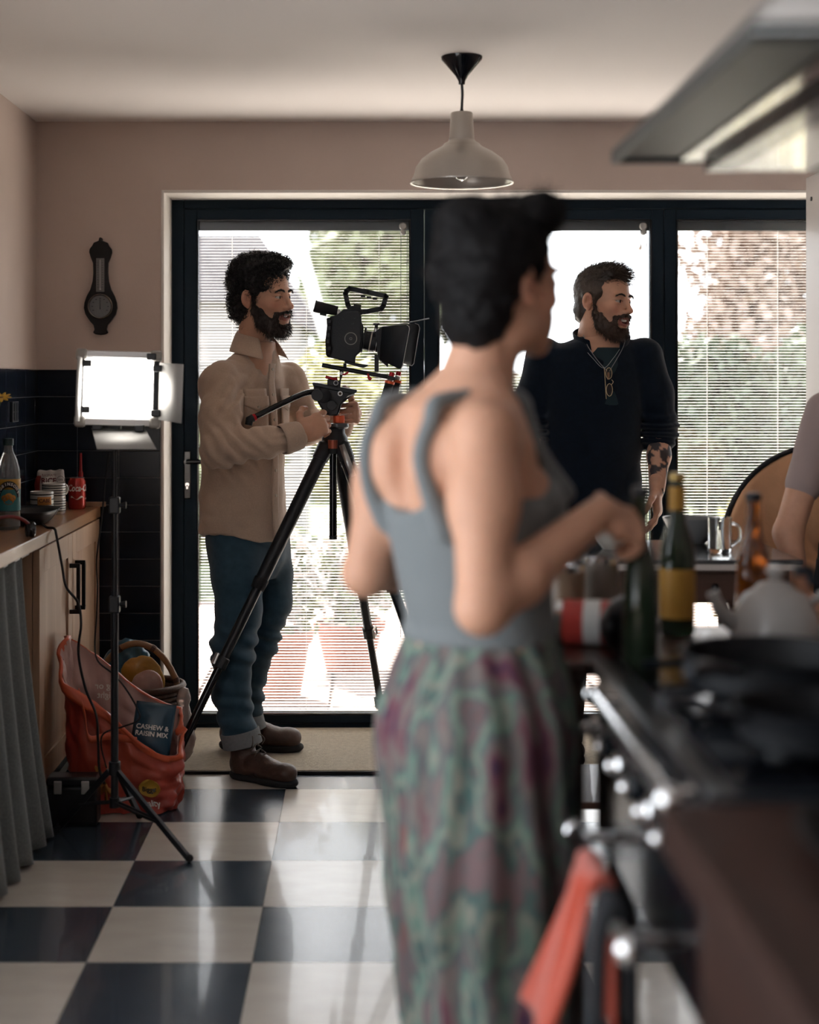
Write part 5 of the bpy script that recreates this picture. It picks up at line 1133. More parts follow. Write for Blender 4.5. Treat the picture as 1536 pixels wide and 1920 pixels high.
# ---------------------------------------------------------------- the woman seen from behind
M_top = mat('grey_vest', (.145, .165, .175), .85, bump=.1, bscale=500, sheen=.2)
M_hair3 = mat('dark_hair', (.004, .0035, .004), .7, var=.3, vscale=40, spec=.2)
def pantmat():
    m = mat('patterned_cotton', (.3, .3, .3), .85, bump=.1, bscale=300); nt = m.node_tree; b = nt.nodes['Principled BSDF']
    tc = N(nt, 'ShaderNodeTexCoord'); mp = N(nt, 'ShaderNodeMapping'); mp.inputs['Scale'].default_value = (1.7, 1.7, .6)
    nz = N(nt, 'ShaderNodeTexNoise'); nz.inputs['Scale'].default_value = 9; nz.inputs['Detail'].default_value = 7; nz.inputs['Distortion'].default_value = .15
    cr = N(nt, 'ShaderNodeValToRGB'); el = cr.color_ramp.elements; stops = [(.30, (.03, .015, .05)), (.36, (.12, .04, .06)), (.41, (.15, .13, .12)), (.46, (.075, .075, .085)), (.49, (.10, .18, .145)), (.525, (.20, .195, .165)), (.56, (.03, .09, .085)), (.60, (.14, .085, .09)), (.65, (.09, .085, .09)), (.71, (.17, .06, .055))]
    while len(el) < len(stops): el.new(.5)
    for e, (p, c) in zip(el, stops): e.position = p; e.color = (*c, 1)
    nt.links.new(tc.outputs['Object'], mp.inputs[0]); nt.links.new(mp.outputs[0], nz.inputs[0]); nt.links.new(nz.outputs[0], cr.inputs[0]); nt.links.new(cr.outputs[0], b.inputs['Base Color']); return m
a3 = thing('person', 'person in grey vest and patterned trousers seen from behind at the hob', 'person', (W(890, 0, 2.6)[0], 2.6, 0))
H3 = W(940, 540, 2.62); R3 = Rz(math.radians(128)) @ Rx(math.radians(0)); Y3 = math.radians(122)
hv, hq, hk = head_sdf(.004, .2, .17, True); hv = hv*.97
sr, er, wr = W(908, 812, 2.43), W(905, 1140, 2.33), W(1128, 958, 2.53)
sl, el_, wl_ = W(742, 800, 2.73), W(686, 1075, 2.70), W(790, 1075, 2.90)
parts = [(turn(hv, R3, H3), hq, hk)]
G = SDF(*bounds(sr, er, wr, sl, el_, wl_, W(890, 640, 2.6), W(890, 1400, 2.6), m=.16), .0055)
r3 = lambda px, py, rx, ry, d=2.6: row(px, py, d, rx, ry)
G.loft([r3(905, 640, .052, .052), r3(892, 690, .060, .056), r3(870, 730, .10, .064), r3(852, 760, .150, .078), r3(856, 830, .165, .102), r3(868, 940, .152, .118), r3(888, 1060, .136, .112), r3(900, 1160, .132, .108), r3(892, 1300, .17, .135)], Y3, .03)
G.chain([(sr, .052), (sr*.6+er*.4, .047), (er, .038)], .045); G.chain([(er, .038), (er*.7+wr*.3, .041), (wr, .026)], .02)
G.chain([(sl, .052), (sl*.6+el_*.4, .045), (el_, .038)], .045); G.chain([(el_, .038), (wl_, .028)], .02)
bx = W(990, 960, 2.62); G.ell(bx, (.06, .07, .07), .05)
# shoulder blades and spine
fw = np.array((math.sin(Y3), -math.cos(Y3), 0)); rt = np.array((-math.cos(Y3)*-1*-1, -math.sin(Y3), 0)); rt = np.cross(fw, (0, 0, 1))
bk = W(845, 860, 2.6)-fw*.074
G.ell(bk+rt*.065, (.045, .045, .06), .04); G.ell(bk-rt*.065, (.045, .045, .06), .04); G.cone(bk+np.array((0, 0, .12))-fw*.02, bk-np.array((0, 0, .2))-fw*.018, .012, .012, .03, cut=True)
v, q = G.net(); parts.append((v, q, SKIN)); body3 = v
hV, hQ, hK = hand_sdf(((.55, .85, .5), (.6, .9, .5), (.65, .9, .5), (.7, .9, .5)), .06, (.6, .6), .96, .003, wrist=-.004)
parts.append((turn(hV, basis(W(1235, 1010, 2.60)-wr, (.35, -.55, .75)), wr), hQ, hK))
hV, hQ, hK = hand_sdf(((.4, .5, .4),)*4, .06, (.5, .4), .92, .004, True); parts.append((turn(hV, basis((.9, .5, 0), (0, .2, 1)), wl_), hQ, hK))
sdf_obj('body', parts, M_skin, a3)
head_extras(a3, R3, H3, hv, .2)
# hair gathered up in rolls
def hair3(V, n, g): return strands(V-n*.003, n*.4+g.randn(len(V), 3)*.5+np.array((0, 0, .2)), .022, .0012, curl=.003, seg=4, seed=7)
scalp_hair(a3, R3, H3, M_hair3, 'hair', [((0, .022, .052), (.086, .105, .090)), ((0, .06, -.045), (.066, .055, .070)), ((.035, -.055, .125), (.042, .045, .036)), ((0, .085, .105), (.055, .038, .045)), ((.055, .06, .03), (.035, .05, .06))],
           [((0, -.135, -.01), (.085, .088, .095)), ((0, -.03, -.145), (.12, .085, .09)), ((.09, -.055, -.04), (.05, .05, .07))], ((.005, 40), (.003, 90)), [(700, hair3)], 28, .004)
# vest: thin garment over the back with straps
G = SDF(*bounds(W(690, 730, 2.7), W(1060, 1190, 2.5), W(880, 730, 2.4), m=.12), .0058)
g3 = .006
G.loft([r3(868, 925, .158, .117+g3), r3(868, 940, .157, .119+g3), r3(884, 1060, .143, .114+g3), r3(899, 1160, .139, .110+g3), r3(897, 1195, .145, .115+g3)], Y3, .01)
G.ell(bx, (.066, .076, .076), .04)
B3 = np.array(sorted([r3(870, 730, .10, .064), r3(852, 760, .150, .078), r3(856, 830, .165, .102), r3(868, 940, .152, .118), r3(888, 1060, .136, .112)]))
def on_back(py, u, sg, off=.003):
    z = W(0, py, 2.6)[2]; g = lambda c: np.interp(z, B3[:, 0], B3[:, c]); k = math.sqrt(max(.02, 1-(u/g(3))**2)); p = np.array((g(1), g(2), z))
    o_ = p+rt*u; dv = body3-o_; m = (np.abs(dv @ rt) < .010) & (np.abs(dv[:, 2]) < .010) & (dv @ fw*sg > 0)
    ex = (dv[m] @ fw*sg).max() if m.any() else g(4)*k
    return o_+fw*sg*(min(ex, g(4)*k+.05)+off-.003)
for sd_ in (1, -1):
    pts = [on_back(985, sd_*.085, -1), on_back(920, sd_*.084, -1), on_back(850, sd_*.080, -1), on_back(790, sd_*.080, -1), on_back(748, sd_*.076, -1, .012), on_back(742, sd_*.074, 1, .0), on_back(790, sd_*.078, 1, .010), on_back(850, sd_*.078, 1, .014), on_back(930, sd_*.076, 1, .02)]
    P = smooth_path(pts, 6); G.chain([(np.array(p), .0095+.006*max(0, 1-i/9)) for i, p in enumerate(P)], .012)
G.ell(on_back(898, 0, -1), (.070, .070, .050), .012, cut=True)
v, q = G.net(); sdf_obj('vest', [(v, q, (.5, .5, .5))], M_top, a3)
# loose patterned trousers
G = SDF(*bounds(W(700, 1160, 2.6), W(1075, 1160, 2.6), (W(880, 0, 2.6)[0], 2.6, .1), m=.34), .0075)
G.loft([r3(900, 1168, .138, .112), r3(900, 1195, .146, .120), r3(894, 1260, .170, .138), r3(886, 1340, .186, .150), r3(884, 1420, .180, .148), r3(890, 1520, .170, .142), r3(895, 1620, .160, .138), r3(898, 1750, .150, .132), r3(900, 1900, .142, .126), r3(900, 2080, .135, .12)], Y3, .03)
lg = [(W(905, 1400, 2.50), W(915, 1640, 2.47), .13, .125), (W(868, 1400, 2.70), W(862, 1640, 2.72), .13, .120)]
for a, b, ra, rb in lg:
    c = np.array((b[0]+.01, b[1], .36)); e = np.array((b[0]+.005, b[1]-.01, .10)); G.chain([(a, ra), (b, rb), (c, .105), (e, .075)], .05)
G.warp(lambda x, y, z: .007*np.sin(np.arctan2(y-2.6, x-W(890, 0, 2.6)[0])*21+1.5*vnoise(x, y, z, 6, 2))*np.clip((.95-z)*3+.35, .3, 1)+fold(x, y, z*.4, 9, .005, 3)); v, q = G.net(); sdf_obj('trousers', [(v, q, (.5, .5, .5))], pantmat(), a3)
for a, b, ra, rb in lg: boot(a3, np.array((b[0]-fw[0]*.06, b[1]-fw[1]*.06, 0)), np.array((b[0]+fw[0]*.19, b[1]+fw[1]*.19, 0)), mat('tan_slipper', (.2, .12, .08), .8), .06, 'shoe', False)

# ---------------------------------------------------------------- helper at the end of the table
M_pink = mat('pale_pink_shirt', (.34, .26, .25), .85, bump=.1, bscale=500)
a4 = thing('person', 'person in pale pink short sleeves and black apron at the end of the table', 'person', (1.50, 4.64, 0))
R4 = Rz(math.radians(-35)); H4 = np.array((1.51, 4.64, 1.52)); hv, hq, hk = head_sdf(.005, .2, .17, True); parts = [(turn(hv*.96, R4, H4), hq, hk)]
s4, e4, w4 = np.array((1.36, 4.63, 1.29)), W(1478, 1000, 4.58), W(1500, 1110, 4.50)
s5, e5, w5 = np.array((1.66, 4.66, 1.29)), np.array((1.72, 4.66, 1.02)), np.array((1.68, 4.52, .86))
G = SDF(*bounds(s4, e4, w4, s5, w5, (1.45, 4.63, .1), (1.45, 4.63, 1.4), m=.2), .008)
z4 = lambda z, rx, ry, x=1.51: (z, x, 4.64, rx, ry)
G.loft([z4(1.40, .05, .05), z4(1.34, .12, .07), z4(1.2, .145, .095), z4(1.0, .125, .09), z4(.85, .16, .11)], math.radians(-20)); G.chain([(s4, .05), (e4, .042), (w4, .028)]); G.chain([(s5, .05), (e5, .04), (w5, .028)])
for x in (1.44, 1.59): G.chain([((x, 4.63, .85), .075), ((x, 4.63, .45), .055), ((x, 4.64, .08), .04)])
v, q = G.net(); parts.append((v, q, SKIN*1.08))
for w_, lf, dv in ((w4, False, (.25, -.5, -.6)), (w5, True, (-.2, -.5, -.6))):
    hV, hQ, hK = hand_sdf(((.4, .5, .4),)*4, .06, (.5, .4), .92, .005, lf); parts.append((turn(hV, basis(dv, (0, -.4, .9)), w_), hQ, hK))
sdf_obj('body', parts, M_skin, a4); head_extras(a4, R4, H4, hv, .2)
scalp_hair(a4, R4, H4, M_hair2, 'hair', [((0, .022, .050), (.084, .104, .090)), ((0, .06, -.06), (.07, .055, .09))], [((0, -.135, -.01), (.085, .088, .095)), ((0, -.03, -.15), (.12, .085, .09))], ((.004, 40),), [], 38, .005)
G = SDF(*bounds(s4, s5, (1.45, 4.63, .82), (1.45, 4.63, 1.4), m=.2), .007)
G.loft([z4(1.385, .06, .058), z4(1.35, .12, .08), z4(1.30, .165, .095), z4(1.2, .16, .112), z4(1.0, .14, .105), z4(.80, .17, .125)], math.radians(-20), .02)
G.chain([(s4, .058), (s4*.4+e4*.6, .056)], .03); G.chain([(s5, .058), (s5*.4+e5*.6, .056)], .03); G.warp(lambda x, y, z: fold(x, y, z, 10, .004, 3)); v, q = G.net(); sdf_obj('shirt', [(v, q, (.5, .5, .5))], M_pink, a4)
G = SDF(*bounds((1.25, 4.4, .4), (1.75, 4.85, 1.35), m=.05), .007)
G.loft([z4(1.28, .11, .105), z4(1.15, .145, .122), z4(1.0, .152, .115), z4(.80, .182, .135), z4(.45, .19, .145)], math.radians(-20), .01); G.half((math.sin(math.radians(20))*-1*-1*0+.34*0, 1, 0), 4.66, 0)
v, q = G.net(); sdf_obj('apron', [(v, q, (.5, .5, .5))], M_black_cloth, a4)
G = SDF(*bounds((1.3, 4.5, .05), (1.7, 4.75, .88), m=.1), .009)
for x in (1.44, 1.59): G.chain([((x, 4.63, .85), .09), ((x, 4.63, .45), .07), ((x, 4.64, .1), .055)], .03)
v, q = G.net(); sdf_obj('trousers', [(v, q, (.5, .5, .5))], M_jeans, a4)
for x in (1.44, 1.59): boot(a4, (x+.02, 4.70, 0), (x-.08, 4.46, 0), M_black_cloth, .07, 'shoe', False)
# ------------------------------------------------------------------ door mat
M_coir = mat('beige_coir', (.50, .43, .33), .95, col2=(.64, .56, .44), vscale=60, bump=.9, bscale=500, sheen=.2)
dm = thing('door_mat', 'wide beige coir door mat along the glazed doors', 'mat', (.4, 5.8, 0))
box('pile', (-.665, 5.49, .002), (1.55, 6.165, .013), M_coir, dm, bev=.004)
MB().box((-.669, 5.48, 0), (1.556, 5.49, .010)).box((-.669, 6.165, 0), (1.556, 6.172, .010)).build('edging', M_rubber, dm, bev=.002)

# ------------------------------------------------------------------ tripod with fluid head
D = 5.5
tp_c = W(628, 0, D); TXc = tp_c[0]
tp = thing('tripod', 'black video tripod with orange collars and long pan bar', 'tripod', (TXc, D, 0))
zy = lambda py: W(0, py, D)[2]
apex = np.array((TXc, D, zy(832)))
feet = [floor_at(299, 1490), np.array((.075, 6.10, 0)), np.array((.335, 5.16, 0))]
for i, ft in enumerate(feet):
    ft = np.array(ft); ft[2] = .026 if i == 1 else .012; d = ft-apex; dh = np.array((d[0], d[1], 0)); dh /= np.linalg.norm(dh); top = apex+dh*.035+np.array((0, 0, -.01)); ax = ft-top; n_ = np.cross(dh, (0, 0, 1))
    at_ = lambda t: top+ax*t
    lg = MB().tube([at_(0), at_(.02), at_(.40)], [.024, .0255, .0235], 14).build('leg', M_black, tp, 40)
    MB().tube([at_(.395), at_(.405), at_(.425)], [.0265, .0265, .024], 14).build('grip_ring', M_rubber, lg, 40)
    MB().tube([at_(.42), at_(.64)], .0175, 12).build('middle_section', M_black, lg, 40); MB().tube([at_(.42)+n_*.014, at_(.64)+n_*.014], .004, 6).build('edge_rib', M_alu if i == 0 else M_black, lg)
    MB().tube([at_(.64), at_(.90)], .0145, 12).build('lower_section', M_blackg, lg, 40); MB().tube([at_(.90), at_(.985)], .0115, 12).build('tip_section', M_black, lg, 40)
    for t in (.635, .895):
        p = at_(t); cl = MB().tube([at_(t-.012), at_(t+.020)], .024, 8).build('clamp', M_black, lg, 30, bev=.003)
        up = ax/np.linalg.norm(ax); sd_ = np.array((-.95, -.3, 0)) if i == 0 else np.array((.9, -.4, 0)); sd_ = sd_-up*(sd_@up); sd_ /= np.linalg.norm(sd_); bw_ = np.cross(up, sd_)
        q = p+sd_*.026; ring = [q+up*a*.017+bw_*b*.014 for a, b in ((-1, -1), (1, -1), (1, 1), (-1, 1))]; MB().tube(ring, .0045, 6, closed=True).build('lever', M_alu, cl)
    MB().sphere(ft+np.array((0, 0, .004)), (.02, .02, .015), 12, 8).build('rubber_foot', M_rubber, lg, 180)
    # hinge bracket
    MB().tube([apex+dh*.01, top, at_(.04)], [.022, .030, .029], 10).build('hinge', M_black, tp, 40)
    if i == 2:
        pl_ = at_(.045); up = ax/np.linalg.norm(ax); bw_ = np.array((0, -1, 0))-up*(np.array((0, -1, 0))@up); bw_ /= np.linalg.norm(bw_); s2_ = np.cross(up, bw_)
        hv_ = [at_(.0)+bw_*.034+s2_*x for x in (-.010, .010)]+[at_(.095)+bw_*.034+s2_*x for x in (.012, -.012)]; MB().add(hv_, [(0, 1, 2, 3)]).build('angle_lever', M_alu, lg, solid=.006)
        ctr = lambda x, y: at_(.25-x/1.02)+bw_*.027+s2_*y*.9
        lettering('leg_print', 'MANFROTTO', .030, lambda x, y: at_(.24+x)+bw_*.0262+s2_*(-y), mat('grey_print', (.35, .35, .35), .5), lg, .0002)
MB().lathe([(.0, zy(850)), (.040, zy(850)), (.046, zy(838)), (.046, zy(822)), (.036, zy(812)), (.036, zy(803)), (0, zy(803))], (TXc, D, 0), 28).build('spider', M_black, tp, 40)
MB().lathe([(0, zy(804)), (.033, zy(804)), (.038, zy(800)), (.036, zy(794)), (0, zy(793))], (TXc+.012, D, 0), 28).build('levelling_dish', mat('grey_metal', (.10, .105, .11), .4, .5), tp, 40)
kn = [(0, zy(794))]+[(.0195, zy(793)), (.0205, zy(791)), (.0205, zy(781)), (.0195, zy(779)), (0, zy(779))]
MB().lathe(kn, (TXc+.014, D, 0), 12).build('pan_collar', M_orange, tp, 20)
cr_ = MB().lathe([(0, zy(840)), (.0175, zy(840)), (.0175, zy(824)), (0, zy(824))], (TXc-.006, D-.04, 0), 14).build('column_collar', mat('copper_anodised', (.30, .075, .045), .35, .5), tp, 20)
MB().cyl((TXc-.006, D, zy(1010)), (TXc-.006, D, zy(830)), .0135, n=18).build('centre_column', M_blackg, tp, 40)
MB().cyl((TXc-.006, D, zy(1011)), (TXc-.006, D, zy(1004)), .0142, n=18).build('column_cap', M_black, tp, 40)
# fluid head: block in profile with real thickness
def prof(pts, d): return [(W(x, y, d)[0], W(x, y, d)[2]) for x, y in pts]
def slab(name, pts, d, t, m, parent, bev=.003): return MB().prism(prof(pts, d), d-t/2, d+t/2).build(name, m, parent, 30, bev=bev)
hb_ = slab('fluid_head', [(588, 722), (667, 735), (657, 745), (646, 751), (640, 760), (637, 772), (634, 779), (613, 779), (606, 771), (596, 754), (591, 740)], D, .075, M_black, tp, .006)
slab('plate_bed', [(586, 718), (589, 717), (670, 731), (669, 736), (662, 739), (588, 724)], D, .085, mat('dark_alloy', (.03, .035, .04), .3, .6), hb_)
slab('sliding_plate', [(596, 717.5), (657, 728.5), (657, 731), (596, 720)], D, .05, M_alu, hb_, .001)
p = W(638, 738, D-.042); MB().tube([p, p+np.array((0, -.010, 0))], .0085, 16).build('level_bezel', M_alu, hb_, 40); MB().tube([p, p+np.array((0, -.012, 0))], .0050, 14).build('bubble_level', mat('bubble_dark', (.05, .03, .01), .1), hb_, 40)
for q, r in (((607, 742), .026), ((622, 760), .018)):
    p = W(q[0], q[1], D-.036); MB().tube([p, p+np.array((0, -.016, 0)), p+np.array((0, -.018, 0))], [r, r, r*.9], 22).build('drag_dial', M_black, hb_, 40)
slab('lock_bracket', [(652, 742), (666, 737), (664, 741), (649, 747), (643, 757), (641, 757)], D-.04, .006, M_alu, hb_, .001)
pb = MB().tube(smooth_path([W(600, 733, D-.045), W(586, 735, D-.05), W(574, 737, D-.055), W(556, 744, D-.075), W(520, 761, D-.105), W(478, 782, D-.138)], 6), .0105, 12).build('pan_bar', M_blackg, tp, 180)
MB().tube([W(479, 781.5, D-.137), W(474, 784, D-.141)], .0125, 12).build('grip_ring', M_red, pb, 40); MB().tube([W(475, 783.5, D-.140), W(468, 787, D-.144), W(466, 797, D-.146)], [.014, .015, .013], 12).build('grip_end', M_black, pb, 40)
p = W(595, 741, D-.045); MB().tube([p, p+np.array((0, -.025, 0))], .02, 18).build('pan_bar_clamp', M_black, tp, 40)

# ------------------------------------------------------------------ film camera with matte box, rods and hand grips
E = 5.47
M_cam = mat('camera_black', (.010, .014, .020), .55, bump=.12, bscale=500)
p0_ = W(640, 700, E); fc_ = thing('film_camera', 'black cinema camera with top handle and matte box on the tripod', 'camera', p0_)
slab('lens_mount_block', [(640, 588), (668, 590), (682, 610), (682, 652), (672, 662), (640, 668)], E, .10, M_cam, fc_, .008)
slab('body', [(618, 597), (621, 594), (632, 592), (646, 580), (673, 585), (678, 595), (677, 640), (676, 660), (667, 668), (666, 682), (613, 669), (612, 640), (614, 612)], E, .125, M_cam, fc_, .006)
slab('side_grip', [(613, 598), (621, 596), (621, 668), (612, 667), (611, 640), (614, 612)], E-.012, .135, M_rubber, fc_, .004)
for k, (x, y) in enumerate(((618, 603), (617.5, 615), (616, 628), (615, 640), (618, 653))): p = W(x, y, E-.08); box('key', p-np.array((.006, .004, .0075)), p+np.array((.006, .004, .0075)), M_black, fc_, bev=.002)
p = W(658, 635, E-.062)
whl = MB().tube([p+np.array((0, .002, 0)), p+np.array((0, -.006, 0))], .034, 32).build('control_disc', M_black, fc_, 40)
MB().tube([p+np.array((.0205*math.cos(t), -.007, .0205*math.sin(t))) for t in np.linspace(0, 6.2832, 32, endpoint=False)], .0016, 6, closed=True).build('wheel_ring', mat('wheel_silver', (.38, .37, .35), .35, .6), whl, 180)
MB().tube([p+np.array((.004*math.cos(t), -.007, .004*math.sin(t))) for t in np.linspace(0, 6.2832, 16, endpoint=False)], .0010, 5, closed=True).build('wheel_centre', MATS['wheel_silver'], whl, 180)
for x, y, r in ((661, 605, .0055), (665, 596, .003), (643, 597, .003), (619, 654, .004)): q = W(x, y, E-.063); MB().tube([q+np.array((0, .002, 0)), q+np.array((0, -.006, 0))], r, 12).build('knob', MATS['dark_alloy'], fc_, 40)
# top handle
hp = [W(x, y, E) for x, y in ((660, 589), (652, 570), (648, 551), (650, 546), (656, 541.5), (690, 548), (722, 555), (724, 557), (719, 573), (715, 579), (690, 584), (668, 586))]
hh = MB()
for a, b in zip(hp, hp[1:]):
    d = b-a; L = np.linalg.norm(d); d /= L; n_ = np.cross(d, (0, 1, 0)); hh.add([p+n_*s*.0085+np.array((0, t*.013, 0)) for p in (a-d*.007, b+d*.007) for s, t in ((-1, -1), (1, -1), (1, 1), (-1, 1))], [(0, 1, 2, 3), (7, 6, 5, 4), (0, 4, 5, 1), (1, 5, 6, 2), (2, 6, 7, 3), (3, 7, 4, 0)])
ho = hh.build('top_handle', M_cam, fc_, 30, bev=.003)
for x, y in ((681, 555.5), (692, 558), (703, 560)): p = W(x, y, E); box('finger_ridge', p-np.array((.008, .012, .004)), p+np.array((.008, .012, .004)), M_cam, ho, bev=.002)
slab('handle_foot', [(648, 582), (660, 573), (676, 576), (682, 588), (672, 594), (648, 590)], E, .04, M_cam, fc_, .003)
MB().tube([W(663, 573, E), W(677, 576, E)], .007, 10).build('handle_screw', M_black, fc_, 40)
# viewfinder
vf = MB().tube([W(590.5, 574, E), W(593, 575, E), W(600, 576.5, E), W(618, 580, E), W(633, 583, E)], [.0185, .0205, .0205, .018, .0165], 20).build('viewfinder', M_rubber, fc_, 40)
MB().tube([W(590, 573.8, E), W(592.5, 574.4, E)], .0212, 20).build('eyecup', M_rubber, vf, 40); MB().tube([W(632, 583, E), W(638, 590, E)], .011, 12).build('viewfinder_hinge', M_alu, vf, 40)
MB().tube([W(600, 588, E-.004), W(612, 590.5, E-.004)], .005, 8).build('focus_knob', M_black, vf, 40)
# lens
ax0, ax1 = W(680, 637, E), W(710, 643, E); dl_ = ax1-ax0; lens = MB()
lens = MB().tube([ax0, ax0+dl_*.12, ax0+dl_*.13, ax0+dl_*.42, ax0+dl_*.44, ax0+dl_*.75, ax0+dl_*.77, ax1+dl_*.1], [.046, .046, .034, .034, .036, .036, .033, .033], 30).build('lens', M_black, fc_, 40)
for t in np.linspace(.15, .40, 6): MB().tube([ax0+dl_*t, ax0+dl_*(t+.02)], .0352, 30).build('focus_rib', M_rubber, lens, 40)
MB().tube([ax0+dl_*.46, ax0+dl_*.53], .0372, 30).build('distance_ring', mat('ring_cream', (.55, .50, .42), .4), lens, 40); MB().tube([ax0+dl_*.86, ax0+dl_*.90], .0345, 30).build('filter_ring', M_alu, lens, 40)
# matte box
mx = MB().prism(prof([(704, 622), (716, 613), (728, 612), (736, 613), (727, 689), (709, 672)], E), E-.062, E+.062).build('matte_box', M_cam, fc_, 30, bev=.004)
for k in range(4): MB().prism(prof([(707+k*3, 625-k*2), (708.5+k*3, 625-k*2), (709.5+k*2.4, 672+k*3), (708+k*2.4, 672+k*3)], E), E-.066, E+.066).build('bellows_rib', M_black, mx, 30)
def flag(name, pts, d0, d1, parent=mx):
    n = len(pts); vs = [W(x, y, d0+(d1-d0)*t) for x, y, t in pts]; return MB().add(vs, [tuple(range(n))]).build(name, M_cam, parent, solid=.003)
sf = flag('side_flag', [(717, 614, 0), (763, 609.5, 1), (767, 612, 1), (768, 617, 1), (755, 686, 1), (752, 691, 1), (748, 691.5, 1), (712, 674, 0)], E-.065, E-.13)
MB().tube([W(763, 609.5, E-.131), W(767, 612, E-.131), W(768, 617, E-.131), W(755, 686, E-.131), W(752, 691, E-.131)], .0012, 5).build('flag_edge', M_alu, sf, 180)
sf2 = flag('side_flag', [(730, 612, 0), (778, 606, 1), (785, 609, 1), (787, 615, 1), (776, 682, 1), (772, 686, 1), (732, 674, 0)], E+.065, E+.13)
MB().tube([W(778, 606, E+.127), W(785, 609, E+.127), W(787, 615, E+.127), W(776, 682, E+.127), W(772, 686, E+.127)], .0012, 5).build('flag_edge', M_alu, sf2, 180)
tf = MB().add([W(724, 613, E-.07), W(724, 613, E+.07), W(805, 596.5, E+.11), W(805, 598, E-.11)], [(0, 1, 2, 3)]).build('top_flag', mat('flag_grey', (.16, .16, .16), .5), mx, solid=.0025)
kz = W(706, 606, E-.02); MB().tube([W(705, 626, E-.02), W(706, 609, E-.02)], .006, 10).build('tilt_post', M_black, mx, 40); MB().tube([W(706, 609.5, E-.02), W(706, 606, E-.02)], .012, 14).build('tilt_knob', M_black, mx, 40); MB().tube([W(704.8, 622, E-.022), W(705.2, 616, E-.022)], .0068, 10).build('post_sleeve', M_alu, mx, 40)
MB().box(W(705, 697, E)-np.array((.005, .03, 0)), W(708, 676, E)+np.array((.004, .03, .02))).build('matte_box_leg', M_black, mx, bev=.002)
# base plate, rods, clamps
slab('base_plate', [(646, 676), (668, 681), (690, 684), (690, 687), (681, 690), (672, 688), (646, 681)], E, .09, MATS['dark_alloy'], fc_, .002)
slab('lower_block', [(644, 681), (650, 682), (650, 690), (644, 689)], E, .08, M_black, fc_, .002)
for dy in (-.03, .03):
    MB().tube([W(604, 684.5, E+dy), W(738, 709, E+dy)], .0078, 12).build('rod', M_black, fc_, 40)
slab('rod_riser', [(637, 694), (645, 696), (640, 712), (638, 728), (633, 727), (637, 710)], E, .03, M_black, fc_, .002)
rc_ = MB().tube(smooth_path([W(640, 700, E-.05), W(646, 702, E-.055), (W(653, 697.5, E-.055))], 4), .0035, 8).build('clamp_lever', M_red, fc_, 180); MB().tube([W(640, 700, E-.04), W(640, 700, E-.058)], .0055, 12).build('lever_screw', M_alu, rc_, 40)
MB().tube(smooth_path([W(690, 701, E-.045), W(692, 708, E-.05), W(696, 712, E-.05)], 4), [.004]*4+[.006]*5, 10).build('clamp_lever', M_red, fc_, 180)
slab('quick_release', [(614, 711), (636, 714), (636, 727), (614, 722)], D, .055, M_black, fc_, .002)
q = W(630, 718, D-.03); MB().tube([q+np.array((.0075*math.cos(t), -.003, .0075*math.sin(t))) for t in np.linspace(0, 6.2832, 20, endpoint=False)], .0018, 6, closed=True).build('release_ring', M_alu, fc_, 180)
MB().tube([W(610.5, 706.5, D-.018), W(625, 710.5, D-.018)], .0058, 10).build('release_lever', M_red, fc_, 40); MB().tube([W(624, 711, D-.018), W(633, 710, D-.018)], .007, 10).build('release_lever', M_red, fc_, 40)
# hand grips hanging from the rod ends
for x0_, y0_, x1_, y1_, d in ((731, 716, 713, 784, E-.05), (744, 714, 729, 780, E+.05)):
    a, b = W(x0_, y0_, d), W(x1_, y1_, d); ax_ = b-a
    MB().tube([a+ax_*-.14, a+ax_*-.02], .0115, 8).build('grip_joint', M_alu, fc_, 30, bev=.002); MB().tube([a+ax_*-.26, a+ax_*-.15], .0095, 12).build('grip_bolt', M_red, fc_, 40)
    g = MB().tube([a, a+ax_*.03, a+ax_*.10, a+ax_*.5, a+ax_*.95, b], [.015, .0165, .0155, .0165, .0155, .013], 16).build('hand_grip', M_rubber, fc_, 40); MB().tube([a+ax_*-.02, a+ax_*.05], .0175, 16).build('grip_ring', M_orange, g, 40)
slab('grip_crossbar', [(727, 704), (741, 707), (740, 714), (726, 711)], E, .13, M_black, fc_, .002)
# ------------------------------------------------------------------ table in front of the doors
M_gran = mat('dark_granite', (.022, .024, .028), .16, col2=(.05, .053, .058), vscale=40, coat=.3)
M_mahog = woodmat('mahogany', (.028, .012, .009), (.060, .026, .017), .35, 0, 8, .2)
TZ = .90; ty0, ty1, tx0, tx1 = 4.18, 4.70, .30, 1.17
tb = thing('kitchen_table', 'dark mahogany table with granite top in front of the doors', 'table', ((tx0+tx1)/2, 4.44, 0))
box('table_top', (tx0, ty0, TZ-.012), (tx1, ty1, TZ), M_gran, tb, bev=.003); box('top_edge', (tx0+.004, ty0+.004, TZ-.030), (tx1-.004, ty1-.004, TZ-.012), mat('pale_edge', (.45, .40, .37), .4), tb, bev=.002)
box('apron', (tx0+.03, ty0+.03, TZ-.12), (tx1-.03, ty1-.03, TZ-.031), M_mahog, tb, bev=.003)
for k in range(2):
    x = tx0+.06+k*.40; dr = box('drawer', (x, ty0+.018, TZ-.112), (x+.35, ty0+.03, TZ-.04), M_mahog, tb, bev=.002); MB().sphere((x+.175, ty0+.008, TZ-.075), .011, 12, 8).build('knob', M_hnd, dr, 180)
for x in (tx0+.06, tx1-.06):
    for y in (ty0+.06, ty1-.06): MB().lathe([(.022, 0), (.026, .02), (.028, .12), (.034, .5), (.034, .7), (.042, .72), (.042, .785)], (x, y, 0), 16).build('leg', M_mahog, tb, 40)
box('lower_shelf', (tx0+.06, ty0+.05, .22), (tx1-.06, ty1-.05, .24), M_mahog, tb, bev=.002)
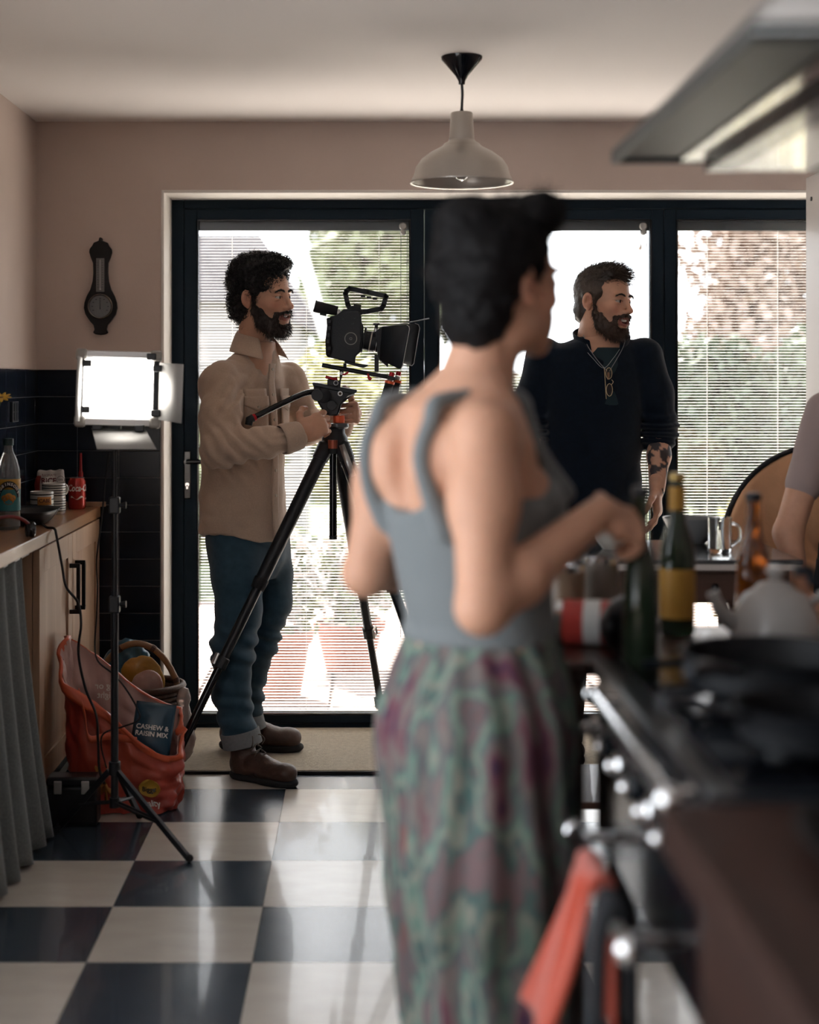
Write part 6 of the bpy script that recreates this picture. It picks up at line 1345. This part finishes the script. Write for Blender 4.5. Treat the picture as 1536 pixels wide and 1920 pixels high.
def on_z(px, py, z): d = FPX*(CH-z)/(py-VY); return np.array(((px-VX)/FPX*d, d, z))
def bowl(c, r, h, m, label, cat='bowl', name='bowl'):
    return MB().lathe([(0, .004), (r*.45, 0), (r*.5, .004), (r*.75, h*.35), (r*.97, h*.92), (r, h), (r*.96, h*.99), (r*.72, h*.4), (r*.45, .012), (0, .010)], c, 36).build(name, m, None, 50, label=label, cat=cat)
M_cer = mat('cream_stoneware', (.50, .46, .41), .3, coat=.3); M_grey = mat('grey_stoneware', (.16, .165, .17), .3, coat=.3)
bowl(on_z(1148, 1029, TZ), .058, .062, M_cer, 'small cream bowl on the granite table')
bowl(on_z(1297, 1018, TZ), .085, .075, M_grey, 'large grey bowl beside the glass mug on the granite table')
gm = on_z(1350, 1036, TZ); gmt = thing('glass_mug', 'clear glass mug with handle on the granite table', 'mug', gm)
M_gl = mat('clear_glass', (.95, .96, .96), .02, trans=1.0, ior=1.45)
k_ = gm[1]/FPX; r = 22*k_; h = 66*k_
MB().lathe([(0, .0), (r*.9, 0), (r, .006), (r*1.0, h*.7), (r*1.02, h), (r*.95, h), (r*.92, h*.7), (r*.9, .012), (0, .010)], gm, 36).build('body', M_gl, gmt, 40)
MB().tube(smooth_path([gm+np.array((r*.9, -.01, h*.85)), gm+np.array((r+.016, -.014, h*.75)), gm+np.array((r+.018, -.014, h*.4)), gm+np.array((r*.9, -.01, h*.2))], 5), .0045, 8).build('handle', M_gl, gmt, 180)
def bottle(c, r, h, m, label, cap, lab=None, liquid=None, neck=.35, group=None, name='beer_bottle', cat='bottle'):
    t = thing(name, label, cat, c, group); hn = h*neck
    o = [(0, .003), (r*.85, 0), (r, .008), (r, h-hn-.045), (r*.9, h-hn-.02), (r*.5, h-hn+.02), (.0135, h-hn*.45), (.0125, h-.012), (.0145, h-.010), (.0145, h-.002), (.011, h)]
    MB().lathe(o+[(0, h)], c, 28).build('glass', m, t, 40)
    MB().lathe([(.0155, h-.010), (.0155, h+.002), (.013, h+.005), (0, h+.005)], c, 20).build('cap', cap, t, 40)
    if lab: MB().lathe([(r*1.0, .035), (r*1.015, .035), (r*1.015, h*.42), (r*1.0, h*.42)], c, 28, closed=True).build('paper_label', lab, t, 40)
    if lab: MB().lathe([(.0145+.002, h-hn*.62), (.0155, h-hn*.2), (.0145, h-hn*.2), (.0150, h-hn*.62)], c, 20, closed=True).build('neck_label', lab, t, 40)
    return t
M_amber = mat('amber_glass', (.36, .10, .012), .06, trans=.75, ior=1.45, coat=.2); M_dkglass = mat('dark_green_glass', (.02, .035, .02), .06, trans=.35); M_dkamber = mat('dark_amber_glass', (.10, .032, .01), .06, trans=.45)
M_ylab = mat('ochre_label', (.45, .24, .04), .5)

# ------------------------------------------------------------------ gold reflector leaning by the table
M_gold = mat('gold_foil', (.80, .47, .27), .42, .6, var=.12, vscale=6, bump=.35, bscale=30)
rc0 = np.array((1.475, 4.955, .80)); rr_ = .375; rf = thing('reflector', 'round gold photographic reflector with a black rim', 'reflector', rc0)
Mr = Matrix.Translation(V3(rc0)) @ Matrix.Rotation(math.radians(12), 4, 'Z') @ Matrix.Rotation(math.radians(78), 4, 'X')
vs = [Mr @ Vector((0, 0, 0))]; fs = []; nr_, na_ = 14, 64
for i in range(1, nr_+1):
    for k in range(na_):
        a = k*2*math.pi/na_; q = rr_*i/nr_; wv_ = .010*math.sin(q*9+2*math.sin(a*2))*(1-i/nr_)+.004*math.sin(a*9+q*30); vs.append(Mr @ Vector((q*math.cos(a), q*math.sin(a), wv_)))
for k in range(na_): fs.append((0, 1+k, 1+(k+1) % na_))
for i in range(nr_-1):
    for k in range(na_): fs.append((1+i*na_+k, 1+(i+1)*na_+k, 1+(i+1)*na_+(k+1) % na_, 1+i*na_+(k+1) % na_))
MB().add(vs, fs).build('gold_cloth', M_gold, rf, 180, solid=.003)
MB().tube([Mr @ Vector((rr_*math.cos(a), rr_*math.sin(a), 0)) for a in np.linspace(0, 6.2832, 64, endpoint=False)], .0085, 8, closed=True).build('rim', M_black, rf, 180)
# chair that holds the reflector
ch = thing('wooden_chair', 'dark wooden chair holding up the gold reflector', 'chair', (1.40, 5.13, 0))
box('seat', (1.20, 4.98, .42), (1.60, 5.38, .455), M_mahog, ch, bev=.008)
for x in (1.225, 1.575):
    for y in (5.005, 5.355): MB().tube([(x, y, 0), (x, y, .42)], [.015, .019], 10).build('leg', M_mahog, ch, 40)
    MB().tube([(x, 5.355, .455), (x, 5.40, .88)], [.018, .014], 10).build('back_post', M_mahog, ch, 40)
for z in (.60, .72, .84): MB().box((1.23, 5.365+(z-.45)*.1, z-.03), (1.57, 5.385+(z-.45)*.1, z+.03)).build('back_slat', M_mahog, ch, bev=.004)

# ------------------------------------------------------------------ tall fridge at the right edge of the doors
fx0 = W(1511, 0, 5.88)[0]; fz = W(0, 333, 5.88)[2]
fr = thing('tall_fridge', 'tall light grey fridge standing beside the glazed doors', 'fridge', (fx0+.3, 5.55, 0))
box('cabinet', (fx0, 5.30, .04), (fx0+.60, 5.88, fz), mat('grey_enamel', (.40, .37, .36), .4), fr, bev=.006)
for z0_, z1_ in ((.06, .74), (.75, fz-.006)): d = box('door', (fx0+.002, 5.245, z0_), (fx0+.598, 5.296, z1_), MATS['grey_enamel'], fr, bev=.006); box('handle', (fx0+.55, 5.215, z1_-.35 if z1_ < 1 else z0_+.05), (fx0+.57, 5.245, z1_-.03 if z1_ < 1 else z0_+.4), M_alu, d, bev=.004)
p = W(1530, 373, 5.80); MB().tube([(fx0+.002, 5.80, p[2]), (fx0-.004, 5.80, p[2])], .008, 14).build('screw_cap', M_black, fr, 40)
for x in (fx0+.05, fx0+.55):
    for y in (5.35, 5.83): MB().tube([(x, y, 0), (x, y, .045)], .018, 10).build('foot', M_black, fr, 40)

# ------------------------------------------------------------------ hob island on tube legs
M_rang = mat('black_enamel', (.005, .007, .010), .3, spec=.3); HZ = .90; hx0, hx1, hy0, hy1 = .39, 1.02, 1.80, 2.72
hu = thing('hob_unit', 'black cooking island with gas hob and chrome rails', 'cooker', ((hx0+hx1)/2, (hy0+hy1)/2, 0))
box('body', (hx0+.012, hy0, .60), (hx1, hy1, HZ-.03), M_rang, hu, bev=.006); box('hob_plate', (hx0, hy0, HZ-.028), (hx1, hy1, HZ), M_rang, hu, bev=.006)
box('hob_glass', (hx0+.045, hy0+.03, HZ), (hx1-.03, hy1-.03, HZ+.004), M_blackg, hu, bev=.002)
for y in (hy0+.04, hy1-.04):
    for x in (hx0+.05, hx1-.05): lg = MB().cyl((x, y, .0), (x, y, .605), .024, n=20).build('leg', M_rang, hu, 40); MB().cyl((x, y, .0), (x, y, .03), .028, n=20).build('foot', M_rubber, lg, 40)
def rail(z, x, a, b, r, name):
    t = MB().cyl((x, a, z), (x, b, z), r, n=18).build(name, M_chrome, hu, 40)
    for y in (a-.006, b+.006): MB().sphere((x, y, z), r*1.5, 16, 12).build('glint_ball', M_chrome, t, 180)  # chrome balls added at the rail ends to catch highlights
    for y in (a+.03, b-.03): MB().cyl((x, y, z), (hx0+.014, y, z), r*.8, n=10).build('bracket', M_chrome, t, 40)
rail(HZ-.012, hx0-.035, 1.84, 2.44, .0125, 'front_rail'); rail(.705, hx0-.078, 1.86, 2.34, .0125, 'towel_rail')
for k in range(6):
    y = 1.98+k*.125; kb = MB().tube([(hx0+.012, y, .80), (hx0-.012, y, .80), (hx0-.016, y, .80)], [.022, .021, .017], 20).build('knob', M_chrome if k % 2 else M_rang, hu, 40); MB().tube([(hx0+.013, y, .80), (hx0+.008, y, .80)], .027, 20).build('knob_ring', M_chrome, kb, 40); MB().sphere((hx0-.020, y, .80), .012, 14, 10).build('glint_cap', M_chrome, kb, 180)  # round chrome caps added on the knobs for bright glints
dr = box('oven_door', (hx0+.004, hy0+.05, .615), (hx0+.011, hy1-.05, .765), M_blackg, hu, bev=.003)
for i, (x, y) in enumerate(((.55, 2.02), (.83, 2.02), (.55, 2.30), (.83, 2.30), (.56, 2.52), (.84, 2.52))):
    b = MB().lathe([(.045, 0), (.045, .008), (.03, .014), (0, .016)], (x, y, HZ+.004), 22).build('burner', M_rang, hu, 40)
    for a in range(4):
        t = a*math.pi/2; MB().box((.02, -.004, .014), (.115, .004, .026), Matrix.Translation((x, y, HZ+.004)) @ Matrix.Rotation(t, 4, 'Z')).build('pan_support', M_rang, b)
SZ = HZ+.031
def pan(c, r, h, m, label, hdir, hl, name='saucepan', lid=False, hm=None):
    c = np.array(c, float); t = thing(name, label, 'pan', c)
    MB().lathe([(0, .0), (r*.88, 0), (r*.95, .006), (r, h), (r*1.02, h+.002), (r*.97, h), (r*.92, .01), (0, .006)], c, 36).build('body', m, t, 40)
    d = np.array((math.cos(hdir), math.sin(hdir), 0)); p = c+d*r+np.array((0, 0, h*.8))
    MB().tube(smooth_path([p-d*.004, p+d*.03+np.array((0, 0, .006)), p+d*hl*.6+np.array((0, 0, .022)), p+d*hl+np.array((0, 0, .026))], 4), [.007]*4+[.009]*4+[.0105]*5, 10).build('handle', hm or M_black, t, 180)
    if lid:
        l = MB().lathe([(r*1.0, h+.002), (r*.98, h+.008), (r*.5, h+.028), (0, h+.034)], c, 36).build('lid', M_steel, t, 40); MB().lathe([(.008, h+.03), (.009, h+.05), (.018, h+.056), (.018, h+.064), (0, h+.068)], c, 16).build('lid_knob', M_chrome, l, 40)
    return t
M_iron = mat('cast_iron', (.005, .006, .008), .5, bump=.1, bscale=200, spec=.3)
pan((.60, 2.30, SZ), .135, .05, M_iron, 'large black frying pan on the gas hob', math.radians(235), .17, 'frying_pan')
pan((.83, 2.08, SZ), .12, .12, M_rang, 'deep black cooking pot on the gas hob', math.radians(-60), .10, 'cooking_pot', True)
pan((.86, 2.50, SZ), .115, .15, M_iron, 'tall black stock pot at the far end of the hob', math.radians(180), .06, 'stock_pot')
pan((.56, 1.95, SZ), .10, .045, M_iron, 'small black frying pan near the towel', math.radians(200), .12, 'frying_pan')
# spice tins, can, kettle and bottles standing at the far end of the hob
sh2 = thing('side_shelf', 'narrow dark shelf at the far end of the hob', 'shelf', (.68, 2.92, 0))
box('board', (.335, 2.74, .86), (1.02, 3.16, .885), M_mahog, sh2, bev=.003)
for x in (.365, .99): MB().box((x-.02, 2.76, 0), (x+.02, 3.14, .86)).build('side_panel', M_mahog, sh2, bev=.003)
KZ = .885
def tin(c, r, h, m, label, lidm, name='spice_tin', stripe=None, cat='tin', group=None, M=None):
    t = thing(name, label, cat, c, group)
    MB().lathe([(0, 0), (r, 0), (r, h), (0, h)], c, 26, M=M).build('body', m, t, 40); MB().lathe([(r*1.02, h-.002), (r*1.02, h+.010), (0, h+.012)], c, 26, M=M).build('lid', lidm, t, 40)
    if stripe: MB().lathe([(r*.99, h*.4), (r*1.01, h*.4), (r*1.01, h*.66), (r*.99, h*.66)], c, 26, M=M, closed=True).build('label_band', stripe, t, 40)
M_redt = mat('red_tin', (.45, .05, .04), .35)
tin((.385, 3.025, KZ), .040, .13, mat('brown_jar', (.22, .15, .10), .3), 'brown jar with a silver lid behind the red and white tin', M_chrome, 'jar', cat='jar')
tin((.468, 3.105, KZ), .034, .135, mat('grey_jar', (.20, .18, .16), .3), 'grey jar with a silver lid beside the ochre labelled bottle', M_chrome, 'jar', cat='jar')
c = np.array((.428, 2.918, KZ+.0428)); tin(c-np.array((0, 0, .06)), .042, .12, M_redt, 'red and white tin lying on its side on the shelf', M_chrome, 'tin', M_cord, M=rot('Z', -.25, c) @ rot('Y', math.radians(-90), c))
MB().sphere((.472, 2.797, KZ+.055), (.055, .05, .055), 20, 12).tube([(.472, 2.797, KZ), (.472, 2.797, KZ+.01)], .03, 16).build('salt_pot', M_rang, None, 60, label='round black salt pot beside the red tin', cat='pot')
bottle(np.array((.458, 2.605, HZ+.004)), .029, .294, M_dkglass, 'slim dark bottle with a black cap gripped on the hob', M_black, None, name='oil_bottle')
bottle(np.array((.605, 3.04, KZ)), .034, .31, M_dkglass, 'dark bottle with an ochre neck label on the shelf', mat('gold_cap', (.4, .28, .1), .3, .7), M_ylab)
bottle(np.array((.755, 3.05, KZ)), .033, .27, M_amber, 'amber beer bottle with a black cap on the shelf', M_black)
kt = np.array((.745, 2.85, KZ)); ktt = thing('kettle', 'pale grey enamel kettle on the narrow shelf', 'kettle', kt); M_ket = mat('grey_kettle', (.42, .41, .40), .3, coat=.3)
MB().lathe([(0, 0), (.075, 0), (.082, .015), (.075, .07), (.055, .105), (.036, .115), (0, .118)], kt, 32).build('body', M_ket, ktt, 60); MB().lathe([(.037, .115), (.03, .124), (.012, .130), (.012, .14), (.018, .146), (.014, .156), (0, .158)], kt, 20).build('lid', M_ket, ktt, 50)
MB().tube(smooth_path([kt+np.array((-.07, 0, .05)), kt+np.array((-.10, -.005, .075)), kt+np.array((-.115, -.005, .11))], 4), [.018]*3+[.014]*3+[.011]*3, 12).build('spout', M_ket, ktt, 180)
MB().tube(smooth_path([kt+np.array((.06, 0, .085)), kt+np.array((.10, 0, .11)), kt+np.array((.105, 0, .06)), kt+np.array((.075, 0, .02))], 5), .007, 10).build('handle', M_ket, ktt, 180)
# pepper mill at the right edge
pmc = np.array((.965, 3.03, KZ)); pm = thing('pepper_mill', 'turned brown wooden pepper mill at the end of the shelf', 'pepper mill', pmc); M_mill = woodmat('mill_wood', (.10, .035, .022), (.16, .06, .04), .35, 2, 20, .3)
MB().lathe([(0, 0), (.034, 0), (.036, .02), (.030, .05), (.024, .10), (.026, .17), (.030, .215), (.026, .225), (0, .226)], pmc, 28).build('body', M_mill, pm, 60); MB().lathe([(.016, .228), (.022, .238), (.031, .262), (.031, .285), (.020, .303), (.008, .308), (0, .309)], pmc, 28).build('head', M_mill, pm, 60); MB().sphere(pmc+np.array((0, 0, .313)), .007, 10, 8).build('knob', M_chrome, pm, 180)
# orange towel on the rail
M_tow = mat('orange_towel', (.46, .055, .022), .95, var=.12, vscale=80, bump=.6, bscale=350, sheen=.4)
tz_ = .705; txx = hx0-.078
def towel(u, v):
    s = u*2-1; y = 2.13+.12*(v-.5)*1.0+.012*math.sin(v*9); L = .225
    if s < 0: k = -s; x = txx-.016-.065*k**1.1+.008*math.sin(v*8+k*3); z = tz_+.014-L*k+.0*v
    else: k = s; x = txx+.016+.004*math.sin(v*8); z = tz_+.014-.20*k
    if abs(s) < .06: x = txx+.016*math.sin(s/.06*math.pi/2); z = tz_+.0165*math.cos(s/.06*math.pi/2)
    return (x, y+.05*(-s if s < 0 else 0)*(1 if v > .5 else -.3), z)
MB().sheet(towel, 60, 14).build('towel', M_tow, None, 180, solid=.008, label='orange towel hanging over the chrome rail', cat='towel')
MB().sheet(lambda u, v: (txx-.018+(.036)*u if False else txx+.02*math.cos(u*3.14)*-1, 1.945+.07*v, tz_-.0+.018*math.sin(u*3.14)-.13*(abs(u-.5)*2)**3), 24, 6).build('oven_glove', M_black_cloth, None, 180, solid=.012, label='black cloth oven glove over the rail beside the towel', cat='glove')
# butcher's block nearest the hob
M_block = woodmat('red_brown_block', (.017, .008, .006), (.034, .015, .011), .6, 1, 9)
M_block.node_tree.nodes['Principled BSDF'].inputs['Specular IOR Level'].default_value = .15
bb = thing('butchers_block', 'red brown wooden block table beside the hob', 'table', (.72, 1.30, 0))
box('top', (.335, .78, .845), (1.1, 1.775, .90), M_block, bb, bev=.004); box('side_board', (.37, .80, .10), (1.08, 1.74, .835), M_block, bb, bev=.004)
for x in (.395, 1.055):
    for y in (.83, 1.71): MB().box((x-.03, y-.03, 0), (x+.03, y+.03, .10)).build('foot', M_black, bb)
tw = thing('baking_tray', 'black baking tray on the wooden block', 'tray', (.66, 1.42, .90))
def bt_(u, v):
    a = u*6.2832; p = 5.0; ca_, sa_ = math.cos(a), math.sin(a); q = (abs(ca_)**p+abs(sa_)**p)**(-1/p); k = v; return (.655+(.20+.02*k)*q*ca_, 1.42+(.26+.02*k)*q*sa_, .905+.022*k)
MB().sheet(bt_, 60, 3).build('rim', M_iron, tw, 60, solid=.003); MB().add([bt_(k/60, 0) for k in range(60)], [tuple(range(60))]).build('base', M_iron, tw, solid=.003)
M_bread = mat('baked_crust', (.32, .20, .12), .7, col2=(.45, .38, .30), vscale=14, bump=.4, bscale=60)
for k, (x, y, rx, ry) in enumerate(((.55, 1.56, .045, .05), (.63, 1.46, .05, .045), (.74, 1.55, .05, .05), (.56, 1.36, .045, .05), (.70, 1.34, .05, .04))):
    o = lump('bread_roll', ('round flatbread at the corner of the black tray', 'small bread roll in the middle of the black tray', 'pale bread roll at the back of the black tray', 'browned bread roll at the rim of the black tray', 'oval bread roll lying across the black tray')[k], 'bread', (x, y, .931), (rx, ry, .022), M_bread, 20+k, .006, .005, 'bread on the baking tray')
ws = thing('wooden_spoon', 'long wooden spoon lying across the black pot', 'spoon', (.80, 1.98, 1.06))
MB().tube([(.70, 1.80, 1.105), (.86, 2.10, 1.135)], [.007, .006], 10).build('handle', M_pine, ws, 180); MB().sphere((0, 0, 0), (.022, .034, .008), 14, 8, M=Matrix.Translation((.685, 1.772, 1.102)) @ Matrix.Rotation(-.49, 4, 'Z')).build('bowl', M_pine, ws, 180)
# black bin with a chrome lid beneath
bn = np.array((.335, 1.70, 0)); pb_ = thing('pedal_bin', 'slim black bin with a chrome lid beside the hob', 'bin', bn)
bn = np.array((.30, 1.66, 0)); pb_.location = V3(bn)
MB().lathe([(0, 0), (.042, 0), (.045, .01), (.045, .60), (0, .60)], bn, 28).build('body', M_rang, pb_, 40); MB().lathe([(.047, .60), (.047, .615), (.035, .632), (0, .638)], bn, 28).build('lid', M_chrome, pb_, 40)

# ------------------------------------------------------------------ extractor hood over the hob
hd = thing('extractor_hood', 'polished steel extractor hood hanging over the hob', 'hood', (.74, 2.24, 1.74))
M_pol = mat('polished_steel', (.50, .49, .45), .08, 1, bump=.05, bscale=18); M_hg = mat('hood_grey', (.05, .055, .055), .4, .4)
zy0, zy1 = 1.72, 2.70; X0, X1, zb = .425, 1.06, 1.763
MB().add([(X0, zy0, zb), (X1, zy0, zb), (X1, zy1, zb), (X0, zy1, zb), (X0+.24, zy0+.28, zb+.26), (X1-.24, zy0+.28, zb+.26), (X1-.24, zy1-.28, zb+.26), (X0+.24, zy1-.28, zb+.26)],
         [(0, 1, 5, 4), (1, 2, 6, 5), (2, 3, 7, 6), (3, 0, 4, 7), (4, 5, 6, 7)]).build('canopy', M_steel, hd, 20, solid=.002)
for a, b in (((X0-.002, zy0, zb-.012), (X0+.012, zy1, zb+.012)), ((X1-.012, zy0, zb-.012), (X1+.002, zy1, zb+.012)), ((X0+.012, zy0, zb-.012), (X1-.012, zy0+.014, zb+.012)), ((X0+.012, zy1-.014, zb-.012), (X1-.012, zy1, zb+.012))): box('rim', a, b, M_hg, hd, bev=.002)
box('side_strip', (X0+.014, zy0+.016, zb-.004), (X0+.108, zy1-.016, zb+.002), M_hg, hd)
box('filter', (X0+.110, zy0+.016, zb-.010), (X0+.152, zy1-.020, zb+.002), M_pol, hd, bev=.001)
box('divider', (X0+.154, zy0+.016, zb-.028), (X0+.205, zy1-.020, zb+.002), M_blackg, hd, bev=.001)
box('filter', (X0+.110, zy0+.016, zb-.036), (X0+.240, zy1-.020, zb-.030), M_pol, hd, bev=.001) if False else box('filter', (X0+.207, zy0+.016, zb-.026), (X0+.330, zy1-.020, zb-.018), M_pol, hd, bev=.001)
box('divider', (X0+.332, zy0+.016, zb-.028), (X0+.40, zy1-.020, zb+.002), M_blackg, hd, bev=.001); box('filter', (X0+.402, zy0+.016, zb-.010), (X1-.016, zy1-.020, zb+.002), M_pol, hd, bev=.001)
box('chimney', (X0+.22, zy0+.26, zb+.25), (X1-.22, zy1-.26, ZC-.001), M_rang, hd, bev=.003)
